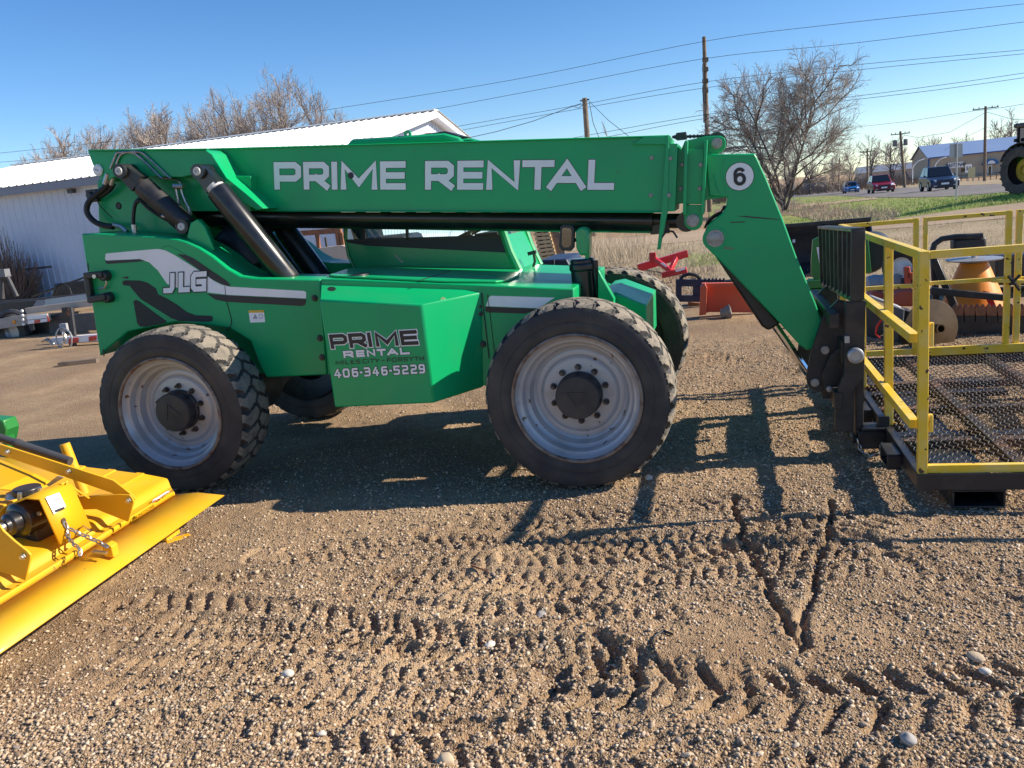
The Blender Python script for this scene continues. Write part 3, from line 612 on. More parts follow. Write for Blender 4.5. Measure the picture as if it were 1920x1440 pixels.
tf = lambda px, py, o=.002: tri_pt(t['tl'], t['tr'], t['ul'], px, py, o)
ff = lambda px, py, o=.002: tri_pt(t['tr'], t['br'], t['fb'], px, py, o)
mb = MB()
for cx, cy, rx, ry, f in ((622, 542, 8, 4.2, tf), (837, 545.5, 19, 3.8, tf)):
    mb.sheet([f(cx+rx*math.cos(a*.3927), cy+ry*math.sin(a*.3927))[0] for a in range(16)][::-1])
mb.build('access_hole', M['black_vinyl'], tank)
p, n_v = ff(832, 563); mb = MB().cyl(p, p+n_v*.012, .010, n=10); p, n_v = ff(832, 563, .0012)
mb.build('bolt', M['pin'], tank)
mb = MB(); 
for a in range(1): mb.sheet([tri_pt(t['tr'], t['br'], t['fb'], 832+9.5*math.cos(k*.35), 569+12*math.sin(k*.35)*(1+.10*math.sin(k*2.1)), .0015)[0] for k in range(18)])
M['stain'] = mat('rust_stain', (0.17, 0.21, 0.10), 0.6, col2=(0.02, 0.27, 0.12), sc2=60, amt=0.9)
mb.build('rust_stain', M['stain'], tank)
# bolts along the flange beside the tank
mb = MB()
for px, py, Y in ((590, 559, .45), (600, 634, .45), (604, 670, .45), (881, 552, .448), (897, 575, .448), (899, 588, .448), (905, 645, .448)):
    p = at(px, py, y=Y); MB().lathe([(.026, 0), (.022, -.010), (.012, -.012), (.012, -.022), (0, -.022)], c=p, n=14).build('flange_bolt', M['hub'], TH)
mb = MB().bar(at(903, 549, y=.445), at(917, 672, y=.445), .006, .006); mb.bar(at(914, 552, y=.446), at(927, 660, y=.446), .004, .003); mb.build('panel_seam', M['black_vinyl'], TH)
# ---- nose
mb = MB(); mb.prism(yp(.80, (1124, 552), (1147, 548), (1212, 572), (1214, 650), (1126, 650)), .92); mb.prism(yp(.70, (1121, 505), (1128, 518), (1152, 560), (1150, 640), (1122, 640)), .09)
mb.build('nose', M['green'], TH, .008)
a, b, c, d = [at(px, py, y=Y) for px, py, Y in ((1147, 548, .84), (1212, 572, .84), (1212, 572, 1.68), (1147, 548, 1.68))]
mb = MB(); off = Vector((.0, 0, .004))
mb.prism([a+off+Vector((.02, 0, -.006)), b+off+Vector((-.03, 0, .009)), b+off+Vector((-.03, .30, .009)), a+off+Vector((.02, .30, -.006))], Vector((0, 0, .006))); mb.build('nose_cover', M['green'], TH, .003)
# ---- frame level cylinder, bracket and mirror at the front
p0 = at(1097, 560, y=.85); p1 = at(1094, 484, y=.85)
mb = MB().lathe([(.088, 0), (.088, p1.z-p0.z+.05), (.078, p1.z-p0.z+.06), (0, p1.z-p0.z+.06)], c=(p0.x, .85, p0.z-.06), axis=(0, 0, 1), n=28)
mb.cyl((p0.x+.10, .83, p0.z), (p0.x+.095, .83, p1.z-.02), .022, n=10); mb.lathe([(.088, 0), (.098, .01), (.098, .05), (.088, .06)], c=(p0.x, .85, p1.z-.09), axis=(0, 0, 1), n=28); mb.build('levelling_cylinder', M['black_gloss'], TH, .006)
plate('cylinder_bracket', [(1079, 442), (1080, 432), (1087, 426), (1097, 426), (1104, 434), (1105, 455), (1104, 487), (1096, 487), (1097, 478), (1088, 480), (1080, 465)], .78, .14, M['green_cab'], bevel=.02)
mb = MB(); mb.tube([at(1074, 452, y=.85), at(1090, 446, y=.85)], .014, 8); mb.prism(yp(.80, (1050, 425), (1056, 421), (1072, 422), (1077, 430), (1076, 464), (1070, 471), (1054, 470), (1048, 462)), .05); mi = mb.build('mirror', M['black'], TH, .012)
MB().prism(yp(.797, (1054, 429), (1058, 427), (1069, 428), (1072, 433), (1071, 459), (1066, 464), (1057, 464), (1053, 458)), .003).build('mirror_glass', M['mirror'], mi)
# ---- boom pivot tower, wide rear boom, main boom
plate('boom_tower', [(182, 338), (262, 318), (300, 380), (352, 440), (352, 470), (186, 470)], .84, .90, M['green'], bevel=.01)
wide = [(165, 283), (385, 281), (397, 289), (425, 333), (463, 364), (494, 391), (482, 394), (440, 372), (398, 338), (377, 326), (362, 327), (342, 332), (274, 331), (255, 320), (225, 327), (196, 341), (184, 330), (176, 314), (169, 296)]
boom = MB(); W = yp(.72, *wide); boom.prism(W, .24); boom.prism([p+Vector((0, .82, 0)) for p in W], .24)
main = yp(.955, (180, 283.5), (1256, 255), (1241, 398), (470, 395.5), (330, 396), (262, 335), (190, 338)); boom.prism(main, .59)
a = at(165, 282, y=.70); b = at(389, 279.3, y=.70); boom.bar(a+Vector((0, .01, 0)), b+Vector((0, .01, 0)), .03, .012)
a = at(395, 280, y=.945); b = at(1256, 254.5, y=.945); boom.bar(a, b, .03, .010); a = at(500, 395.3, y=.945); b = at(1240, 397.5, y=.945); boom.bar(a, b, .03, .010)
BM = boom.build('boom', M['green'], TH, .006)
# bottom flats beneath the main boom (the row of bright slots)
for px in range(640, 1230, 47): MB().bar(at(px, 397.6, y=.98), at(px+27, 397.6, y=.98), .02, .004).build('wear_strip', M['zinc'], BM)
plate('boom_rear_liner', [(250, 326), (470, 330), (470, 396), (312, 396), (262, 345)], .86, .10, M['green'], BM, .004)
# boom head of the outer section and the telescoping section
hd = MB()
hd.prism(yp(.93, (1186, 271), (1207, 255.5), (1258, 255), (1258, 271)), .05); hd.prism(yp(1.5, (1186, 271), (1207, 255.5), (1258, 255), (1258, 271)), .05)
hd.prism(yp(.925, (1249, 256), (1255, 256), (1252, 396), (1238, 468), (1232, 468), (1240, 396)), .03)
hd.prism(yp(.935, (1253, 269), (1271, 269), (1266, 396), (1249, 397)), .62)
hd.build('boom_end_collar', M['green'], BM, .004)
fl = MB()
fl.prism(yp(1.0, (1262, 279), (1365, 291), (1366, 369), (1262, 384)), .50)
fl.prism(yp(.955, (1287, 279), (1320, 279), (1317, 383), (1282, 383)), .59)
for pts in ([(1284, 264), (1290, 264), (1287, 402), (1280, 402)], [(1321, 263), (1327, 263), (1320, 402), (1314, 402)]): fl.prism(yp(.915, *pts), .67)
arc = [(1283, 384), (1318, 384), (1318, 412)]+[(1300+18*math.cos(k*.35), 413+19*math.sin(k*.35)) for k in range(1, 9)]+[(1283, 412)]
fl.prism(yp(.96, *arc), .04); fl.prism(yp(1.50, *arc), .04)
fl.prism(yp(1.02, (1277, 281), (1284, 264), (1325, 255), (1351, 254.5), (1359, 259), (1361, 266), (1360, 277), (1352, 284), (1340, 288), (1325, 288)), .05)
fl.prism(yp(1.40, (1277, 281), (1284, 264), (1325, 255), (1351, 254.5), (1359, 259), (1361, 266), (1360, 277), (1352, 284), (1340, 288), (1325, 288)), .05)
FL = fl.build('telescoping_section', M['green'], BM, .004)
for px, py, Y, r in ((1299, 414, .955, .036), (1344, 269, 1.015, .030)):
    p = at(px, py, y=Y); MB().lathe([(r*1.25, .01), (r*1.25, -.012), (r, -.014), (r, -.022), (0, -.022)], c=p, n=24).build('boom_pin', M['pin'], BM)
for px, py, Y in ((1222, 296, .955), (1220, 366, .955), (1257, 297, .933), (1254, 366, .933), (1279, 309, .998), (1277, 354, .998), (1314, 309, .953), (1312, 353, .953)):
    p = at(px, py, y=Y); MB().lathe([(.016, 0), (.013, -.008), (.007, -.008), (.007, -.014), (0, -.014)], c=p, n=12).build('boom_bolt', M['pin'], BM)
mb = MB(); a = at(1262, 257, y=1.22); b = at(1352, 254, y=1.22)
for i in range(26):
    q = a.lerp(b, i/25); mb.box(q, (.012, .05, .026 if i % 2 else .018))
mb.bar(a, b, .03, .012); mb.box(at(1278, 255.5, y=1.2), (.07, .10, .05)); mb.cyl(at(1270, 251, y=1.17), at(1270, 262, y=1.17), .012); mb.cyl(at(1284, 251, y=1.17), at(1284, 262, y=1.17), .012)
mb.lathe([(0, -.19), (.07, -.19), (.075, -.02), (0, -.02)], c=at(1344, 269, y=1.25), n=20); mb.build('boom_chain', M['black'], BM, .002)
# extension cylinder below the boom
a = at(352, 404, y=1.25); b = at(1288, 414.5, y=1.25); d = (b-a).normalized()
mb = MB().tube([a, a+d*.05, b-d*.28, b-d*.25], .094, 24); mb.cyl(b-d*.27, b, .055); mb.lathe([(0, -.10), (.075, -.10), (.075, .10), (0, .10)], c=b, n=20); mb.box(b-d*.20+Vector((0, 0, -.06)), (.14, .10, .07)); mb.build('extension_cylinder', M['black_gloss'], BM)
mb = MB().tube(yp(.93, (1270, 446), (1262, 434), (1250, 433), (1241, 445)), .008, 6); mb.build('hose_guard', M['black'], BM)
# lettering on the boom side
def px_row(word, spans, base, cap, Y, thick, out=(0, -1, 0), grow=0.0, lift0=.0025, wpx=None):
    """spans: pixel (left, right) of every glyph; base, cap: pixel (x, y) pairs on the base line at both ends and one cap point"""
    o = at(*base[0], y=Y); e = at(*base[1], y=Y); c = at(*cap, y=Y); ux = (e-o); L = ux.length; ux.normalize(); uy = c-o; hgt = uy.length; uy.normalize()
    xs = []
    for l, r in spans:
        fl_ = lambda q: (at(q, base[0][1]+(base[1][1]-base[0][1])*(q-base[0][0])/(base[1][0]-base[0][0]), y=Y)-o).dot(ux)
        xs.append((fl_(l), fl_(r)-fl_(l)))
    return lettering(word, xs, hgt, thick, o, ux, uy, out, lift0, grow=grow)
sp = [(515, 566), (570, 618), (622.5, 636.5), (639, 708), (713, 761), (797, 851), (857, 906), (911.5, 974), (978, 1038), (1026, 1097), (1101, 1151)]
for gname, m_, g_, lf in (('lettering_edge', M['black_vinyl'], .004, .0015), ('lettering', M['white'], 0.0, .0025)):
    for wd_, s_ in (('PRIME', sp[:5]), ('RENTAL', sp[5:])): px_row(wd_, s_, ((516, 355.5), (1151, 356)), (514, 304), .955, .049, grow=g_, lift0=lf).build(gname, m_, BM)
p = at(658, 329, y=.955); MB().lathe([(0, -.006), (.024, -.006), (.026, 0)], c=p, n=20).build('boom_plug', M['black_vinyl'], BM)
# ---- boom head (gooseneck) with its number
jib = [(1322, 290), (1415, 287.5), (1420, 297), (1436, 332), (1467, 408), (1493, 480), (1530, 570), (1541, 603), (1538, 620), (1533, 640), (1525, 654), (1513, 657), (1500, 648), (1462, 606), (1348, 487), (1328, 468), (1321, 452), (1321, 436), (1328, 421), (1342, 409), (1356, 398), (1362, 386), (1364, 370), (1330, 368)]
J = MB().prism(yp(.98, *jib), .56).build('boom_head', M['green'], TH, .010)
o = yp(.977, (1387, 331))[0]; mb = MB().lathe([(0, 0), (.093, 0), (.093, .003)], c=o, n=40); mb.build('number_disc', M['white'], J, sharp=60)
mb = MB().lathe([(.093, -.001), (.097, -.001), (.097, .002)], c=o+Vector((0, .0015, 0)), n=40); mb.build('number_disc_edge', M['black_vinyl'], J)
ar = lambda cx, cy, r, a0, a1, n=14: [(cx+r*math.cos(R_(a0+(a1-a0)*k/n)), cy+r*1.08*math.sin(R_(a0+(a1-a0)*k/n))) for k in range(n+1)]
mb = MB(); fn6 = lambda u, v, l: o+Vector((u, -.0035-l, v)); stroke(mb, ar(0, -.018, .030, 0, 360, 24), .023, fn6, 0); stroke(mb, [(-.030, -.017), (-.030, .0)]+ar(-.001, .018, .030, 175, 25, 12), .022, fn6, .0004); mb.build('number', M['black_vinyl'], J)
MB().tube(yp(.979, (1338, 326), (1341, 340), (1349, 362)), .005, 6).build('weld_seam', M['green'], J); MB().tube(yp(.979, (1359, 294), (1353, 312), (1353, 330), (1362, 363)), .005, 6).build('weld_seam', M['green'], J)
mb = MB(); p = at(1341, 447, y=.978); mb.lathe([(.062, .0), (.060, -.010), (.044, -.010), (.044, -.020), (.036, -.024), (0, -.024)], c=p, n=28); mb.build('pivot_pin', M['pin'], J)
mb = MB(); mb.lathe([(.0, -.003), (.085, -.003), (.088, .0)], c=at(1341, 447, y=.98), n=30); mb.build('pivot_boss', M['green'], J)
mb = MB(); mb.prism(yp(.9785, (1380, 404.5), (1400, 405), (1432, 408), (1462, 411), (1462, 412.5), (1420, 409.5), (1396, 407)), .001); mb.prism(yp(.9785, (1368, 416), (1397, 415), (1397, 417), (1370, 418)), .001); mb.build('scratch', M['hub'], J)
mb = MB(); mb.prism(yp(.9785, (1355, 464), (1363, 462), (1376, 465), (1377, 467), (1360, 468)), .001); mb.build('scuff', M['stain'], J)
mb = MB()
for k in range(3): mb.tube(yp(1.0+k*.04, (1362-k*2, 386), (1352, 397+k), (1338, 404+k*2), (1326, 416+k*2), (1321, 428)), .008, 6)
mb.build('hose', M['hose'], J)
plate('tilt_cylinder', [(1340, 479), (1375, 505), (1465, 606), (1441, 621), (1428, 612)], 1.08, .34, M['black'], J, bevel=.02)
mb = MB().cyl(at(1448, 603, y=1.25), at(1515, 700, y=1.25), .030, n=16); mb.build('tilt_rod', M['chrome'], J)
# ---- fork carriage
mb = MB()
A_ = [(1571, 563), (1556, 578), (1541, 600), (1526, 644), (1519, 670), (1512, 706), (1514, 720), (1525, 732), (1541, 736), (1542, 748), (1567, 747), (1576, 722), (1600, 700), (1600, 567)]
mb.prism(yp(.85, *A_), .05)
mb.prism(yp(.80, (1545, 735), (1540, 702), (1556, 668), (1585, 640), (1604, 640), (1604, 704), (1570, 745)), .05)
CA = mb.build('fork_carriage', M['steel_black'], TH, .006)
MB().prism([q+Vector((0, .77, 0)) for q in yp(.85, *A_)], .05).build('carriage_side_plate', M['steel_black'], CA, .006)
for Y in (.62, 1.86):
    mb = MB(); o_ = Vector((0, Y-.62, 0))
    mb.prism([q+o_ for q in yp(.62, (1585, 567), (1624, 565), (1620.5, 660), (1620, 706), (1608, 722), (1603, 731), (1600, 810), (1566, 809), (1567, 752), (1574, 722), (1583, 702))], .05)
    mb.build('carriage_plate', M['steel_black'], CA, .005)
for Y in (.66, 1.83):
    o_ = Vector((0, Y-.66, 0)); mb = MB()
    mb.prism([q+o_ for q in yp(.66, (1604, 640), (1622, 640), (1621, 700), (1619, 812), (1604, 818))], .11); mb.box((2.42, Y+.055, .105), (1.30, .11, .045)); mb.build('fork', M['black'], CA, .006)
mb = MB(); p = at(1604.5, 667, y=.57); mb.cyl((p.x, .57, p.z), (p.x, 2.0, p.z), .038, n=20); mb.build('carriage_shaft', M['zinc'], CA)
mb = MB().lathe([(.052, .03), (.052, -.01), (.046, -.016), (.036, -.018), (.034, -.012), (0, -.012)], c=p, n=28); mb.bar((p.x-.05, .60, p.z+.085), (p.x-.05, .60, p.z+.13), .03, .03); mb.build('shaft_end', M['galv'], CA)
for px, py in ((1547, 656), (1528, 717)): MB().lathe([(.030, 0), (.030, -.012), (.025, -.016), (0, -.016)], c=at(px, py, y=.845), n=20).build('carriage_pin', M['pin'], CA)
mb = MB().lathe([(.022, 0), (.022, -.014), (.012, -.02), (0, -.02)], c=at(1555, 729, y=.795), n=16); mb.build('carriage_pin', M['pin'], CA)
for c_1, s_1 in (((1.66, 1.26, .95), (.06, 1.3, .10)), ((1.68, 1.26, .40), (.05, 1.3, .12)), ((1.72, 1.26, .72), (.03, 1.2, .16))): MB().box(c_1, s_1).build('carriage_crossbar', M['steel_black'], CA, .005)
mb = MB().tube(yp(.9, (1568, 706), (1574, 716), (1570, 730), (1562, 742)), .012, 6); mb.tube(yp(1.2, (1560, 600), (1574, 622), (1590, 632)), .020, 8); mb.build('hose', M['hose'], CA)
# load backrest: rows of upright bars from front to back
nt_, nb_ = at(1620, 432, y=.63), at(1618, 562, y=.63); ft_, fb_ = at(1552, 427, y=1.95), at(1556, 531, y=1.95)
mb = MB(); dx = Vector((-.035, 0, 0))
for i in range(9):
    k = i/8; tt = nt_.lerp(ft_, k); bb = nb_.lerp(fb_, k)
    mb.bar(tt+dx, bb+dx, .018 if 0 < i else .022, .075 if i else .085, up=(1, 0, 0))
mb.bar(nt_+dx+Vector((0, 0, .008)), ft_+dx+Vector((0, 0, .008)), .085, .022); mb.bar(nb_+dx, fb_+dx, .06, .03)
mb.build('load_backrest', M['black'], CA, .003)
# ---- boom and lift cylinders at the back
def cylr(name, pa, pb, r, rod, rodlen, m, yy, eye=.07):
    a = at(*pa, y=yy); b = at(*pb, y=yy); d = (b-a).normalized(); mb = MB(); mid = a+d*rodlen
    mb.cyl(a, mid, rod); mb.tube([mid, mid+d*.015, mid+d*.03, b-d*.02, b], [r*.8, r, r, r, r*.85], 28); mb.lathe([(0, -.08), (eye, -.08), (eye, .08), (0, .08)], c=a, n=20); mb.lathe([(0, -.08), (eye, -.08), (eye, .08), (0, .08)], c=b, n=20)
    mb.prism([a+Vector((0, -.05, 0))+q for q in (d.cross(Vector((0, 1, 0)))*eye*.95, d*rodlen*.9+d.cross(Vector((0, 1, 0)))*rod*1.4, d*rodlen*.9-d.cross(Vector((0, 1, 0)))*rod*1.4, -d.cross(Vector((0, 1, 0)))*eye*.95)], .10)
    o = mb.build(name, m, TH)
    for q, s in ((a, .036), (b, .034)):
        mb = MB().lathe([(s, .02), (s, -.075), (s*.82, -.09), (.010, -.09), (.009, -.082), (0, -.082)], c=q, n=20); mb.build('pin', M['pin_pale'], o)
    return o, d
c1, d1 = cylr('compensating_cylinder', (236, 321), (352, 424), .082, .052, .17, M['black'], .63, .056)
c2, d2 = cylr('lift_cylinder', (381, 321.5), (545, 530), .092, .050, .17, M['black_gloss'], .63, .056)
a = at(512, 398, y=1.58); b = at(606, 526, y=1.58); mb = MB().tube([a, b], .092, 28); d = (b-a).normalized(); s = d.cross(Vector((0, 1, 0))).normalized()
mb.tube([a-s*.13, b-s*.13], .012, 6); mb.build('lift_cylinder', M['black_gloss'], TH)
a = at(430, 372, y=.70); b = at(551, 528, y=.70); MB().tube([a, b], .013, 8).tube(yp(.72, (440, 395), (470, 430), (545, 522)), .02, 8).build('cylinder_pipe', M['black'], TH)
mb = MB(); q = at(401, 349, y=.62); q = at(381, 321.5, y=.63)+d2*.155; mb.cyl(q-d2*.022, q+d2*.022, .068, n=28); mb.build('cylinder_collar', M['pin_pale'], c2)
plate('cylinder_ear', [(350, 446), (357, 418), (370, 411), (383, 424), (392, 445), (401, 468), (392, 474)], .66, .06, M['green'])
plate('cylinder_ear', [(350, 446), (357, 418), (370, 411), (383, 424), (392, 445), (401, 468), (392, 474)], .53, .02, M['green'])
mb = MB().tube(yp(1.0, (408, 458), (430, 446), (452, 452), (470, 480), (482, 500)), [.05, .10, .15, .17, .15], 18); mb.build('air_duct', M['darkplastic'], TH)
mb = MB().prism(yp(1.35, (365, 396), (520, 398), (520, 418), (470, 470), (370, 440)), .1); mb.build('boom_pivot_casting', M['black'], TH, .01)
# hoses and pipes at the boom pivot
def hose(pts, r, Y, m='hose', name='hose', parent=TH, n=8):
    P = yp(Y, *pts) if not isinstance(Y, (list, tuple)) else [at(*p, y=q) for p, q in zip(pts, Y)]
    # Catmull-Rom smoothing
    Q = []; E = [P[0]]+P+[P[-1]]
    for i in range(1, len(E)-2):
        for k in range(5):
            u = k/5; p0, p1, p2, p3 = E[i-1], E[i], E[i+1], E[i+2]
            Q.append(0.5*((2*p1)+(p2-p0)*u+(2*p0-5*p1+4*p2-p3)*u*u+(3*p1-p0-3*p2+p3)*u**3))
    Q.append(P[-1]); return MB().tube(Q, r, n).build(name, M[m], parent)
hose([(203, 343), (196, 352), (184, 362), (170, 374), (163, 388), (165, 402), (178, 416), (196, 423), (213, 425)], .024, .74)
hose([(212, 344), (206, 354), (196, 362), (186, 368)], .024, .77)
hose([(251, 430), (250, 410), (252, 390), (256, 378), (264, 371), (272, 370)], .015, .70)
hose([(256, 380), (264, 377), (278, 390), (300, 405), (318, 414), (338, 416)], .015, .66)
hose([(330, 352), (334, 372), (337, 386)], .013, .74, 'zinc', 'pipe_fitting'); hose([(338, 348), (343, 366), (349, 380), (355, 392), (358, 405)], .013, .74, 'zinc', 'pipe_fitting')
hose([(179, 362), (184, 380), (196, 395), (210, 408)], .004, .80)
for k in (0, 1):
    o_ = k*9; hose([(207+o_, 316), (217+o_*.9, 291+k), (223+o_*2, 286-k), (247+o_*1.6, 286-k), (258+o_*1.5, 291-k), (277+o_*1.6, 308), (300+o_*1.7, 331), (306+o_*1.7, 334)], .009, .705, 'zinc', 'hydraulic_pipe')
hose([(306, 333), (322, 336), (337, 341), (340, 350)], .010, .80, 'zinc', 'hydraulic_pipe')
for Yh, P_h, r_h in ((.73, ((203, 326), (197, 345)), .024), (.75, ((213, 328), (208, 347)), .022), (.72, ((213, 421), (226, 424), (238, 434)), .018), (.70, ((251, 421), (253, 438)), .020), (.58, ((294, 384), (301, 389), (315, 397)), .013), (.57, ((304, 405), (318, 406), (330, 406)), .014), (.71, ((326, 349), (344, 349)), .022)):
    MB().tube(yp(Yh, *P_h), r_h, 10).build('hose_fitting', M['zinc'], TH)
p = at(185, 319, y=.72); mb = MB().lathe([(.041, 0), (.041, -.012), (.034, -.02), (0, -.02)], c=p, n=28); ga = mb.build('angle_gauge', M['white'], TH)
MB().lathe([(.041, -.010), (.046, -.010), (.046, .0)], c=p, n=28).build('gauge_bezel', M['zinc'], ga); MB().bar(p+Vector((-.02, -.0215, .008)), p+Vector((.015, -.0215, -.004)), .004, .004).build('gauge_needle', M['black_vinyl'], ga)
mb = MB().lathe([(.026, 0), (.026, -.03), (0, -.03)], c=at(170, 366, y=.80), n=16); mb.box(at(176, 367, y=.83), (.10, .06, .10)); mb.build('work_lamp', M['black'], TH, .005)
MB().lathe([(.030, .002), (.024, -.006), (.012, -.004), (0, -.004)], c=at(222, 386, y=.838), n=18).build('tower_hole', M['black_vinyl'], TH)
# rear latch hardware on the flank
mb = MB(); mb.prism(yp(.40, (155, 516), (164, 514), (172, 565), (163, 568)), .05); mb.bar(at(160, 517, y=.40), at(194, 514, y=.40), .05, .05); mb.bar(at(168, 562, y=.40), at(200, 556, y=.40), .05, .055)
mb.lathe([(.045, .05), (.04, -.03), (0, -.03)], c=at(196, 517, y=.42), n=14); mb.lathe([(.045, .05), (.04, -.03), (0, -.03)], c=at(202, 558, y=.42), n=14); mb.build('rear_bracket', M['black'], TH, .008)
MB().tube(yp(.42, (189, 516), (197, 522), (200, 530), (196, 540), (186, 541)), .008, 6).lathe([(.016, 0), (.016, -.06), (0, -.06)], c=at(186, 517, y=.42), n=10).build('bracket_lever', M['zinc'], TH)
# ---- decals on the rear flank
def decal(name, px, m, Y=.45, lift=.003, parent=TH): return MB().prism(yp(Y-lift, *px), .002).build(name, m, parent)
decal('white_stripe', [(198, 476), (202, 475), (290, 467), (298, 467), (310, 469.5), (325, 477), (378, 510), (400, 526), (416, 534), (430, 537.5), (570, 545.5), (574, 548), (574, 559), (571, 559.5), (428, 553), (380, 547), (325, 538), (313, 532), (296, 507), (280, 492), (262, 485.5), (200, 488.5), (197, 486)], M['white'])
decal('black_stripe', [(197, 489), (262, 486), (272, 489), (258, 491), (202, 495), (198, 493)], M['black_vinyl'])
decal('black_stripe', [(332, 476.5), (348, 478), (362, 484), (412, 518), (424, 526), (432, 534), (428, 537), (414, 532), (399, 524.5), (378, 509)], M['black_vinyl'])
decal('black_stripe', [(388, 551), (428, 553.8), (571, 560.5), (574, 562), (572, 571), (567, 574), (424, 566), (404, 562)], M['black_vinyl'])
lg = at(305, 550, y=.447); e_ = at(385, 546, y=.447); ux = (e_-lg).normalized(); up = (at(313, 516, y=.447)-lg); hgt = up.length; up.normalize()
xs = [(.0, .125), (.135, .10), (.245, .135)]
for g_, m_, lf in ((.008, M['black_vinyl'], .0045), (0, M['white'], .0060)):
    mb = lettering('JLG', xs, hgt, .040, lg+ux*.01, ux, Vector((0, 0, 1)), (0, -1, 0), lf, slant=.22, grow=g_); mb.build('logo', m_, TH)
decal('warning_sticker', [(466, 582), (494.5, 581.5), (497, 604), (469, 605)], M['white']); decal('sticker_header', [(466.2, 582), (494.5, 581.5), (495, 586), (466.8, 586.6)], M['sticker_y'], lift=.0045)
decal('sticker_symbol', [(474, 598), (478, 588.5), (483, 597.5)], M['label_grey'], lift=.0045); p = at(489, 593, y=.4455); MB().lathe([(.013, 0), (.018, 0)], c=p, n=16).build('sticker_symbol', M['label_grey'], TH)
# grilles: black perforated panels
gm = bpy.data.materials.new('grille_mesh'); gm.use_nodes = True; n_ = gm.node_tree.nodes; l_ = gm.node_tree.links
tc = n_.new('ShaderNodeTexCoord'); mp = n_.new('ShaderNodeMapping'); mp.inputs['Rotation'].default_value = (0, R_(45), 0); mp.inputs['Scale'].default_value = (1, 0, 1.0)
ck = n_.new('ShaderNodeTexVoronoi'); ck.inputs['Scale'].default_value = 62; ck.inputs['Randomness'].default_value = 0.0; l_.new(tc.outputs['Object'], mp.inputs[0]); l_.new(mp.outputs[0], ck.inputs['Vector'])
rp = n_.new('ShaderNodeMapRange'); rp.inputs[1].default_value = .40; rp.inputs[2].default_value = .50; l_.new(ck.outputs['Distance'], rp.inputs[0])
mx = n_.new('ShaderNodeMix'); mx.data_type = 'RGBA'; mx.inputs[6].default_value = (.004, .006, .005, 1); mx.inputs[7].default_value = (.045, .055, .05, 1); l_.new(rp.outputs[0], mx.inputs[0]); l_.new(mx.outputs[2], n_['Principled BSDF'].inputs['Base Color']); n_['Principled BSDF'].inputs['Roughness'].default_value = .6
M['grille'] = gm
decal('grille', [(229, 528), (234, 525.5), (262, 526), (276, 530), (292, 541), (296, 552), (311, 559), (330, 570), (350, 585), (366, 591), (396, 592), (399, 595), (398, 602), (390, 603.5), (336, 602), (322, 597), (264, 561), (250, 545), (243, 536), (231, 535)], gm)
decal('grille', [(250, 565), (253, 562.5), (258, 563), (303, 596), (312, 602), (310, 606), (272, 613), (262, 612), (257, 606)], gm)
hose([(422, 536), (424, 560), (429, 580), (434, 600), (432, 612), (424, 620)], .0035, .449, 'hose', 'door_seam'); hose([(302, 467), (320, 462), (370, 492)], .001, .4485, 'hose', 'door_seam')
decal('latch_hole', [(227, 521), (234, 519), (240, 518), (240, 523), (234, 522)], M['black_vinyl'])
decal('slot', [(163, 494), (165, 493), (166.5, 508), (164.5, 508)], M['black_vinyl']); decal('slot', [(192, 655), (194, 654), (196, 668), (194, 668)], M['black_vinyl'])
# front flank stripe
decal('white_stripe', [(917, 557), (921, 554.5), (1040, 558), (1010, 578), (911, 574)], M['white'], lift=.002); decal('black_stripe', [(910, 575), (1010, 579), (985, 588), (914, 586), (909, 582)], M['black_vinyl'], lift=.002)
# ---- lettering on the tank box (near face y = .08)
def box_row(word, spans, base, cap, thick, m, edge=None, eg=.004, name='lettering'):
    if edge is not None: px_row(word, spans, base, cap, .08, thick, grow=eg, lift0=.0016).build(name+'_edge', edge, tank)
    px_row(word, spans, base, cap, .08, thick, lift0=.0030).build(name, m, tank)
sp = [(621.5, 654), (657, 689), (692.5, 701), (706, 748.5), (753, 785.5)]
px_row('PRIME', sp, ((626, 654), (787, 646)), (621, 627), .08, .026, grow=.0065, lift0=.0010).build('lettering_edge', M['white'], tank)
px_row('PRIME', sp, ((626, 654), (787, 646)), (621, 627), .08, .026, lift0=.0030).build('lettering', M['black_vinyl'], tank)
box_row('RENTAL', [(645, 664), (669, 685), (689, 705), (708, 725), (727, 747), (751, 769)], ((646, 671), (769, 664)), (644, 658), .015, M['white'], M['black_vinyl'], .003)
box_row('MILESCITY-FORSYTH', [(630, 641), (643, 645.5), (648, 655), (658, 665), (668, 676), (680, 688), (690, 692.5), (694, 702), (703, 712), (716, 721), (726, 733), (735, 744), (747, 755), (757, 765), (767, 775), (777, 785), (787, 795)], ((630, 684), (795, 676)), (629.5, 676), .0055, M['black_vinyl'])
box_row('406-346-5229', [(627, 641), (644, 657), (661, 673), (676, 681), (684, 696), (699, 712), (716, 728), (731, 736), (739, 751), (755, 767), (771, 783), (786, 798)], ((629, 709), (800, 699.5)), (627, 692), .014, M['white'], M['black_vinyl'], .004)
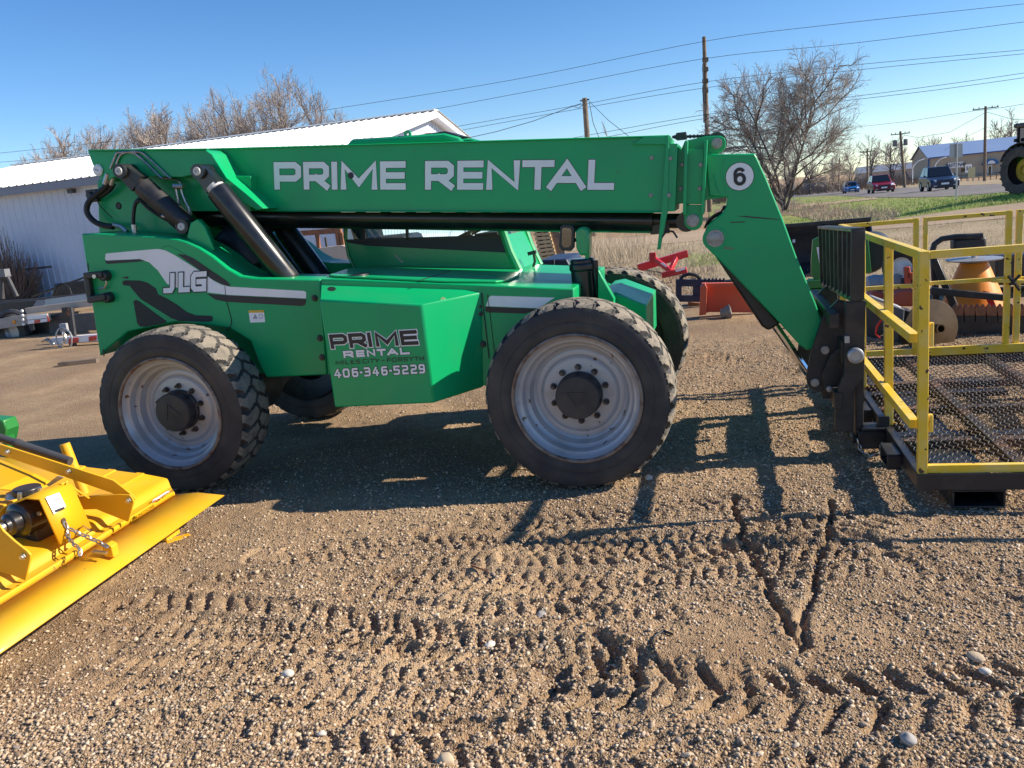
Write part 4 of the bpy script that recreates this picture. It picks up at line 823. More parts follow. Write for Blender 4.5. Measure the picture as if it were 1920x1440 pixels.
# ---- cab (on the far side of the boom)
CY0, CY1 = 1.60, 2.42
side = [(648, 282), (660, 268), (833, 257), (858, 263), (878, 285), (941, 431), (956, 473), (978, 516), (668, 504), (656, 480), (648, 445)]
S = yp(CY0, *side)
cb = MB()
def at_c(*px): return yp(CY0, *px)
low = at_c((651, 460), (950, 475), (955, 474), (978, 516), (668, 506), (656, 480)); low = at_c((649, 452), (944, 446), (956, 473), (978, 516), (668, 506), (656, 480))
cb.prism(low, .03); cb.prism([p+Vector((0, CY1-CY0-.03, 0)) for p in at_c((650, 474), (953, 472), (956, 476), (978, 516), (668, 506), (656, 480))], .03)
cabp = cb.build('cab', M['green_cab'], TH, .008)
fb = at(978, 516, y=CY0); fm = at(945, 441, y=CY0); rb = at(668, 506, y=CY0); rmid = at(649, 452, y=CY0); rb2 = at(656, 480, y=CY0)
mb = MB(); mb.add([fm, fb, fb+Vector((0, CY1-CY0, 0)), fm+Vector((0, CY1-CY0, 0))], [(0, 1, 2, 3)]); mb.build('cab_end_panel', M['green_cab'], cabp); mb = MB()
mb.add([rmid, rb2, rb, rb+Vector((0, CY1-CY0, 0)), rb2+Vector((0, CY1-CY0, 0)), rmid+Vector((0, CY1-CY0, 0))], [(0, 5, 4, 1), (1, 4, 3, 2)]); mb.build('cab_end_panel', M['green_cab'], cabp)
for Y in (CY0+.02, CY1-.02):
    mb = MB(); P = yp(CY0, (664, 505), (652, 480), (646, 445), (646, 300), (650, 284), (662, 270), (833, 259), (856, 265), (878, 287), (941, 433), (955, 473), (975, 514))
    mb.tube([p+Vector((0, Y-CY0, 0)) for p in P], [.012, .015, .018]+[.042]*6+[.038]*3, 10); mb.build('cab_pillar', M['green_cab'], cabp)
mb = MB(); R0 = yp(CY0, (655, 276), (662, 268), (833, 257), (857, 263)); mb.prism([p+Vector((0, .05, -.03)) for p in R0]+[R0[3]+Vector((0, .05, -.10)), R0[0]+Vector((0, .05, -.10))], CY1-CY0-.10); mb.build('cab_roof', M['black'], cabp, .01)
mb = MB(); p = at(790, 258, y=1.95); mb.prism([p+Vector((x, 0, z)) for x, z in ((-.25, -.02), (-.18, .025), (.22, .03), (.34, -.02))], .4); mb.build('roof_guard', M['black'], cabp, .01); p = at(765, 256, y=1.62); MB().lathe([(.012, -.01), (.032, -.01), (.032, .01), (.012, .01), (.012, -.01)], c=p+Vector((0, 0, .02)), n=16).build('lifting_eye', M['green_cab'], cabp)
# windows and the dark band beneath them
gy_ = CY0+.012
MB().sheet(yp(gy_, (651, 290), (662, 276), (835, 266), (856, 272), (876, 292), (940, 432), (942, 442), (650, 450))).build('window', M['glass'], cabp)
MB().sheet([p+Vector((0, CY1-CY0-.03, 0)) for p in yp(gy_, (651, 290), (662, 276), (835, 266), (856, 272), (876, 292), (940, 432), (942, 442), (650, 450))]).build('window', M['glass'], cabp)
a = at(878, 287, y=CY0); b = at(944, 440, y=CY0); MB().add([a+Vector((0, .05, 0)), b+Vector((0, .05, 0)), b+Vector((0, CY1-CY0-.05, 0)), a+Vector((0, CY1-CY0-.05, 0))], [(0, 1, 2, 3)]).build('windscreen', M['glass'], cabp)
a = at(648, 290, y=CY0); b = at(648, 450, y=CY0); MB().add([a+Vector((0, .05, 0)), b+Vector((0, .05, 0)), b+Vector((0, CY1-CY0-.05, 0)), a+Vector((0, CY1-CY0-.05, 0))], [(0, 1, 2, 3)]).build('rear_window', M['glass'], cabp)
MB().prism(yp(CY0-.003, (649, 449), (940, 440), (954.5, 474), (690, 461), (652, 455)), .003).build('window_band', M['black_vinyl'], cabp)
mb = MB()
for px in (683, 764): mb.bar(at(px, 449, y=CY0+.005), at(px-6, 300, y=CY0+.005), .03, .02)
mb.bar(at(650, 451, y=CY0+.005), at(940, 444, y=CY0+.005), .03, .012); mb.build('window_divider', M['black'], cabp)
mb = MB(); p = at(735, 478, y=2.0); mb.box(p+Vector((0, 0, .1)), (.5, .48, .16)); mb.box(p+Vector((-.25, 0, .45)), (.14, .46, .7), Matrix.Rotation(R_(-10), 3, 'Y')); mb.build('seat', M['navy'], cabp, .05)
p = at(880, 438, y=2.0); mb = MB().tube([p+Vector((.16, 0, -.4)), p], .02, 8); s = Vector((-.35, 0, .94)).normalized(); mb2 = [p+Vector((.18*math.cos(k*.3142)*.94, .18*math.sin(k*.3142), .18*math.cos(k*.3142)*.35)) for k in range(21)]; mb.tube(mb2, .013, 6, caps=False); mb.box(p+Vector((.22, 0, -.12)), (.2, .5, .24)); mb.build('steering_wheel', M['darkplastic'], cabp)
mb = MB(); mb.sheet([at(716, 430, y=CY0+.01)]*0 or yp(CY0-.0015, (738, 478), (741, 477), (757, 492), (754, 493))); mb.build('scuff', M['beige'], cabp)
mb = MB().bar(at(990, 476, y=1.75), at(1005, 472, y=1.75), .03, .03); mb.tube(yp(1.8, (1000, 470), (1003, 490), (1000, 500)), .012, 6); mb.build('door_handle', M['black'], cabp)

# ================================================================== WORK PLATFORM on the forks
WP = thing('work_platform', (2.8, 1.26, 0.1), 'yellow railed man basket with mesh floor carried on the telehandler forks', 'work platform')
X0, X1, Y0, Y1, ZF, ZT = 2.0, 4.55, -.33, 2.85, .215, 1.452
fr = MB(); fr.box(((X0+X1)/2, Y0-.03, .165), (X1-X0+.06, .02, .095)); fr.box(((X0+X1)/2, Y1+.03, .165), (X1-X0, .02, .095)); fr.box((X0-.005, (Y0+Y1)/2, .165), (.05, Y1-Y0+.02, .09)); fr.box((X1, (Y0+Y1)/2, .165), (.05, Y1-Y0, .09))
fr.build('base_frame', M['black'], WP, .004)
for x in (2.55, 3.2, 3.9): MB().box((x, (Y0+Y1)/2, .17), (.07, Y1-Y0-.04, .07)).build('floor_beam', M['rustbeam'], WP, .004)
for y in (.46, 1.26, 2.06): MB().box(((X0+X1)/2, y, .14), (X1-X0-.06, .09, .055)).build('floor_joist', M['rustbeam'], WP, .004)
fm_ = MB(); sw, lw, tk = .036, .090, .007     # expanded metal: zig-zag strands
yy = Y0+.01
vs, fs = [], []
rows = int((X1-X0-.04)/sw); cols = int((Y1-Y0-.04)/lw)*2
for r in range(rows):
    x = X0+.03+r*sw; prev = None
    for c in range(cols+1):
        y = Y0+.02+c*lw/2; xx = x+(sw*.5 if (c+r) % 2 else 0)*1.0
        b = len(vs); vs += [(xx-.002, y, ZF+.012-.003), (xx+.002, y, ZF+.012+.003)]
        if prev is not None: fs.append((prev, prev+1, b+1, b))
        prev = b
fm_.add(vs, fs); fmo = fm_.build('mesh_floor', M['mesh'], WP, smooth=False); so_ = fmo.modifiers.new('thickness', 'SOLIDIFY'); so_.thickness = .0022
def post(x, y, z0=ZF, z1=ZT, s=.05): return MB().box((x, y, (z0+z1)/2), (s, s, z1-z0)).build('post', M['yellow'], WP, .003)
def rail(a, b, wd=.045, ht=.045): return MB().bar(a, b, wd, ht).build('rail', M['yellow'], WP, .003)
post(X0, Y0, .19); post(X0+.0, .66); post(X0, Y1); post(X0, 1.75)
post(2.61, Y1, .23, ZT, .042); post(2.685, Y1, .23, ZT, .035); post(3.34, Y1, .23, ZT, .045); post(3.42, Y1, .23, ZT, .045); post(X1, Y1); post(X1, Y0)
e = .026
rail((X0, Y0+e, ZT-.022), (X0, Y1-e, ZT-.022)); rail((X0-.035, Y0+.04, .975), (X0-.035, Y1-e, .975), .05, .05); rail((X0-.035, Y0+.04, .485), (X0-.035, Y1-e, .485), .05, .05)
rail((X0+e, Y0, ZT-.022), (X1, Y0, ZT-.022), .045, .04); rail((X0+e, Y0, .235), (X1, Y0, .235), .04, .045)
for a, b in ((X0+e, 2.588), (2.703, 3.317), (3.443, X1)):
    rail((a, Y1, ZT-.02), (b, Y1, ZT-.02), .045, .035)
rail((X0+e, Y1, .86), (2.588, Y1, .86), .03, .035); rail((2.703, Y1-.003, .87), (3.317, Y1-.003, .87), .03, .035); rail((3.443, Y1, .86), (X1, Y1, .86), .03, .035)
rail((X0+e, Y1, .262), (2.588, Y1, .262), .03, .05); rail((2.65, Y1-.03, .262), (X1, Y1-.03, .262), .04, .075)
MB().box((2.69, Y1-.04, .84), (.03, .03, .2)).box((2.69, Y1-.04, .5), (.03, .03, .15)).build('hinge', M['yellow'], WP, .003)
MB().box((X0+.042, Y0, .50), (.02, .03, .10)).box((X0+.042, Y0, 1.0), (.018, .03, .13)).build('gate_stop', M['yellow'], WP, .003)
MB().bar((3.20, Y1-.05, .865), (3.46, Y1-.05, .84), .03, .03).build('latch', M['yellow'], WP, .003); MB().tube([(3.33, Y1-.06, .90), (3.38, Y1-.07, .83), (3.42, Y1-.06, .77)], .014, 6).tube([(3.42, Y1-.06, .90), (3.37, Y1-.07, .85), (3.34, Y1-.06, .82)], .012, 6).build('latch_strap', M['hose'], WP)
def pocket(x0, x1, y0, y1, z0, z1, ax):
    mb = MB(); tk = .012
    if ax == 'y':
        mb.box(((x0+x1)/2, (y0+y1)/2, z0+tk/2), (x1-x0, y1-y0, tk)); mb.box(((x0+x1)/2, (y0+y1)/2, z1-tk/2), (x1-x0, y1-y0, tk)); mb.box((x0+tk/2, (y0+y1)/2, (z0+z1)/2), (tk, y1-y0, z1-z0-2*tk)); mb.box((x1-tk/2, (y0+y1)/2, (z0+z1)/2), (tk, y1-y0, z1-z0-2*tk))
    else:
        mb.box(((x0+x1)/2, (y0+y1)/2, z0+tk/2), (x1-x0, y1-y0, tk)); mb.box(((x0+x1)/2, (y0+y1)/2, z1-tk/2), (x1-x0, y1-y0, tk)); mb.box(((x0+x1)/2, y0+tk/2, (z0+z1)/2), (x1-x0, tk, z1-z0-2*tk)); mb.box(((x0+x1)/2, y1-tk/2, (z0+z1)/2), (x1-x0, tk, z1-z0-2*tk))
    return mb.build('fork_pocket', M['black'], WP, .004)
pocket(2.15, 2.42, -.36, 2.9, .008, .115, 'y'); pocket(3.6, 3.87, -.36, 2.9, .008, .115, 'y')
pocket(1.80, 2.0-.032, .60, .83, .060, .185, 'x'); pocket(1.885, 1.967, .06, .30, .095, .195, 'x'); pocket(1.84, 1.967, 1.1, 1.36, .075, .20, 'x'); pocket(1.80, 1.967, 1.80, 2.0, .060, .185, 'x')
MB().box((1.90, .66, .20), (.16, .14, .016)).box((1.965, .66, .235), (.07, .08, .09)).build('socket_plate', M['black'], WP, .003)
def chain(name, pts, r, parent, m='zinc', link=.03):
    mb = MB(); P = [Vector(p) for p in pts]; k = 0
    for a, b in zip(P[:-1], P[1:]):
        n = max(1, int((b-a).length/link)); d = (b-a).normalized()
        for i in range(n):
            c = a.lerp(b, (i+.5)/n); up = Vector((0, 0, 1)) if k % 2 else Vector((0, 1, 0)); s = (up-d*up.dot(d)).normalized(); k += 1
            L = link*.72
            mb.tube([c+d*(L*math.cos(q))+s*(r*2.2*math.sin(q)) for q in [j*math.pi/4 for j in range(9)]], r, 5, caps=False)
    return mb.build(name, M[m], parent)
chain('chain', [(1.79, .585, .14), (1.81, .57, .06), (1.86, .56, .02), (1.92, .55, .04), (1.95, .56, .12)], .005, WP)

# ================================================================== YELLOW ROTARY CUTTER
RC = thing('rotary_cutter', (-3.1, -1.6, 0), 'golden yellow rotary cutter deck with hinged flap parked by the rear wheel', 'mower')
XF, XL = -2.575, -2.185            # seam of the deck, outer edge of the flap
yE, yN = -.62, -3.35
mb = MB(); mb.prism([(XL, yE+.03, .195), (XL, yN, .195), (XL-.006, yN, .183), (XL-.006, yE+.03, .183)], Vector((0, 0, .001)))
sk = lambda q: (q[0]-(q[1]+2.53)*.072, q[1], q[2]+.12*max(0, -2.575-q[0]))
mb = MB(); mb.add([(XL, yE+.06, .195), (XL, yN, .195), (-2.33, yN, .245), (-2.45, yN, .262), (-2.45, yE-.10, .262), (-2.33, yE-.02, .245)], [(0, 5, 2, 1), (5, 4, 3, 2)]); mb.V = [sk(q) for q in mb.V]; f_ = mb.build('deck_flap', M['cutter'], RC); s_ = f_.modifiers.new('t', 'SOLIDIFY'); s_.thickness = .006
prof = [(-2.45, .262), (-2.46, .275), (-2.53, .285), (-2.545, .30), (-2.56, .318), (-2.575, .33), (-2.60, .335), (-2.74, .345), (-2.75, .352), (-2.80, .352), (-2.81, .345), (-2.96, .347), (-2.97, .354), (-3.02, .354), (-3.03, .347), (-3.2, .348), (-3.21, .356), (-3.26, .356), (-3.27, .349), (-4.4, .352)]
mb = MB(); n = len(prof); ends = [yE-.10+.0, yE-.02]
vs = []
for (x, z) in prof: vs.append((x, yE-.10+.12*min(1, max(0, (-2.45-x)/.12)), z))
for (x, z) in prof: vs.append((x, yN, z))
mb.add(vs, [(i, i+1, i+1+n, i+n) for i in range(n-1)])
for (x, z) in prof: mb.V.append((x, yE-.10+.12*min(1, max(0, (-2.45-x)/.12))+.004, .12))
b = len(mb.V)-n; mb.F += [(i, b+i, b+i+1, i+1) for i in range(n-1)]; mb.M += [0]*(n-1)
mb.V = [sk(q) for q in mb.V]; dk = mb.build('deck', M['cutter'], RC, sharp=30); s_ = dk.modifiers.new('t', 'SOLIDIFY'); s_.thickness = .006
mb = MB().bar(sk((-2.455, yE-.12, .282)), sk((-2.455, yN, .282)), .030, .030); mb.build('deck_seam', M['cutter'], RC, .008); MB().prism([sk(q) for q in ((-2.452, yE-.14, .299), (-2.475, yE-.14, .299), (-2.475, yE-.30, .299), (-2.452, yE-.34, .299))], Vector((0, 0, .002))).build('label_strip', M['white'], RC)
MB().box((-2.56, -.86, .11), (.04, .14, .18)).bar((-2.56, -.92, .012), (-2.46, -.80, .012), .07, .012).build('skid_shoe', M['cutter'], RC, .005)
# stiffener plates and the flat bars that rise to the hitch
def vplate(name, px, Y, th=.012, m='cutter'): return MB().prism(yp(Y, *px), th).build(name, M[m], RC, .003)
FB = [(124, 934), (165, 930.5), (220, 927), (243, 928), (248, 934), (250.5, 942), (240, 979), (202, 964), (180, 955), (130, 957)]
vplate('bar_bracket', FB, -1.36); vplate('bar_bracket', FB, -1.30)
vplate('hitch_bar', [(-60, 814), (0, 833), (212, 900.5), (250, 930), (253, 937), (247, 940.5), (218, 927.5), (0, 853), (-60, 833)], -1.335, .012)
MB().prism([at(165, 930, y=-1.34), at(220, 927, y=-1.34), at(192, 912, y=-1.20)], Vector((0, 0, -.006))).build('bracket_flange', M['cutter'], RC)
NB = [(-40, 950), (0, 987), (6, 996), (27, 1015), (50, 1033), (57, 1041), (56, 1050), (47, 1089), (23, 1079), (-40, 1062)]
vplate('bar_bracket', NB, -2.1); vplate('bar_bracket', NB, -2.04)
for px, py, Y in ((16, 847, -1.335), (130, 883.5, -1.335), (242, 938, -1.36), (45, 1043, -2.1)): MB().lathe([(.016, 0), (.016, -.010), (.011, -.010), (.011, -.022), (0, -.022)], c=at(px, py, y=Y), n=6).build('bolt', M['zinc'], RC)
tb0, tb1 = at(-40, 807, y=-1.22), at(132, 865, y=-1.22)
MB().tube([tb0, tb0.lerp(tb1, .40), tb0.lerp(tb1, .41), tb0.lerp(tb1, .46), tb0.lerp(tb1, .47), tb1], [.024, .024, .029, .029, .026, .026], 16).build('driveshaft_tube', M['darkgrey'], RC)
MB().cyl(at(121, 832, y=-1.12), at(158, 926, y=-1.12), .030, n=18).build('upright_tube', M['cutter'], RC)
# bent strap that arches over the gearbox
ap = yp(-1.73, (111, 1022), (73, 938), (49, 936), (4, 955), (-3, 970), (6, 1002), (18, 1022)); mb = MB(); n = len(ap); dY = Vector((0, .235, 0))
mb.add(ap+[q+dY for q in ap], [(i, i+1, i+1+n, i+n) for i in range(n-1)]); o = mb.build('gearbox_shield', M['cutter'], RC, sharp=25); s_ = o.modifiers.new('t', 'SOLIDIFY'); s_.thickness = .010
sp_ = lambda px, py, out: tri_pt(ap[0], ap[1], ap[0]+dY, px, py, out)[0]
MB().sheet([sp_(px, py, .016) for px, py in ((81, 934), (107, 924.5), (120, 951), (97, 965.5))]).build('label', M['white'], RC)
MB().sheet([sp_(px, py, .018) for px, py in ((98, 958), (115, 951.5), (117.5, 955), (99.5, 962.5))]).build('label_bar', M['black_vinyl'], RC)
MB().sheet([sp_(px, py, .018) for px, py in ((98, 936.5), (107, 933), (109, 937), (100, 941))]).build('label_print', M['label_grey'], RC)
MB().sheet([sp_(115.5+4.6*math.cos(k*.5236), 978+6*math.sin(k*.5236), .016) for k in range(12)]).build('shield_hole', M['bronze'], RC)
c = at(64, 982, y=-1.62); mb = MB(); mb.box(c+Vector((0, .02, -.02)), (.17, .20, .20)); mb.box(c+Vector((-.19, .02, -.06)), (.22, .16, .16)); mb.lathe([(0, .0), (.055, .0), (.055, .09), (.075, .10), (.075, .14), (0, .14)], c=c+Vector((-.05, .05, .06)), axis=(0, 0, 1), n=20); mb.build('gearbox', M['black'], RC, .01)
q = at(16, 984, y=-1.80); MB().lathe([(0, .16), (.095, .16), (.095, .06), (.085, .05), (.062, .045), (.060, .0), (.045, -.01), (.040, -.03), (0, -.03)], c=q, axis=(.1, 1, 0), n=28).build('gearbox_flange', M['black_gloss'], RC); MB().lathe([(0, -.10), (.026, -.10), (.028, -.02), (0, -.02)], c=q, axis=(.1, 1, 0), n=16).build('gearbox_shaft', M['zinc'], RC)
for px, py in ((45, 950), (75, 962), (56, 999)): MB().lathe([(.012, .0), (.012, -.012), (0, -.012)], c=at(px, py, y=-1.705), n=6).build('gearbox_bolt', M['zinc'], RC)
mb = MB().prism([at(-60, 836, y=-1.3), at(0, 861, y=-1.3), at(66, 888, y=-1.3), at(0, 915, y=-1.62), at(-60, 938, y=-1.62)], Vector((0, 0, -.008))); mb.build('driveshaft_cover', M['cutter'], RC, .002)
MB().prism([at(66, 888, y=-1.3), at(92, 901, y=-1.3), at(60, 921, y=-1.5), at(0, 916, y=-1.62)], Vector((0, .006, -.012))).build('driveshaft_cover_side', M['cutter'], RC, .002)
MB().bar(at(72, 925, y=-1.5), at(122, 905, y=-1.5), .05, .010).build('shield_brace', M['cutter'], RC, .002); MB().bar(at(122, 905, y=-1.5), at(166, 933, y=-1.42), .05, .010).build('shield_brace', M['cutter'], RC, .002); MB().bar(at(118, 914, y=-1.47), at(122, 940, y=-1.47), .01, .03).build('brace_web', M['cutter'], RC); MB().bar(at(122, 932.5, y=-1.47), at(147, 931, y=-1.44), .05, .008).build('brace_shelf', M['cutter'], RC)
MB().prism(yp(-1.32, (86, 909), (107, 893), (119, 896), (92, 912)), .01).build('guard_tab', M['galv'], RC)
MB().cyl(at(74, 925, y=-1.62), at(75, 914, y=-1.62), .012, n=8).build('cap_bolt', M['zinc'], RC); MB().cyl(at(37, 935, y=-1.66), at(37, 924, y=-1.66), .012, n=8).build('cap_bolt', M['zinc'], RC)
MB().lathe([(.0, .0), (.05, .0), (.04, .03), (0, .03)], c=at(28, 932, y=-1.55), n=16, axis=(0, 0, 1)).build('filler_cap', M['galv'], RC)
zc = lambda px, py, z: at(px, py, z=z)
cs0 = sp_(116, 980, .018)
chain('chain', [cs0, sp_(122, 992, .016), zc(128, 1008, .375), zc(138, 1020, .36), zc(150, 1030, .345), zc(150, 1041, .32)], .0045, RC); chain('chain', [sp_(123, 992, .02), zc(150, 1001, .385), zc(180, 1014, .35), zc(203, 1026, .315)], .005, RC)
q = zc(209, 1030, .275); MB().prism([q+Vector(v) for v in ((-.03, -.03, -.03), (.03, -.03, -.035), (.03, -.03, .03), (.0, -.03, .045), (-.03, -.03, .035))], .05).build('chain_lug', M['cutter'], RC, .004); MB().bar(zc(174, 1034, .30), zc(200, 1037, .285), .02, .012).build('chain_hook', M['zinc'], RC); MB().tube([zc(146, 993, .37), zc(156, 986, .40), zc(170, 996, .39), zc(163, 1000, .37)], .006, 6).build('chain_hook', M['zinc'], RC)
# maker's lettering with its little red badge on the deck top
o = at(296, 940, z=.375); e_ = at(322, 923, z=.375); ux = (e_-o).normalized(); uy = Vector((0, 0, 1)).cross(ux)
mb = MB(); add_font(mb, 'COUNTYLINE', .040, at(310, 931, z=.372), ux, uy, (0, 0, 1), .006, bold=.0012); mb.build('lettering', M['black_vinyl'], RC)
p = at(293, 939, z=.378); mb = MB(); mb.sheet([p+ux*a+uy*b for a, b in ((-.018, -.014), (.018, -.014), (.014, .010), (0, .022), (-.014, .010))]); mb.build('badge', M['red'], RC); mb = MB(); mb.sheet([p+ux*a+uy*b+Vector((0, 0, .001)) for a, b in ((-.008, -.007), (.008, -.007), (0, .010))]); mb.build('badge_mark', M['cutter'], RC)
# green implement corner at the very edge of the frame
mb = MB().prism([at(-60, 783, y=-.55), at(5, 788, y=-.55), at(12, 806, y=-.55), at(8, 830, y=-.55), at(-60, 830, y=-.55)], .12); mb.bar(at(14, 806, y=-.5), at(24, 890, y=-.5), .07, .05); mb.bar(at(-10, 915, y=-.6), at(22, 925, y=-.6), .05, .12); mb.bar(at(22, 935, y=-.45), at(20, 800, y=-.45), .05, .05)
z0 = 0; q = at(10, 890, y=-.5); mb.box((q.x-.2, -.5, .16), (.5, .2, .32)); o = mb.build('green_implement', M['jd_green'], origin=(q.x, -.5, 0), bevel=.01); tag(o, 'bright green machine corner behind the yellow cutter at the left edge', 'implement')

# ================================================================== WHITE SHOP BUILDING
BX0, BX1, BY0, BY1, BE = -33.0, -11.3, 22.0, 40.0, 4.40
M['siding'] = mat('sky_tinted_siding', (0.57, 0.635, 0.76), 0.45, col2=(0.50, 0.56, 0.68), sc2=0.8, amt=0.6)  # white siding with the blue of skylit shade mixed into its colour
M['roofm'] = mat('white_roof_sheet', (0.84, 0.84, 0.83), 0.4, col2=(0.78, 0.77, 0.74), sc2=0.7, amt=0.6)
M['trim'] = mat('grey_trim', (0.24, 0.26, 0.31), 0.5); M['trim_w'] = mat('white_trim', (0.80, 0.81, 0.84), 0.45)
BL = thing('shop_building', (-22, 30, 0), 'long white metal shop building with low pitched roof behind the telehandler', 'building')
def ribbed(a, b, z0, z1f, nrm, pitch=0.30, hgt=0.025):
    """ribbed sheet wall between ground points a and b; z1f gives the top at a fraction of the run"""
    a = Vector(a); b = Vector(b); L = (b-a).length; d = (b-a)/L; nrm = Vector(nrm); mb = MB(); pr = []; s = 0.0
    while s < L:
        for o, h in ((0, 0), (.55, 0), (.62, 1), (.80, 1), (.87, 0)):
            q = s+o*pitch
            if q <= L: pr.append((q, h*hgt))
        s += pitch
    pr.append((L, 0)); vs = []
    for q, h in pr: p = a+d*q+nrm*h; vs += [(p.x, p.y, z0), (p.x, p.y, z1f(q/L))]
    mb.add(vs, [(2*i, 2*i+2, 2*i+3, 2*i+1) for i in range(len(pr)-1)]); return mb
ribbed((BX0, BY0), (BX1, BY0), 0, lambda f: BE, (0, -1)) if False else None
a3 = lambda x, y: Vector((x, y, 0))
RZ = 6.15
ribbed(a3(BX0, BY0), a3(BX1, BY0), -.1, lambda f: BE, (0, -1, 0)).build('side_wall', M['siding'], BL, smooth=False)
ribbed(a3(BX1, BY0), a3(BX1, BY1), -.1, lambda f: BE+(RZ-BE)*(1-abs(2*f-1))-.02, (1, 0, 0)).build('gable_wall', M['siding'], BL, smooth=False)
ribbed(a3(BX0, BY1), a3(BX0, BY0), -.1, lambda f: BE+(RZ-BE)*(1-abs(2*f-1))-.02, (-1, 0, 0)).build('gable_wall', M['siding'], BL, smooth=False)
YM = (BY0+BY1)/2; sl = (RZ-BE)/(YM-BY0)
def roof(y0, y1):
    mb = MB(); x = BX0-.4; pr = []
    while x < BX1+.45:
        for o, h in ((0, 0), (.22, 0), (.25, .035), (.29, .035), (.32, 0)): pr.append((x+o, h))
        x += .36
    vs = []
    for xx, h in pr:
        vs += [(xx, y0, RZ-abs(y0-YM)*sl+h+.06), (xx, y1, RZ-abs(y1-YM)*sl+h+.06)]
    mb.add(vs, [(2*i, 2*i+2, 2*i+3, 2*i+1) for i in range(len(pr)-1)]); return mb
roof(BY0-.45, YM).build('roof', M['roofm'], BL, smooth=False); roof(BY1+.45, YM).build('roof', M['roofm'], BL, smooth=False)
MB().bar((BX0-.4, YM, RZ+.10), (BX1+.42, YM, RZ+.10), .5, .05).build('ridge_cap', M['roofm'], BL)
zf = RZ-abs(BY0-.45-YM)*sl
MB().box(((BX0-.4-16.2)/2, BY0-.43, zf-.10), (-16.2-BX0+.4, .06, .28)).build('fascia', M['trim'], BL); MB().box(((BX1+.42-16.2)/2, BY0-.43, zf-.10), (BX1+.42+16.2, .06, .28)).build('fascia', M['trim_w'], BL)
MB().box(((BX0+BX1)/2, BY0-.2, zf-.22), (BX1-BX0+.6, .42, .03)).build('soffit', M['trim_w'], BL)
for y0, y1 in ((BY0-.45, YM), (BY1+.45, YM)):
    MB().bar((BX1+.44, y0, RZ-abs(y0-YM)*sl-.06), (BX1+.44, y1, RZ-.06), .05, .30).build('rake_trim', M['trim_w'], BL); MB().bar((BX1+.2, y0, RZ-abs(y0-YM)*sl-.16), (BX1+.2, y1, RZ-.16), .42, .03).build('rake_soffit', M['trim_w'], BL)
MB().box((BX1+.14, YM-.9, RZ-1.15), (.22, .32, .42)).box((BX1+.28, YM-.9, RZ-1.0), (.3, .26, .18)).build('wall_lamp', M['beige'], BL, .02)
MB().box((-22.35, BY0-.22, zf-.34), (.22, .2, .16)).build('eave_lamp', M['darkgrey'], BL)
MB().prism([(-16.5, BY0-.05, 0), (-15.2, BY0-.05, 0), (-15.2, BY0-.05, 2.1), (-16.5, BY0-.05, 2.1)], .02).build('door', M['trim_w'], BL)

# ================================================================== BARE TREES
def tree(name, loc, Ht, spread, seed, label, trunk_r=.16, fork=.18, kids_=(6, 6, 6, 5), mats=('bark', 'twig'), up=.25, stems=1, group=None, rmin=.008, wide=1.0):
    rd = random.Random(seed); root = thing(name, loc, label, 'tree', group); loc = Vector(loc); T = MB(); C = MB(); L0 = Ht
    def br(p, d, L, r, lev):
        n = (7, 5, 4, 3, 3, 2)[lev]; P = [p]; D = d
        for i in range(n):
            D = (D+Vector((rd.gauss(0, 1), rd.gauss(0, 1), rd.gauss(0, 1)))*(.11+.04*lev)+Vector((0, 0, up*(.10 if lev else .03)))).normalized(); P.append(P[-1]+D*(L/n))
        rs = [max(rmin, r*(1-.62*i/n)) for i in range(n+1)]
        (T if lev < 2 else C).tube(P, rs, 8 if lev == 0 else 5 if lev == 1 else 3, caps=False)
        if lev >= len(kids_): return
        k = kids_[lev]+rd.randint(-1, 1)
        for j in range(max(2, k)):
            f = (fork+(1-fork)*(j+rd.random())/k) if lev == 0 else .22+.78*(j+rd.random())/k
            f = min(f, .999); i = min(int(f*n), n-1); q = P[i].lerp(P[i+1], f*n-i); dd = (P[i+1]-P[i]).normalized()
            a = rd.uniform(0, 2*math.pi); e = Vector((math.cos(a), math.sin(a), 0)); e = (e-dd*e.dot(dd)).normalized()
            an = rd.uniform(.42, .95)*spread*(1.15 if lev == 0 else 1); dn = (dd*math.cos(an)+e*math.sin(an)).normalized()
            ln = L*(rd.uniform(.48, .68) if lev == 0 else rd.uniform(.45, .72))*(1.15-.45*f if lev else 1.12-.40*f)
            br(q, dn, ln, max(rmin, r*(.55 if lev == 0 else .5)), lev+1)
    for s in range(stems):
        d = Vector((rd.gauss(0, .28 if stems > 1 else .05), rd.gauss(0, .28 if stems > 1 else .05), 1)).normalized(); br(loc+Vector((rd.gauss(0, .25), rd.gauss(0, .2), -.1))*(1 if stems > 1 else 0)+Vector((0, 0, -.1)), d, L0*(.72 if stems == 1 else rd.uniform(.62, .8)), trunk_r*(1 if s == 0 else .75), 0)
    top_ = max(v[2] for v in C.V); f_s = Ht/(top_-loc.z)
    for B in (T, C): B.V = [(loc.x+(v[0]-loc.x)*f_s*wide, loc.y+(v[1]-loc.y)*f_s*wide, loc.z+(v[2]-loc.z)*f_s) for v in B.V]
    T.build('trunk', M[mats[0]], root); C.build('crown', M[mats[1]], root); return root
p = gnd(1468, 396); k = p.y
tree('bare_tree', (p.x, p.y, hz(p.x, p.y)), 9.3, 1.0, 11, 'big leafless spreading tree with dark twigs beside the tallest utility pole', .15, .06, (9, 8, 8, 6), ('bark', 'twig'), .35, 4, rmin=.006, wide=.80)
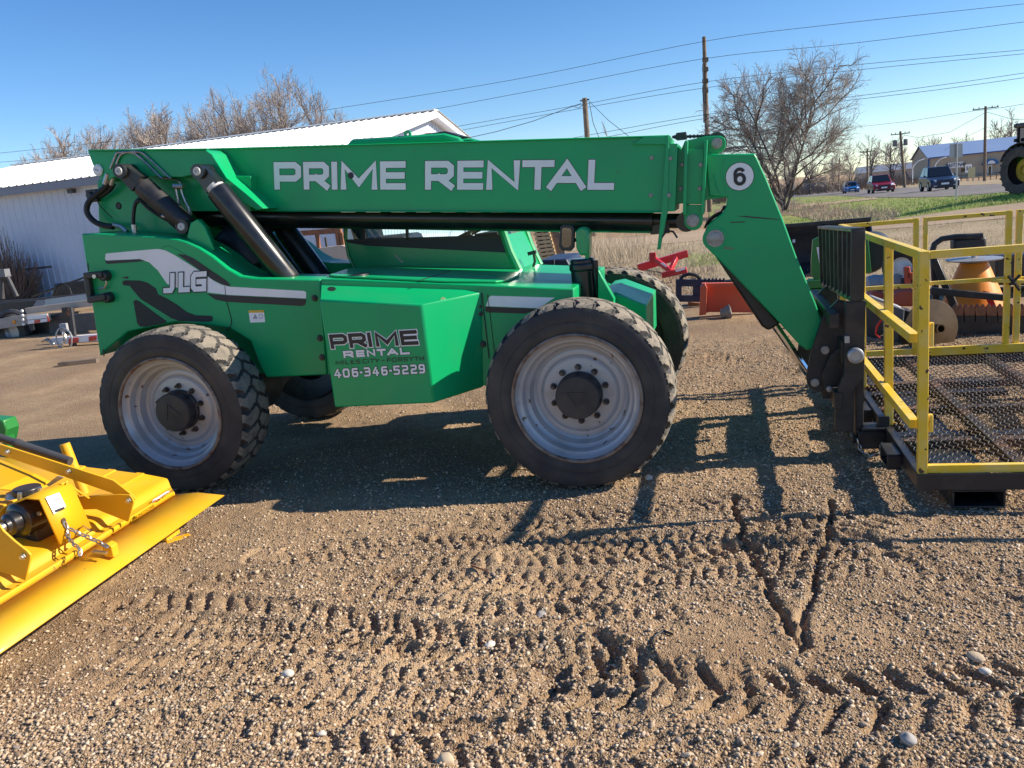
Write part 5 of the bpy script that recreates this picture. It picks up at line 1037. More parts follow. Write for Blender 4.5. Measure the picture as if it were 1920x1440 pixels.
def far_tree(px, py_base, depth, Ht, seed, label, group, st=1, kd=(9, 8, 7, 6), mt=('bark', 'twig_pale'), rmin=.010, spread=.8):
    p = dep(px, py_base, depth); return tree('bare_tree', (p.x, p.y, hz(p.x, p.y)), Ht, spread, seed, label, .20, .2, kd, mt, .6, st, group, rmin, .75)
LG = 'bare trees standing beyond the white building'
far_tree(450, 420, 66, 13.2, 21, 'wide pale leafless tree whose crown rises over the roof middle', LG, 3)
far_tree(545, 420, 64, 13.6, 22, 'dark branched leafless tree over the roof, nearest the gable peak', LG, 2, mt=('bark', 'twig'))
far_tree(485, 420, 70, 13.4, 25, 'leafless tree half merged into the back of the wide roof crown', LG, 2)
far_tree(300, 430, 72, 13.2, 23, 'pale leafless tree above the raised rear end of the boom', LG, 3)
far_tree(190, 440, 74, 12.5, 24, 'low hazy leafless tree above the far left end of the roof', LG, 3)
far_tree(1160, 330, 70, 8.3, 31, 'thin sapling showing over the boom right of the short wooden pole', LG, 2, (5, 4, 4), rmin=.012)
far_tree(860, 380, 72, 7.6, 32, 'reddish twig tips showing over the cab roof edge', LG, 2, (5, 5, 4), rmin=.012)
far_tree(985, 360, 74, 7.1, 33, 'low twig tips just above the middle of the boom', LG, 2, (5, 5, 4), rmin=.012)
RG = 'bare trees beyond the highway'
for i, (px, d, h_, lb) in enumerate([(1636, 150, 9.5, 'grey leafless tree behind the leaning transformer pole on its left'), (1672, 155, 8.6, 'grey leafless tree directly behind the red car'), (1706, 160, 8.3, 'leafless tree at the end wall of the tan store'), (1750, 190, 9.5, 'leafless tree above the left part of the blue roof'),
     (1822, 185, 9.2, 'leafless tree above the middle of the blue roof'), (1868, 180, 11.0, 'leafless tree above the blue roof right of the tall pole'), (1908, 175, 13.0, 'leafless tree rising behind the parked tractor cab'), (1592, 150, 7.0, 'low leafless tree above the small blue car'), (1556, 140, 6.0, 'low leafless tree just left of the small blue car'), (1520, 130, 5.6, 'low brown tree behind the lower right limbs of the big tree'), (1480, 150, 6, 'low brown tree behind the trunk of the big tree'), (1786, 200, 9.0, 'leafless tree above the roof behind the back of the road sign')]):
    far_tree(px, 345, d, h_, 41+i, lb, RG, 2, (6, 5, 5) if d > 170 else (6, 6, 5), rmin=.03, spread=.9)
# low brown brush along the far side of the highway: reads as one mass
rd = random.Random(5); mb = MB()
for i in range(2600):
    px = rd.uniform(1330, 1740); d = rd.uniform(128, 160); p = dep(px, 345, d); z = hz(p.x, p.y); b = Vector((p.x, p.y, z)); h_ = rd.uniform(.6, 2.4)*(1.0 if px < 1700 else .5); e = b+Vector((rd.gauss(0, .5), rd.gauss(0, .5), h_)); s = .05
    mb.add([b+Vector((-s, 0, 0)), b+Vector((s, 0, 0)), e], [(0, 1, 2)])
M['brush'] = mat('brown_brush', (0.18, 0.125, 0.095), 0.95, col2=(0.26, 0.19, 0.15), sc2=.3, amt=.8)
tag(mb.build('brush', M['brush'], smooth=False), 'low brown brush along the far side of the highway', 'brush', kind='stuff')

# ================================================================== UTILITY POLES AND CABLES
def pole(px, base, depth, top_px, r0, r1, label, arms=(), extra=None, name='utility_pole'):
    p = dep(px, base, depth); z = hz(p.x, p.y); d = ray(*top_px); n_ = Vector((cF.x, cF.y, 0)); t_ = ((Vector((p.x, p.y, 0))-CAM_LOC).dot(n_))/d.dot(n_); tp = CAM_LOC+d*t_
    o = thing(name, (p.x, p.y, z), label, 'utility pole'); MB().tube([(p.x, p.y, z-.3), tp], [r0, r1], 12).build('shaft', M['wood'], o)
    for dz, hl in arms:
        mb = MB().bar(tp+Vector((-hl, hl*.35, -dz)), tp+Vector((hl, -hl*.35, -dz)), .10, .12); ar = mb.build('crossarm', M['wood'], o)
        for k in (-.92, -.5, .5, .92): MB().cyl(tp+Vector((hl*k, -hl*.35*k, -dz+.06)), tp+Vector((hl*k, -hl*.35*k, -dz+.22)), .05, n=8).build('insulator', M['darkgrey'], ar)
    return o, tp
P1, t1 = pole(1331, 401, 60, (1320, 69), .19, .13, 'tallest wooden utility pole beside the big bare tree')
mb = MB()
for fz in (118, 165): pass
for py in (112, 130, 152, 170): 
    q = at(1322.5, py, y=t1.y); MB().box(q, (.42, .3, .26)).build('bracket', M['wood'], P1)
for py in (150, 190): MB().tube([at(1318, py-30, y=t1.y-.2), at(1320, py+40, y=t1.y-.2)], .05, 6).build('conduit', M['darkgrey'], P1)
P2, t2 = pole(1101, 272, 40, (1096, 184), .15, .12, 'short weathered wooden pole rising just behind the boom')
MB().bar(t2+Vector((-.22, 0, -.10)), t2+Vector((.22, 0, -.08)), .08, .06).build('bracket', M['darkgrey'], P2)
P3, t3 = pole(1697, 345, 112, (1688, 246), .20, .15, 'leaning utility pole with two transformers and a crossarm', ((.35, 1.1),))
for k in (-.62, .62): MB().lathe([(0, -.55), (.24, -.55), (.27, -.5), (.27, .2), (.2, .28), (0, .28)], c=t3+Vector((k, -k*.3, -1.35)), axis=(0, 0, 1), n=12).build('transformer', M['grey'], P3)
P4, t4 = pole(1846, 340, 98, (1848, 199), .19, .14, 'tall utility pole with a single crossarm in front of the tan store', ((.25, 1.25),))
P5, t5 = pole(1627, 348, 128, (1626, 278), .17, .12, 'thin grey pole with a short crossarm left of the red car', ((.5, 1.0),))
P6, t6 = pole(1572, 350, 135, (1574, 296), .14, .10, 'small distant pole among brown trees above the blue car')
WG = 'overhead power cables crossing the sky'
def cable(pts, Y, label, r=.018):
    P = [at(a, b, y=Y) if isinstance(Y, (int, float)) else dep(a, b, y_) for (a, b), y_ in zip(pts, Y if isinstance(Y, (list, tuple)) else [0]*len(pts))]; mb = MB(); Q = []
    E = [P[0]]+P+[P[-1]]
    for i in range(1, len(E)-2):
        for k in range(6):
            u = k/6; p0, p1, p2, p3 = E[i-1:i+3]; Q.append(0.5*((2*p1)+(p2-p0)*u+(2*p0-5*p1+4*p2-p3)*u*u+(3*p1-p0-3*p2+p3)*u**3))
    Q.append(P[-1]); mb.tube(Q, r, 4, caps=False); o = mb.build('power_cable', M['wire'], origin=P[0]); return tag(o, label, 'cable', WG)
y1 = t1.y-.25
for i, (pts, lb) in enumerate([([(-60, 293), (270, 258), (600, 208), (960, 150), (1318, 78), (1560, 46), (1960, 3)], 'topmost cable running from the tip of the tallest pole'), ([(-60, 309), (270, 280), (690, 225), (1000, 170), (1320, 110), (1600, 81), (1960, 36)], 'second cable from the top on the tallest pole'),
     ([(560, 290), (835, 241), (1080, 198), (1320, 154), (1600, 122), (1960, 90)], 'third cable down on the tallest pole'), ([(560, 300), (850, 247), (1080, 205), (1320, 165), (1600, 132), (1960, 97)], 'fourth cable down on the tallest pole'),
     ([(900, 290), (1100, 254), (1322, 215), (1560, 186), (1760, 160), (1960, 131)], 'upper of the lowest pair of cables on the tallest pole'), ([(900, 298), (1100, 264), (1322, 222), (1560, 192), (1760, 168), (1960, 140)], 'lower of the lowest pair of cables on the tallest pole')]):
    cable(pts, y1, lb, .015)
d2_ = (t2-CAM_LOC).dot(cF)
for pts, ds, lb in [([(1090, 194), (1072, 200), (1000, 227), (930, 247), (880, 258), (830, 270)], [d2_, d2_, d2_+1, d2_+1, d2_+1, d2_+1], 'thick service cable sagging from the short pole towards the white building'), ([(1098, 192), (1085, 203), (1072, 198)], [d2_]*3, 'looped splice hanging at the top of the short pole'), ([(1104, 189), (1140, 225), (1195, 268), (1230, 290)], [d2_, d2_-3, d2_-6, d2_-9], 'slack cable dropping right from the short pole behind the boom'), ([(1105, 192), (1112, 230), (1130, 275)], [d2_, d2_-2, d2_-4], 'thin guy wire dropping steeply from the short pole')]:
    P = [dep(a, b, d) for (a, b), d in zip(pts, ds)]; mb = MB().tube(P, .014, 4, caps=False); tag(mb.build('power_cable', M['wire'], origin=P[0]), lb, 'cable', WG)
for pts, ds, lb in [([(1560, 243), (1700, 228), (1826, 208), (1846, 206)], [150, 125, 100, 98], 'long cable reaching the tall pole from the left sky'), ([(1690, 252), (1720, 258), (1780, 248), (1846, 212)], [112, 108, 103, 98], 'sagging cable between the transformer pole and the tall pole'), ([(1850, 206), (1890, 200), (1960, 188)], [98, 94, 88], 'upper cable leaving the tall pole to the right'), ([(1850, 210), (1900, 224), (1960, 222)], [98, 94, 88], 'drooping cable leaving the tall pole to the right'), ([(1846, 240), (1800, 262), (1770, 282)], [98, 120, 145], 'service cable from the tall pole to the tan store')]:
    P = [dep(a, b, d) for (a, b), d in zip(pts, ds)]; mb = MB().tube(P, .022, 4, caps=False); tag(mb.build('power_cable', M['wire'], origin=P[0]), lb, 'cable', WG)

# ================================================================== TAN STORE BEYOND THE HIGHWAY
A = dep(1741, 340, 148); B = dep(1935, 322, 144); Cc = dep(1712, 340, 163); zb = hz(A.x, A.y)-.3
A.z = B.z = Cc.z = zb; u = (B-A).normalized(); A2 = A; v = Vector((-u.y, u.x, 0)); wdt = 13.0; D = A+v*wdt; B = A+u*38
ze = 2.95; zr = 5.05; ST = thing('store_building', A, 'tan metal store with blue roof beyond the highway', 'building')
M['tan'] = mat('tan_siding', (0.46, 0.38, 0.28), 0.6, col2=(0.42, 0.35, 0.26), sc2=.4, amt=.5); M['blue_roof'] = mat('blue_roof_sheet', (0.19, 0.28, 0.46), 0.5, col2=(0.22, 0.31, 0.50), sc2=.2, amt=.5); M['blue_trim'] = mat('blue_trim', (0.04, 0.10, 0.30), 0.5)
def up(p, z): return Vector((p.x, p.y, z))
MB().prism([up(A, zb), up(B, zb), up(B, ze), up(A, ze)], v*.2).build('front_wall', M['tan'], ST)
MB().prism([up(A, zb), up(D, zb), up(D, ze), up((A+D)/2, zr), up(A, ze)], u*.2).build('gable_wall', M['tan'], ST)
MB().prism([up(B, zb), up(B+v*wdt, zb), up(B+v*wdt, ze), up(B+v*wdt/2, zr), up(B, ze)], u*-.2).build('gable_wall', M['tan'], ST)
MB().prism([up(A-v*.4-u*.3, ze-.08), up(B-v*.4+u*.3, ze-.08), up(B+v*wdt/2+u*.3, zr+.08), up(A+v*wdt/2-u*.3, zr+.08)], Vector((0, 0, .12))).build('roof', M['blue_roof'], ST); MB().prism([up(D+v*.4-u*.3, ze-.08), up(A+v*wdt/2-u*.3, zr+.08), up(B+v*wdt/2+u*.3, zr+.08), up(B+v*(wdt+.4)+u*.3, ze-.08)], Vector((0, 0, .12))).build('roof', M['blue_roof'], ST)
MB().box(up(A, (zb+ze)/2)-v*.03-u*.03, (.22, .22, ze-zb)).build('corner_trim', M['blue_trim'], ST); MB().bar(up(A-v*.42-u*.3, ze-.05), up(B-v*.42, ze-.05), .05, .2).build('eave_trim', M['blue_trim'], ST)
nrm = -v; n2 = (up(A, 0)-up(A, 0)); 
def onwall(px, py, off=.03):
    d = ray(px, py); t_ = (A-CAM_LOC).dot(v)/d.dot(v); return CAM_LOC+d*t_-v*off
def wallrect(x0, y0, x1, y1, off, th, name, m, parent=None):
    # an upright rectangle on the wall between two pixel corners
    a = onwall(x0, y1, off); b = onwall(x1, (y0+y1)/2+0, off); w_ = (b-a).dot(u); h_ = onwall(x0, y0, off).z-a.z
    return MB().prism([a, a+u*w_, a+u*w_+Vector((0, 0, h_)), a+Vector((0, 0, h_))], -v*th).build(name, m, parent or ST), a, w_, h_
sg, a_, w_, h_ = wallrect(1777, 305.5, 1806, 316, .05, .12, 'shop_sign', M['white'])
mb = MB(); add_font(mb, 'FASTENAL', h_*.80, a_+u*w_/2+Vector((0, 0, h_/2)), u, (0, 0, 1), -v, .14, shear=.25, bold=h_*.02, spacing=.92); mb.build('lettering', M['black_vinyl'], sg)
wallrect(1802, 315.5, 1815, 322.5, .03, .05, 'window', M['carglass']); wallrect(1851, 310, 1860, 328, .03, .06, 'door_frame', M['white']); wallrect(1853, 312, 1858, 328, .10, .03, 'door', M['carglass'])
a_ = onwall(1855.5, 308.5, .05); mb = MB(); pts = [a_+u*(1.25*math.cos(k*math.pi/10))+Vector((0, 0, .95*math.sin(k*math.pi/10))) for k in range(11)]; mb.prism(pts, -v*.9); mb.build('awning', mat('blue_awning', (.03, .16, .36), .6), ST)
mb = MB(); pts = [a_-v*.93+u*(.6*math.cos(k*math.pi/10))+Vector((0, 0, .12+.55*math.sin(k*math.pi/10))) for k in range(11)]; mb.prism(pts, -v*.02); mb.build('awning_emblem', M['white'], ST)
gw = lambda px, py: (lambda d: CAM_LOC+d*((A-CAM_LOC).dot(u)/d.dot(u))-u*.06)(ray(px, py))
# ================================================================== ROADSIDE: signs, lamps, fence
def pole_sign(name, px, base, depth, h_, label, rect, m, text=None, two=False, tm='black_vinyl', r=.03, cat='sign', face=1, pm='galv'):
    p = dep(px, base, depth); z = hz(p.x, p.y); o = thing(name, (p.x, p.y, z), label, cat); w2, h2, zc_ = rect; f = Vector((cF.x, cF.y, 0)).normalized(); s = Vector((cR.x, cR.y, 0)).normalized()
    for k in ((-1, 1) if two else (0,)): MB().cyl(Vector((p.x, p.y, z-.2))+s*(k*w2*.35), Vector((p.x, p.y, z+h_))+s*(k*w2*.35), r, n=8).build('post', M[pm], o)
    c = Vector((p.x, p.y, z+zc_))+f*(-.05*face); bd = MB().prism([c-s*w2/2-Vector((0, 0, h2/2)), c+s*w2/2-Vector((0, 0, h2/2)), c+s*w2/2+Vector((0, 0, h2/2)), c-s*w2/2+Vector((0, 0, h2/2))], f*(-.02*face)).build('sign_board', M[m], o, .004)
    if text: mb = MB(); add_font(mb, text, h2*.62, c, s, (0, 0, 1), -f, .03, bold=h2*.02); mb.build('lettering', M[tm], bd)
    return o
pole_sign('road_sign', 1793, 369, 34, 2.30, 'back of a square grey sign on a slim post in the verge', (.52, .56, 1.98), 'galv', face=-1)
pole_sign('speed_sign', 1815, 334, 118, 2.35, 'small white speed sign reading 50 before the tan store', (.9, 1.1, 1.8), 'white', '50', cat='sign')
M['yard_board'] = mat('faded_board', (.46, .43, .24), .6, col2=(.4, .36, .22), sc2=3, amt=.6)
pole_sign('yard_sign', 1821, 337, 112, 2.0, 'low yellowish board on two legs before the tan store', (.95, 1.35, 1.2), 'yard_board', two=True)
pole_sign('marker_post', 1489, 372, 60, 2.1, 'slim pale marker post in the grass beside the big bare tree', (.16, .4, 1.9), 'white')
for px, b0, tx, d, lb in ((1711, 339, 1736, 135, 'white street lamp with curved arm at the end of the tan store'), (1753, 336, 1776, 140, 'white street lamp with curved arm above the dark blue vehicle')):
    p = dep(px, b0, d); z = hz(p.x, p.y); o = thing('street_lamp', (p.x, p.y, z), lb, 'street lamp', 'street lamps by the store'); s = Vector((cR.x, cR.y, 0)).normalized()
    q = Vector((p.x, p.y, z)); MB().tube([q, q+Vector((0, 0, 2.6)), q+Vector((0, 0, 3.1))+s*.3, q+Vector((0, 0, 3.6))+s*.9, q+Vector((0, 0, 3.85))+s*1.9], .07, 8).build('pole', M['white'], o); MB().box(q+Vector((0, 0, 3.83))+s*2.2, (.6, .25, .12)).build('lamp_head', M['galv'], o, .02)
fo = thing('rail_fence', dep(1600, 350, 130), 'thin post and rail fence along the far highway verge', 'fence'); k = 0
for i in range(31):
    px = 1560+i*11; d = 132-i*.55; p = dep(px, 352-i*.42, d); z = hz(p.x, p.y); MB().box((p.x, p.y, z+.5), (.09, .09, 1.1)).build('post', M['wood'], fo)
    if i:
        for zz in (.45, .9): MB().bar((pp.x, pp.y, pz+zz), (p.x, p.y, z+zz), .05, .07).build('rail', M['wood'], fo)
    pp, pz = p, z
p = dep(1527, 352, 150); z = hz(p.x, p.y); o = thing('shed', (p.x, p.y, z), 'low blue grey shed far down the road', 'shed'); MB().box((p.x, p.y, z+.9), (3.4, 3, 1.8)).build('wall', M['trim'], o); MB().prism([(p.x-1.9, p.y-1.7, z+1.8), (p.x+1.9, p.y-1.7, z+1.8), (p.x+1.9, p.y, z+2.4), (p.x-1.9, p.y, z+2.4)], Vector((0, 0, .1))).build('roof', M['darkgrey'], o)
p = dep(1672, 325, 185); z = hz(p.x, p.y)-.5; o = thing('warehouse', (p.x, p.y, z), 'pale grey roofed warehouse glimpsed between the far bare trees', 'building'); MB().box((p.x, p.y, z+1.4), (14, 8, 2.8)).build('wall', M['beige'], o); MB().prism([(p.x-7.3, p.y-4.3, z+2.8), (p.x-7.3, p.y+4.3, z+2.8), (p.x-7.3, p.y, z+4.2)], Vector((14.6, 0, 0))).build('roof', M['galv'], o)

# ================================================================== CARS ON THE HIGHWAY
def car(name, px, base, depth, head, L, Wd, Hh, col, label, suv=True):
    p = dep(px, base, depth); z = hz(p.x, p.y)+.05; o = thing(name, (p.x, p.y, z), label, 'car' if not suv else 'suv'); o.rotation_euler = (0, 0, head)
    cm = mat(name+'_paint', col, .3, coat=.3)
    def bld(mb, nm, m, bev=0, par=o):
        ob = mb.build(nm, m, None, bev, origin=(0, 0, 0)); ob.parent = par; ob.location = (0, 0, 0); return ob
    hl = L/2; g = Hh*.115; belt = Hh*.60; hood = Hh*.555; r = Hh*.205; wb = L*.30
    def arch(cx, sgn): return [(cx+sgn*(r*1.15)*math.cos(a), g+.02+(r*1.12)*math.sin(a)) for a in [k*math.pi/8 for k in range(9)]]
    side = [(-hl+.05, g+.06), (-hl, Hh*.35), (-hl+.06, belt), (-hl+.45, belt+.02), (L*.13, belt), (hl*.60, hood), (hl-.16, hood*.88), (hl, Hh*.38), (hl-.04, g+.06)]
    low = []
    for cx in (wb, -wb): low += [(cx+r*1.15*math.cos(a), g+r*.30+r*1.05*math.sin(a)) for a in [k*math.pi/8 for k in range(9)]]
    out = side+low; mb = MB(); mb.prism([(x, -Wd/2, zz) for x, zz in out], Wd); body = bld(mb, 'body', cm, .07)
    # glasshouse, narrower at the top
    bot = [(-hl+.18, belt), (L*.17, belt)]; topx = (-hl+.55, L*.005) if suv else (-hl*.55, L*.02); zt = Hh; wi = Wd*.46; wt = Wd*.37
    vs = [(bot[0][0], -wi, belt), (bot[1][0], -wi, belt), (bot[1][0], wi, belt), (bot[0][0], wi, belt), (topx[0], -wt, zt), (topx[1], -wt, zt), (topx[1], wt, zt), (topx[0], wt, zt)]
    mb = MB(); mb.add(vs, [(0, 3, 2, 1), (4, 5, 6, 7), (0, 1, 5, 4), (2, 3, 7, 6), (1, 2, 6, 5), (3, 0, 4, 7)]); bld(mb, 'cabin', cm, .06)
    V = [Vector(q) for q in vs]
    def pane(a, b, c, d, nm, k=.90):
        c0 = (a+b+c+d)/4; n_ = (b-a).cross(d-a).normalized()
        if n_.dot(c0-Vector((0, 0, belt))) < 0: n_ = -n_
        mb = MB(); q = [c0+(w_-c0)*k+n_*.012 for w_ in (a, b, c, d)]; mb.prism(q, n_*-.006); bld(mb, nm, M['carglass'])
    pane(V[1], V[2], V[6], V[5], 'windscreen', .9); pane(V[3], V[0], V[4], V[7], 'rear_window', .85)
    for a, b, c, d in ((V[0], V[1], V[5], V[4]), (V[3], V[2], V[6], V[7])):
        mA, mB_ = a.lerp(b, .5), d.lerp(c, .5); pane(a, mA, mB_, d, 'side_window', .86); pane(mA, b, c, mB_, 'side_window', .86)
    for sx in (wb, -wb):
        for sy in (-1, 1):
            mb = MB().lathe([(.02, -.11), (r*.62, -.11), (r*.68, -.12), (r*.95, -.12), (r, -.08), (r, .09), (0, .09)], c=(sx, sy*(Wd/2-.10), r), axis=(0, sy*-1.0, 0), n=20); w_ = bld(mb, 'wheel', M['rubber']); mb = MB().lathe([(0, -.128), (r*.18, -.128), (r*.6, -.118), (r*.62, -.110)], c=(sx, sy*(Wd/2-.10), r), axis=(0, sy*-1.0, 0), n=14); bld(mb, 'rim', M['galv'], 0, w_)
    for sy in (-1, 1):
        bld(MB().prism([(hl-.10, sy*Wd*.30, hood*.86), (hl-.06, sy*Wd*.30, hood*.70), (hl-.12, sy*Wd*.48, hood*.72), (hl-.34, sy*Wd*.492, hood*.90)], Vector((.07, 0, 0))), 'headlight', M['white'])
        bld(MB().box((L*.12, sy*(Wd/2+.08), belt+.07), (.12, .16, .13)), 'wing_mirror', cm, .03)
        bld(MB().box((hl-.01, sy*Wd*.34, g+.18), (.05, .22, .08)), 'fog_lamp', M['galv'])
    bld(MB().prism([(hl-.03, -Wd*.27, hood*.80), (hl-.03, Wd*.27, hood*.80), (hl+.005, Wd*.24, hood*.52), (hl+.005, -Wd*.24, hood*.52)], Vector((.02, 0, 0))), 'grille', M['black'], .01)
    bld(MB().box((hl+.02, 0, Hh*.30), (.02, .5, .13)), 'number_plate', M['white']); bld(MB().box((hl-.005, 0, g+.08), (.04, Wd*.7, .14)), 'bumper_intake', M['darkplastic'])
    return o
hd_ = dep(1757, 362, 61)-dep(1595, 362, 113); ang = math.atan2(hd_.y, hd_.x)
car('dark_blue_suv', 1759, 362, 61, ang, 4.6, 1.86, 1.70, (.018, .035, .085), 'dark blue vehicle with chrome grille, nearest of three on the highway')
car('red_suv', 1651, 362, 80, ang, 4.8, 1.9, 1.66, (.22, .006, .02), 'dark red vehicle between the two blue ones on the highway')
car('blue_car', 1595, 362, 113, ang, 4.4, 1.75, 1.46, (.015, .13, .42), 'small bright blue car, farthest of three on the highway', False)
# ================================================================== TRACTOR at the right edge
p = dep(1918, 361, 29.5); z = hz(p.x, p.y); TT = thing('farm_tractor', (p.x, p.y, z), 'farm tractor with tall yellow rimmed rear wheel cut by the right edge', 'tractor')
rt = .86; ax = Vector((-.90, -.44, 0)).normalized(); fwd = Vector((-ax.y, ax.x, 0))*1.0
if fwd.x < 0: fwd = -fwd
M['jd_yellow'] = mat('wheel_yellow', (.55, .38, .03), .5, col2=(.3, .22, .06), amt=.6)
c = Vector((p.x, p.y, z+rt)); 
def twheel(c, r, w_, nm):
    mb = MB().lathe([(r*.56, -w_*.42), (r*.62, -w_*.5), (r*.90, -w_*.5), (r*.955, -w_*.44), (r*.955, w_*.44), (r*.90, w_*.5), (r*.56, w_*.45)], c=c, axis=ax, n=40)
    e = fwd; up_ = Vector((0, 0, 1))
    for k in range(44):
        a = k*2*math.pi/44; rr = e*math.cos(a)+up_*math.sin(a); a2 = a+.16; r2 = e*math.cos(a2)+up_*math.sin(a2); s = -1 if k % 2 else 1
        mb.bar(c+rr*r*.965+ax*(s*w_*.47), c+r2*r*.97+ax*(s*w_*-.02), .05, .06, up=rr)
    w__ = mb.build(nm, M['rubber'], TT); MB().lathe([(r*.56, -w_*.42), (r*.53, -w_*.40), (r*.46, -w_*.1), (r*.22, -w_*.02), (r*.2, -w_*.16), (0, -w_*.16)], c=c, axis=ax*1.0, n=32).build('rim', M['jd_yellow'], w__)
twheel(c, rt, .5, 'rear_wheel'); twheel(c-ax*1.7, rt, .5, 'rear_wheel')
fc = c+fwd*2.4-Vector((0, 0, .3)); twheel(fc, .57, .35, 'front_wheel'); twheel(fc-ax*1.6, .57, .35, 'front_wheel')
mid = c-ax*.85
def tb(o_, sx, sy, sz, nm, m, bev=.05):
    rot = Matrix((fwd, -ax, Vector((0, 0, 1)))).transposed(); return MB().box(mid+fwd*o_[0]-ax*o_[1]+Vector((0, 0, o_[2])), (sx, sy, sz), rot).build(nm, M[m], TT, bev)
tb((1.6, 0, .35), 2.2, .75, .8, 'engine_hood', 'jd_green'); tb((.1, 0, .35), 1.3, 1.3, .5, 'cab_base', 'jd_green'); tb((.1, 0, 1.55), 1.5, 1.5, .16, 'cab_roof', 'darkgrey', .06); tb((.1, 0, 1.05), 1.22, 1.26, .85, 'cab_window', 'carglass', .02)
for a in (-.62, .62):
    for b in (-.64, .64): tb((.1+a, b, 1.05), .07, .07, .95, 'cab_pillar', 'black', .01)
mb = MB(); 
for k in range(9):
    a0 = .5+k*.25; a1 = a0+.25; q0 = fwd*math.cos(a0)+Vector((0, 0, math.sin(a0))); q1 = fwd*math.cos(a1)+Vector((0, 0, math.sin(a1))); mb.add([c+q0*(rt+.07)+ax*.2, c+q1*(rt+.07)+ax*.2, c+q1*(rt+.07)-ax*.45, c+q0*(rt+.07)-ax*.45], [(0, 1, 2, 3)])
s_ = mb.build('fender', M['black'], TT).modifiers.new('t', 'SOLIDIFY'); s_.thickness = .03
tb((.7, -.85, 1.25), .06, .2, .3, 'wing_mirror', 'black', .02); tb((-.45, -.78, 1.05), .08, .16, .12, 'lamp', 'black', .02)

# ================================================================== IMPLEMENTS IN THE YARD (right)
def g0(px, py): return at(px, py, z=0.0)
def iplate(px, Y, th, m, name, parent, bev=.006): return MB().prism(yp(Y, *px), th).build(name, M[m], parent, bev)
# orange blade box and the boulder before it
o = thing('box_scraper', (1.0, 7.5, 0), 'faded orange box blade behind the boom head, a boulder in front', 'blade'); iplate([(1313, 590), (1315, 541), (1321, 533), (1440, 532), (1440, 590), (1405, 586), (1330, 585)], 7.5, .05, 'orange', 'blade', o)
iplate([(1311, 592), (1313, 538), (1322, 532), (1326, 540), (1324, 590)], 7.25, .25, 'orange', 'end_plate', o); MB().bar(at(1316, 534, y=7.4), at(1440, 532, y=7.4), .12, .05).build('top_flange', M['orange'], o)
rs = np.random.RandomState(3); v_, f_ = ico(3); q = g0(1363, 597); mb = MB(); d_ = 1+.16*np.sin(v_@rs.randn(3)*2.3)+.1*np.sin(v_@rs.randn(3)*5); mb.add([(q.x+.075*a[0]*1.1, q.y+.07*a[1], .085+.10*a[2]) for a in v_*d_[:, None]], [tuple(int(k) for k in t_) for t_ in f_]); tag(mb.build('boulder', M['stone'], origin=(q.x, q.y, 0)), 'grey rounded boulder leaning on the orange blade', 'stone')
# navy plate with a hose on top
o = thing('navy_plate', (.3, 9.0, 0), 'navy blue steel attachment plate with square cut-out left of the orange blade', 'attachment')
Yn = 8.6; iplate([(1267, 566), (1267, 524), (1278, 524), (1278, 566)], Yn, .06, 'navy', 'plate', o); iplate([(1278, 537), (1278, 524), (1358, 525), (1359, 532), (1352, 538)], Yn, .06, 'navy', 'plate', o); iplate([(1278, 566), (1278, 554), (1352, 554), (1352, 567)], Yn, .06, 'navy', 'plate', o); iplate([(1299, 554), (1299, 537), (1352, 538), (1352, 554)], Yn+.01, .05, 'navy', 'plate', o)
for k in range(6): MB().box(at(1322+k*7, 524, y=Yn+.03), (.03, .06, .04)).build('tab', M['navy'], o)
MB().tube(yp(Yn+.05, (1276, 524), (1281, 517), (1292, 514), (1304, 516), (1314, 523)), .03, 8).build('hose', M['hose'], o)
iplate([(1290, 590), (1290, 566), (1312, 568), (1312, 592)], Yn+.1, .3, 'rust', 'foot', o)
# red three point blade
o = thing('land_grader', (-.8, 13.5, 0), 'bright red three point blade lying in the dry weeds', 'blade'); Yr = 13.2
MB().bar(at(1196, 503, y=Yr), at(1289, 475, y=Yr+.3), .10, .16).build('blade', M['red'], o, .01); MB().bar(at(1222, 482, y=Yr-.2), at(1258, 508, y=Yr-.5), .09, .10).build('arm', M['red'], o, .01); MB().bar(at(1268, 484, y=Yr-.2), at(1256, 508, y=Yr-.5), .08, .10).build('arm', M['red'], o, .01)
MB().bar(at(1241, 516, y=Yr-.6), at(1288, 506, y=Yr-.6), .16, .12).build('beam', M['red'], o, .01); MB().box(at(1224, 483, y=Yr-.25), (.14, .1, .22)).build('hitch_post', M['red'], o, .01); MB().prism(yp(Yr-.69, (1266, 507), (1284, 502), (1285, 505), (1268, 510)), .01).build('label', M['white'], o); MB().prism(yp(Yr-.5, (1238, 494), (1243, 492), (1252, 499), (1249, 501)), .01).build('label', M['white'], o)
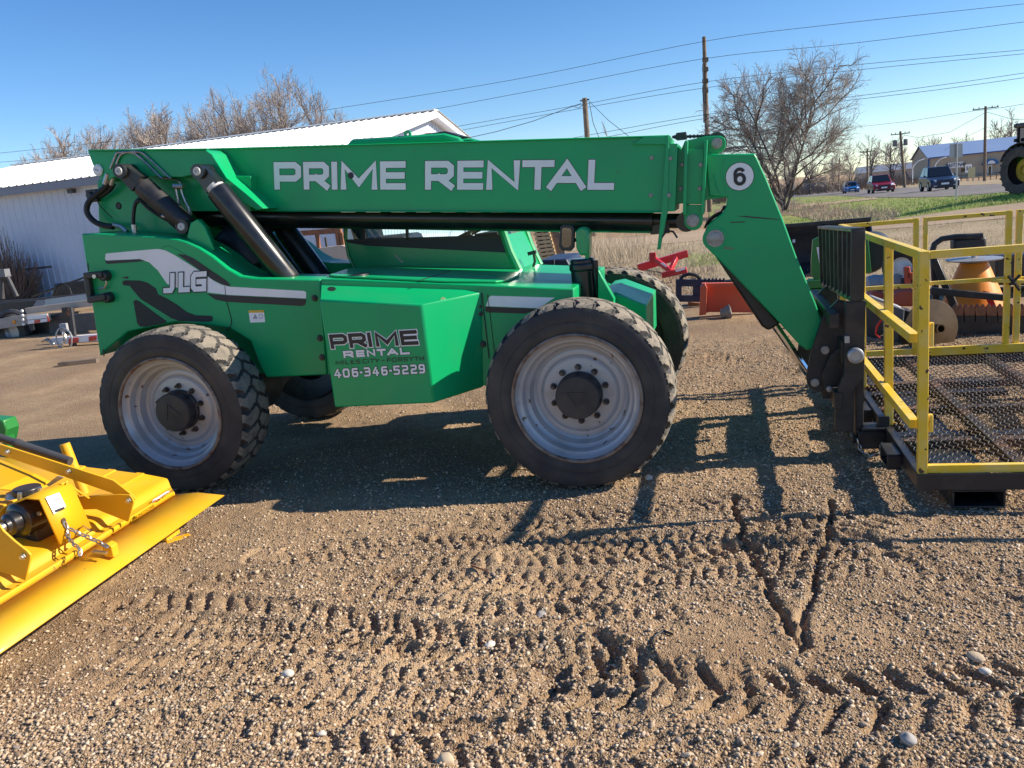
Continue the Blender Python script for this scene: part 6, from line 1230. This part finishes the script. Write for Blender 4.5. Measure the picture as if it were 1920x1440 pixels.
# far black bucket and the green loader attachment with its label
o = thing('black_bucket', (2.4, 11.8, 0), 'large black bucket standing behind the boom head', 'bucket'); Yb = 11.6
prof_ = [(0, 0), (.55, .02), (.75, .18), (.80, .45), (.70, .80), (.45, .98), (.40, .96), (.62, .76), (.72, .45), (.67, .22), (.5, .08), (0, .06)]
a = at(1476, 520, y=Yb); b = at(1640, 510, y=Yb); wb_ = b.x-a.x; MB().prism([(a.x, Yb+.0+y_, max(.02, 0)+z_*1.02) for y_, z_ in prof_], Vector((wb_, 0, 0))).build('shell', M['darkgrey'], o, .01)
for k in (0, .45, .98): MB().prism([(a.x+k*wb_, Yb+y_, z_*1.02) for y_, z_ in prof_[:6]+[(0.0, .55)]], Vector((.04, 0, 0))).build('end_plate', M['navy'], o, .01)
MB().bar((a.x, Yb+.42, 1.0), (b.x, Yb+.42, 1.0), .10, .06).build('top_edge', M['black'], o); MB().prism(yp(Yb+.38, (1486, 449), (1491, 449), (1491, 455), (1486, 455)), .01).build('label', M['white'], o)
o = thing('loader_frame', (2.2, 8.2, 0), 'dark green loader frame with white label behind the ribbed backrest', 'attachment'); Yl = 8.2
iplate([(1521, 490), (1524, 450), (1534, 445), (1552, 447), (1556, 470), (1550, 530), (1530, 530), (1521, 515)], Yl, .08, 'jd_green', 'side_plate', o); iplate([(1600, 520), (1610, 450), (1628, 446), (1634, 510)], Yl+.6, .08, 'jd_green', 'side_plate', o); MB().bar(at(1512, 533, y=Yl), at(1600, 528, y=Yl), .14, .12).bar(at(1516, 548, y=Yl), at(1560, 545, y=Yl), .10, .10).build('beam', M['jd_green'], o, .01)
iplate([(1518, 596), (1520, 528), (1552, 530), (1552, 598)], Yl+.1, .5, 'jd_green', 'leg', o); MB().prism(yp(Yl-.01, (1531, 464), (1545, 461), (1549, 489), (1536, 493)), .005).build('label', M['white'], o); MB().prism(yp(Yl-.02, (1536, 484), (1544, 482), (1545, 489), (1537, 491)), .004).build('label_print', M['label_grey'], o)
MB().lathe([(0, 0), (.28, 0), (.30, .05), (.30, 1.0), (0, 1.0)], c=at(1626, 478, y=9.0), axis=(.25, 1, 0), n=28).build('roller', M['darkplastic'], o)
# trencher with disc, augers, little wheel
o = thing('trencher', (3.2, 5.6, 0), 'orange and black trencher with small wheel seen through the yellow rails', 'trencher'); Yt = 6.2
c = at(1690, 502, y=Yt); w_ = MB().lathe([(.13, .0), (.19, -.02), (.235, .01), (.25, .06), (.235, .13), (.13, .14)], c=c, axis=(.45, 1, 0), n=32).build('wheel', M['rubber'], o); MB().lathe([(.13, .01), (.11, .05), (.05, .05), (.05, .0), (0, .0)], c=c, axis=(.45, 1, 0), n=24).build('rim', M['white'], w_)
MB().bar(at(1700, 500, y=Yt-.1), at(1703, 542, y=Yt-.1), .07, .07).bar(at(1700, 515, y=Yt-.1), at(1722, 520, y=Yt-.1), .07, .08).build('wheel_strut', M['orange'], o, .01)
hp = [(1668, 575), (1672, 560), (1684, 548), (1700, 543), (1716, 545), (1716, 575)]; iplate(hp, 5.7, .45, 'orange', 'hood', o, .03); iplate([(1624, 560), (1640, 545), (1664, 552), (1664, 566)], 6.0, .3, 'orange', 'hood', o, .03)
c = at(1640, 532, y=6.3)
for k in range(3): MB().lathe([(0, -.12), (.10, -.10), (.12, 0), (.10, .10), (0, .12)], c=c+Vector((k*.13, 0, .0)), axis=(1, .2, 0), n=20).build('motor', M['label_grey'], o)
iplate([(1622, 570), (1650, 573), (1662, 625), (1626, 640)], 5.0, .05, 'darkgrey', 'frame_plate', o); iplate([(1655, 578), (1670, 572), (1696, 580), (1690, 660), (1655, 662), (1658, 640)], 4.75, .05, 'grey', 'frame_plate', o); iplate([(1622, 630), (1655, 640), (1655, 664), (1622, 662)], 4.85, .06, 'grey', 'frame_plate', o); iplate([(1636, 556), (1690, 576), (1690, 580), (1634, 561)], 4.9, .2, 'galv', 'frame_cap', o)
MB().tube(yp(4.7, (1652, 600), (1644, 612), (1642, 626), (1650, 634)), .012, 6).build('cable', M['red'], o); iplate([(1690, 640), (1690, 580), (1712, 585), (1716, 640)], 4.9, .3, 'black', 'gear_case', o)
o = thing('auger_disc', (3.05, 4.4, 0), 'large round brown steel disc with a centre tube beyond the basket', 'disc'); Yd = 4.45; c = at(1748, 615, y=Yd); MB().lathe([(.045, -.03), (.05, -.02), (.30, .015), (.305, .022), (.05, .0), (.045, .0)], c=c, axis=(-.35, 1, -.1), n=48).build('disc', M['bronze'], o); MB().lathe([(.05, .02), (.05, -.16), (.038, -.16), (.038, .0), (0, .0)], c=c, axis=(-.35, 1, -.1), n=24).build('tube', M['bronze'], o)
iplate([(1690, 650), (1690, 618), (1718, 622), (1728, 650)], Yd+.15, .2, 'black', 'stand', o)
o = thing('trencher_chain', (3.9, 4.6, 0), 'rusty black trencher chain bar with square teeth behind the auger disc', 'trencher chain'); Yc = 4.85; iplate([(1780, 642), (1786, 590), (1990, 585), (1990, 640)], Yc, .06, 'black', 'bar', o)
for k in range(9):
    x0 = 1788+k*21
    iplate([(x0, 592), (x0-2, 579), (x0+5, 570), (x0+9, 578), (x0+16, 571), (x0+19, 580), (x0+18, 592)], Yc-.05, .06, 'rust', 'tooth', o, .003); iplate([(x0, 643), (x0, 628), (x0+18, 627), (x0+18, 642)], Yc-.05, .06, 'rust', 'tooth', o, .003)
    iplate([(x0, 592), (x0+19, 592), (x0+19, 604), (x0, 604)], Yc-.03, .05, 'steel_black', 'link', o, .002)
# cone spreader
o = thing('cone_spreader', (3.9, 5.6, 0), 'upturned orange cone spreader with grey disc and black frame', 'spreader'); Ys = 5.9; ct = at(1826, 492, y=Ys); cbm = at(1818, 600, y=Ys); r1 = .15; r2 = .43
MB().lathe([(0, ct.z), (r1, ct.z), (r1+.01, ct.z-.02), (r2, cbm.z), (r2+.02, cbm.z-.01), (0, cbm.z)], c=(ct.x, Ys, 0), axis=(0, 0, 1), n=36).build('hopper', M['hopper'], o)
MB().lathe([(0, ct.z+.04), (.30, ct.z+.03), (.31, ct.z+.045), (.03, ct.z+.06), (.03, ct.z+.14), (0, ct.z+.14)], c=(ct.x, Ys, 0), axis=(0, 0, 1), n=36).build('spinner', M['galv'], o)
MB().tube(yp(Ys, (1748, 472), (1752, 458), (1766, 448), (1790, 444), (1842, 442)), .035, 10).build('frame_tube', M['black'], o); MB().box(at(1815, 456, y=Ys+.1), (.36, .2, .14)).build('gear_case', M['darkplastic'], o, .03); MB().cyl(at(1826, 486, y=Ys), at(1828, 466, y=Ys), .03, n=10).build('shaft', M['rust'], o)
MB().bar(at(1745, 545, y=Ys-.5), at(1882, 558, y=Ys-.5), .06, .08).build('lower_link', M['black'], o, .01); MB().bar(at(1752, 488, y=Ys-.3), at(1790, 575, y=Ys-.4), .06, .08).build('frame_leg', M['black'], o, .01); MB().bar(at(1750, 475, y=Ys-.2), at(1757, 600, y=Ys-.2), .06, .07).build('frame_leg', M['black'], o, .01); MB().prism(yp(Ys-.42, (1843, 545), (1856, 548), (1880, 600), (1866, 600)), .02).build('stripe', M['red'], o)
o = thing('black_tub', (5.3, 8.0, 0), 'dark open tub in the shade behind the cone spreader', 'tub'); iplate([(1868, 535), (1866, 482), (1990, 478), (1990, 535)], 7.6, .9, 'black', 'shell', o, .03); MB().bar(at(1866, 482, y=7.6), at(1990, 477, y=7.6), .08, .05).build('rim', M['darkgrey'], o)
# pallets and the black box behind the cab
o = thing('pallet_stack', gnd(1035, 492), 'fresh pine pallets leaning upright beyond the cab door', 'pallet'); Yp = gnd(1035, 492).y
a, b, c, d = [at(px, py, y=Yp+k) for px, py, k in ((998, 425, .25), (1028, 425, .25), (1044, 480, 0), (1012, 486, 0))]
for k in range(9):
    f = k/8; MB().bar(a.lerp(d, f), b.lerp(c, f), .03, .085, up=(0, .2, 1)).build('deck_board', M['pine'], o)
for f in (.1, .5, .9): MB().bar(a.lerp(b, f)+Vector((0, .07, 0)), d.lerp(c, f)+Vector((0, .07, 0)), .05, .09).build('stringer', M['pine'], o)
MB().prism([a+Vector((0, .15, .1)), b+Vector((.25, .15, .1)), c+Vector((.25, .15, 0)), d+Vector((0, .15, 0))], .10).build('back_pallet', M['wood'], o)
o = thing('steel_box', (-.6, 5.2, 0), 'navy black steel box between the cab and the far front wheel', 'box'); Yx = 5.2; iplate([(1005, 600), (1012, 488), (1062, 485), (1076, 510), (1078, 600)], Yx, 1.0, 'navy', 'shell', o, .02); iplate([(1036, 600), (1037, 487), (1040, 487), (1039, 600)], Yx-.02, .02, 'darkgrey', 'rib', o)

# ================================================================== LEFT: trailers, pipe rack, ladder, bush
o = thing('flatbed_trailer', (-13.5, 11, 0), 'grey flatbed trailer with beige deck edge and striped reflectors behind the machine', 'trailer'); Y = 10.6
M['rail_pale'] = mat('pale_rail_paint', (0.40, 0.37, 0.33), .6, col2=(.30, .27, .24), amt=.6)
iplate([(-20, 620), (-20, 600), (0, 597.5), (17, 594), (49, 590), (88, 588), (92, 601), (52, 608), (44, 610), (0, 617)], Y, .08, 'rail_pale', 'side_rail', o); iplate([(52, 601), (91, 597.5), (92, 602.5), (52, 608)], Y-.02, .02, 'white', 'reflector_tape', o); iplate([(64, 600.5), (75, 599.3), (75, 604.5), (64, 606)], Y-.03, .01, 'red_tape', 'reflector_tape', o); iplate([(88, 588.5), (92, 600), (92.5, 603), (88.5, 603)], Y-.03, .01, 'red_tape', 'reflector_tape', o); iplate([(50, 592), (88, 589), (90, 596), (51, 600)], Y-.02, .02, 'white', 'side_plate', o)
MB().prism([at(46, 578, y=Y+.1), at(250, 552, y=Y+.1), at(250, 565, y=Y+.1), at(82, 585, y=Y+.1), at(50, 589, y=Y+.1)], Vector((0, .1, 0))).build('deck_edge', M['beige'], o); MB().prism([at(81, 575, y=Y+.25), at(85.5, 562.5, y=Y+.9), at(250, 542, y=Y+.9), at(250, 552, y=Y+.25)], Vector((0, 0, -.05))).build('ramp', M['grey'], o)
MB().prism([at(60, 577, y=Y+.25), at(69, 563, y=Y+.9), at(85, 562, y=Y+.9), at(80, 575, y=Y+.25)], Vector((0, 0, -.05))).build('ramp_hinge', M['darkgrey'], o); iplate([(-20, 600), (-20, 570), (68, 563), (60, 578), (46, 590)], Y+1.0, .1, 'black', 'bed_side', o)
for k in range(5): MB().bar(at(84+k*.3, 572-k*2.4, y=Y+.33+k*.14), at(250, 550-k*2.2, y=Y+.33+k*.14), .03, .03).build('ramp_rib', M['galv'], o)
iplate([(-20, 640), (-20, 614), (90, 604), (94, 626), (60, 634)], Y+.5, .6, 'black', 'underframe', o)
c = at(22, 606, y=Y+.3); w_ = MB().lathe([(.2, -.09), (.38, -.1), (.41, -.06), (.41, .1), (.2, .1)], c=at(28, 622, y=Y+.25), n=36).build('wheel', M['rubber'], o); MB().lathe([(.21, -.08), (.17, -.02), (0, -.02)], c=at(28, 622, y=Y+.25), n=24).build('rim', M['galv'], w_)
MB().tube([at(28, 622, y=Y+.1)+Vector((.52*math.cos(k*math.pi/10), 0, .48*math.sin(k*math.pi/10))) for k in range(11)], .06, 6).build('fender', M['darkgrey'], o)
MB().lathe([(.05, 0), (.045, -.02), (0, -.025)], c=at(27, 603.5, y=Y), n=20).build('marker_lamp', M['amber'], o)
for k in range(4): MB().lathe([(.035, 0), (.03, -.03), (0, -.03)], c=at(42+k*1.0, 583+k*8.3, y=Y-.03), n=14).build('rail_bolt', M['white'], o)
iplate([(93, 640), (92, 592), (118, 589), (122, 640)], Y+.2, .5, 'darkgrey', 'upright', o); iplate([(116, 605), (115, 577), (134, 576), (133, 604)], Y-.1, .1, 'steel_black', 'bracket', o); iplate([(124, 590), (126, 578), (133, 578), (130, 592)], Y-.12, .02, 'rust', 'bracket_plate', o)
o = thing('equipment_trailer', (-11.5, 9, 0), 'black trailer tongue and jack with coiled chain and red white reflectors', 'trailer'); Y = 8.6
iplate([(130, 622), (132, 590), (260, 580), (260, 615)], Y+.6, .1, 'darkgrey', 'headboard', o); iplate([(95, 646), (96, 634), (260, 620), (260, 634)], Y, .12, 'white', 'tongue_beam', o)
for x0, x1 in ((128, 146), (166, 180)): iplate([(x0, 644-(x0-128)*.1), (x0, 635-(x0-128)*.1), (x1, 633-(x0-128)*.1), (x1, 642-(x0-128)*.1)], Y-.02, .02, 'red_tape', 'reflector_tape', o)
MB().bar(at(133, 577, y=Y-.05), at(140, 630, y=Y-.05), .05, .05).build('jack_post', M['darkgrey'], o); MB().bar(at(136, 640, y=Y+.05), at(143, 680, y=Y+.05), .10, .10).build('jack_leg', M['darkgrey'], o); MB().bar(at(142, 652, y=Y-.05), at(147, 672, y=Y-.05), .05, .04).build('jack_foot', M['beige'], o); MB().box(at(120, 614, y=Y-.05), (.12, .1, .16)).build('winch_box', M['label_grey'], o)
q = at(120, 635, y=Y-.12); MB().tube([q+Vector((.19*math.cos(k*.5236)*(1+.05*math.sin(k)), 0, .22*math.sin(k*.5236))) for k in range(25)], .014, 6).build('cable_coil', M['galv'], o)
chain('chain', [at(118, 622, y=Y-.2), at(122, 632, y=Y-.2), at(118, 645, y=Y-.2), at(112, 655, y=Y-.15), at(116, 665, y=Y-.15), at(108, 670, y=Y-.15)], .014, o, 'zinc', .07); chain('chain', [at(80, 640, y=Y-.1), at(90, 636, y=Y-.1), at(100, 646, y=Y-.1)], .014, o, 'zinc', .07)
p = gnd(170, 682); MB().bar(gnd(110, 688)+Vector((0, 0, .03)), gnd(184, 679)+Vector((0, 0, .05)), .12, .07); o2 = MB().bar(gnd(112, 687)+Vector((0, 0, .035)), gnd(184, 679)+Vector((0, 0, .035)), .14, .07).build('timber', M['wood'], origin=p); tag(o2, 'weathered timber lying on the dirt below the trailer jack', 'timber')
o = thing('frame_trailer', (-19, 15, 0), 'dark low trailer frame with a winch mast left of the striped trailer', 'trailer'); Y = 14.5
iplate([(-20, 582), (-20, 566), (60, 560), (180, 548), (180, 556), (60, 570)], Y, .1, 'darkgrey', 'frame', o); MB().bar(at(4, 560, y=Y), at(0, 505, y=Y), .10, .10).build('mast', M['darkgrey'], o); MB().bar(at(32, 556, y=Y), at(12, 515, y=Y), .08, .08).build('mast_brace', M['darkgrey'], o); MB().box(at(6, 512, y=Y), (.3, .2, .22)).build('winch', M['grey'], o); MB().bar(at(60, 556, y=Y+1), at(170, 516, y=Y+1), .05, .05).build('boom_tube', M['black'], o); iplate([(95, 556), (100, 532), (175, 524), (175, 552)], Y+1.5, .6, 'black', 'cargo', o, .05)
MB().tube(yp(Y+.6, (102, 552), (108, 536), (118, 532), (130, 540), (134, 552)), .03, 6).build('hose', M['hose'], o); MB().bar(at(40, 506, y=21.5), at(96, 500, y=21.5), .06, .08).build('long_pipe', M['darkgrey'], o)
rd = random.Random(9); o = thing('bush', (at(22, 540, y=21.2).x, 21.2, 0), 'leafless brown bush against the white wall at the left edge', 'bush'); mb = MB(); b0 = Vector((at(22, 540, y=21.2).x, 21.2, 0))
for i in range(900):
    a = rd.uniform(0, 6.283); s = rd.random()**.5; e = b0+Vector((math.cos(a)*1.6*s, math.sin(a)*.5*s, rd.uniform(.5, 3.0)*(1.1-.6*s))); st = b0+Vector((math.cos(a)*.6*s, math.sin(a)*.3*s, 0)); m_ = st.lerp(e, .5)+Vector((rd.gauss(0, .15), rd.gauss(0, .1), 0)); mb.tube([st, m_, e], [.014, .010, .006], 3, caps=False)
mb.build('branches', M['brush'], o)
# pipe rack, panels and ladder seen between the cylinders
Y = 16.0; o = thing('pipe_rack', (at(600, 470, y=Y).x, Y, 0), 'rusty pipe rack standing between the white wall and the machine', 'rack')
MB().bar(at(500, 442, y=Y), at(640, 432, y=Y), .10, .14).build('top_pipe', M['rust'], o)
for px in (594, 632, 640): MB().bar(at(px, 436, y=Y), (at(px, 436, y=Y).x, Y, 0), .09, .09).build('post', M['rust'], o)
for i, px in enumerate((508, 518, 526, 534, 545, 610)): MB().bar(at(px, 445, y=Y+.3), (at(px-3+i, 445, y=Y+.3).x, Y+.3, 0), .05, .05).build('hanging_pipe', M['darkgrey'], o)
MB().bar(at(606, 466, y=Y-.1), at(645, 476, y=Y-.1), .08, .08).build('brace', M['grey'], o)
o = thing('panel_stack', (at(610, 480, y=15.2).x, 15.2, 0), 'beige panels stood on edge below the rusty rack', 'panel'); P_ = yp(15.2, (592, 500), (592, 466), (640, 460), (660, 466), (660, 500)); MB().prism([q if q.z > .8 else Vector((q.x, q.y, 0)) for q in P_], .3).build('panel', M['beige'], o); P_ = yp(15.6, (526, 500), (529, 474), (546, 471), (558, 490), (560, 500)); MB().prism([q if q.z > .9 else Vector((q.x, q.y, 0)) for q in P_], .3).build('panel', M['beige'], o, .03)
o = thing('ladder', (at(630, 495, y=11).x, 11.0, .4), 'silver ladder lying on edge just behind the cab', 'ladder'); Y = 11.0
a0, a1, b0_, b1 = at(560, 496, y=Y), at(690, 486, y=Y), at(560, 506, y=Y), at(690, 504, y=Y); MB().bar(a0, a1, .03, .05).build('rail', M['galv'], o); MB().bar(b0_, b1, .03, .05).build('rail', M['galv'], o)
for k in range(9): MB().cyl(a0.lerp(a1, (k+.5)/9), b0_.lerp(b1, (k+.35)/9), .018, n=8).build('rung', M['galv'], o)
o = thing('trestle', (at(630, 500, y=11.15).x, 11.15, 0), 'dark low trestle carrying the silver ladder', 'trestle'); zt_ = min(b0_.z, b1.z)-.03
for px in (585, 665): MB().box((at(px, 505, y=Y).x, Y, zt_/2), (.08, .3, zt_)).build('leg', M['darkgrey'], o)
MB().bar((b0_.x, Y, zt_-.03), (b1.x, Y, zt_-.03), .3, .05).build('top', M['darkgrey'], o)

# ================================================================== WEEDS AND GRASS (nobody could count the blades)
def blades(name, N, px_poly, hmin, hmax, wd, lean, m, seed, label, cat, clump=0):
    rd = random.Random(seed); V = []; F = []; (xa, xb), f_top, f_bot = px_poly; cs = []
    for i in range(N):
        if clump and cs and rd.random() < .8:
            c = cs[-1]; x = c[0]+rd.gauss(0, .12); y = c[1]+rd.gauss(0, .12)
            if rd.random() < 1/clump: cs.pop()
        else:
            px = rd.uniform(xa, xb); py = rd.uniform(f_top(px), f_bot(px)); q = gnd(px, py); x, y = q.x, q.y; cs.append((x, y))
        z = hz(x, y); h_ = rd.uniform(hmin, hmax)*(.6+.4*rd.random()); a = rd.uniform(0, 6.283); w_ = wd*rd.uniform(.6, 1.3); dx, dy = math.cos(a)*w_, math.sin(a)*w_; lx, ly = rd.gauss(0, lean)*h_, rd.gauss(0, lean)*h_; b = len(V)
        V += [(x-dx, y-dy, z-.01), (x+dx, y+dy, z-.01), (x+dx*.6+lx*.4, y+dy*.6+ly*.4, z+h_*.55), (x-dx*.6+lx*.4, y-dy*.6+ly*.4, z+h_*.55), (x+lx, y+ly, z+h_)]; F += [(b, b+1, b+2, b+3), (b+3, b+2, b+4)]
    mb = MB(); mb.add(V, F); return tag(mb.build(name, M[m], smooth=False), label, cat, kind='stuff')
M['straw'] = mat('dry_straw', (0.50, 0.41, 0.29), .9, col2=(0.34, 0.26, 0.18), sc2=1.5, amt=.8); M['blade'] = mat('green_blades', (0.26, 0.42, 0.07), .7, col2=(0.36, 0.36, 0.14), sc2=.8, amt=.8); M['leaf'] = mat('dead_leaves', (0.25, 0.165, 0.105), .9, col2=(0.38, 0.28, 0.18), sc2=4, amt=.8)
lin = lambda *p: (lambda x: float(np.interp(x, [a for a, b in p], [b for a, b in p])))
blades('dry_weeds', 7000, ((1050, 1345), lin((1050, 474), (1200, 463), (1345, 452)), lin((1050, 505), (1200, 508), (1345, 535))), .06, .30, .005, .45, 'straw', 1, 'pale dry weeds behind the far front wheel', 'weeds', 14)
blades('tall_weeds', 900, ((1105, 1215), lin((1105, 470), (1215, 468)), lin((1105, 500), (1215, 500))), .5, 1.15, .004, .35, 'straw', 2, 'tall straw coloured weeds behind the far front wheel', 'weeds', 30)
blades('dry_weeds', 5500, ((1440, 1985), lin((1440, 443), (1600, 436), (1700, 429), (1800, 419), (1985, 402)), lin((1440, 530), (1985, 540))), .04, .20, .005, .5, 'straw', 3, 'dry weeds beyond the yellow basket', 'weeds', 14)
blades('leaf_litter', 9000, ((1480, 1985), lin((1480, 444), (1985, 404)), lin((1480, 520), (1985, 540))), .01, .05, .018, 1.2, 'leaf', 4, 'brown dead leaves strewn beyond the yellow basket', 'leaves', 0)
blades('grass', 14000, ((1470, 1985), lin((1470, 372), (1560, 368), (1716, 373), (1877, 364), (1985, 358)), lin((1470, 430), (1640, 416), (1700, 408), (1800, 394), (1985, 374))), .06, .18, .012, .4, 'blade', 5, 'fresh green grass on the highway verge', 'grass', 20)
blades('grass', 1200, ((1290, 1350), lin((1290, 482), (1350, 478)), lin((1290, 502), (1350, 500))), .06, .20, .006, .4, 'blade', 6, 'small green grass patch beside the red blade', 'grass', 20)
blades('ditch_weeds', 3500, ((1480, 1680), lin((1480, 378), (1560, 385), (1680, 398)), lin((1480, 404), (1560, 424), (1680, 418))), .08, .45, .010, .5, 'straw', 7, 'dry brown weeds standing in the ditch', 'weeds', 18)
blades('dry_weeds', 2500, ((1215, 1345), lin((1215, 480), (1345, 470)), lin((1215, 540), (1345, 560))), .02, .14, .006, .7, 'straw', 8, 'short dry stubble around the red blade', 'weeds', 10)
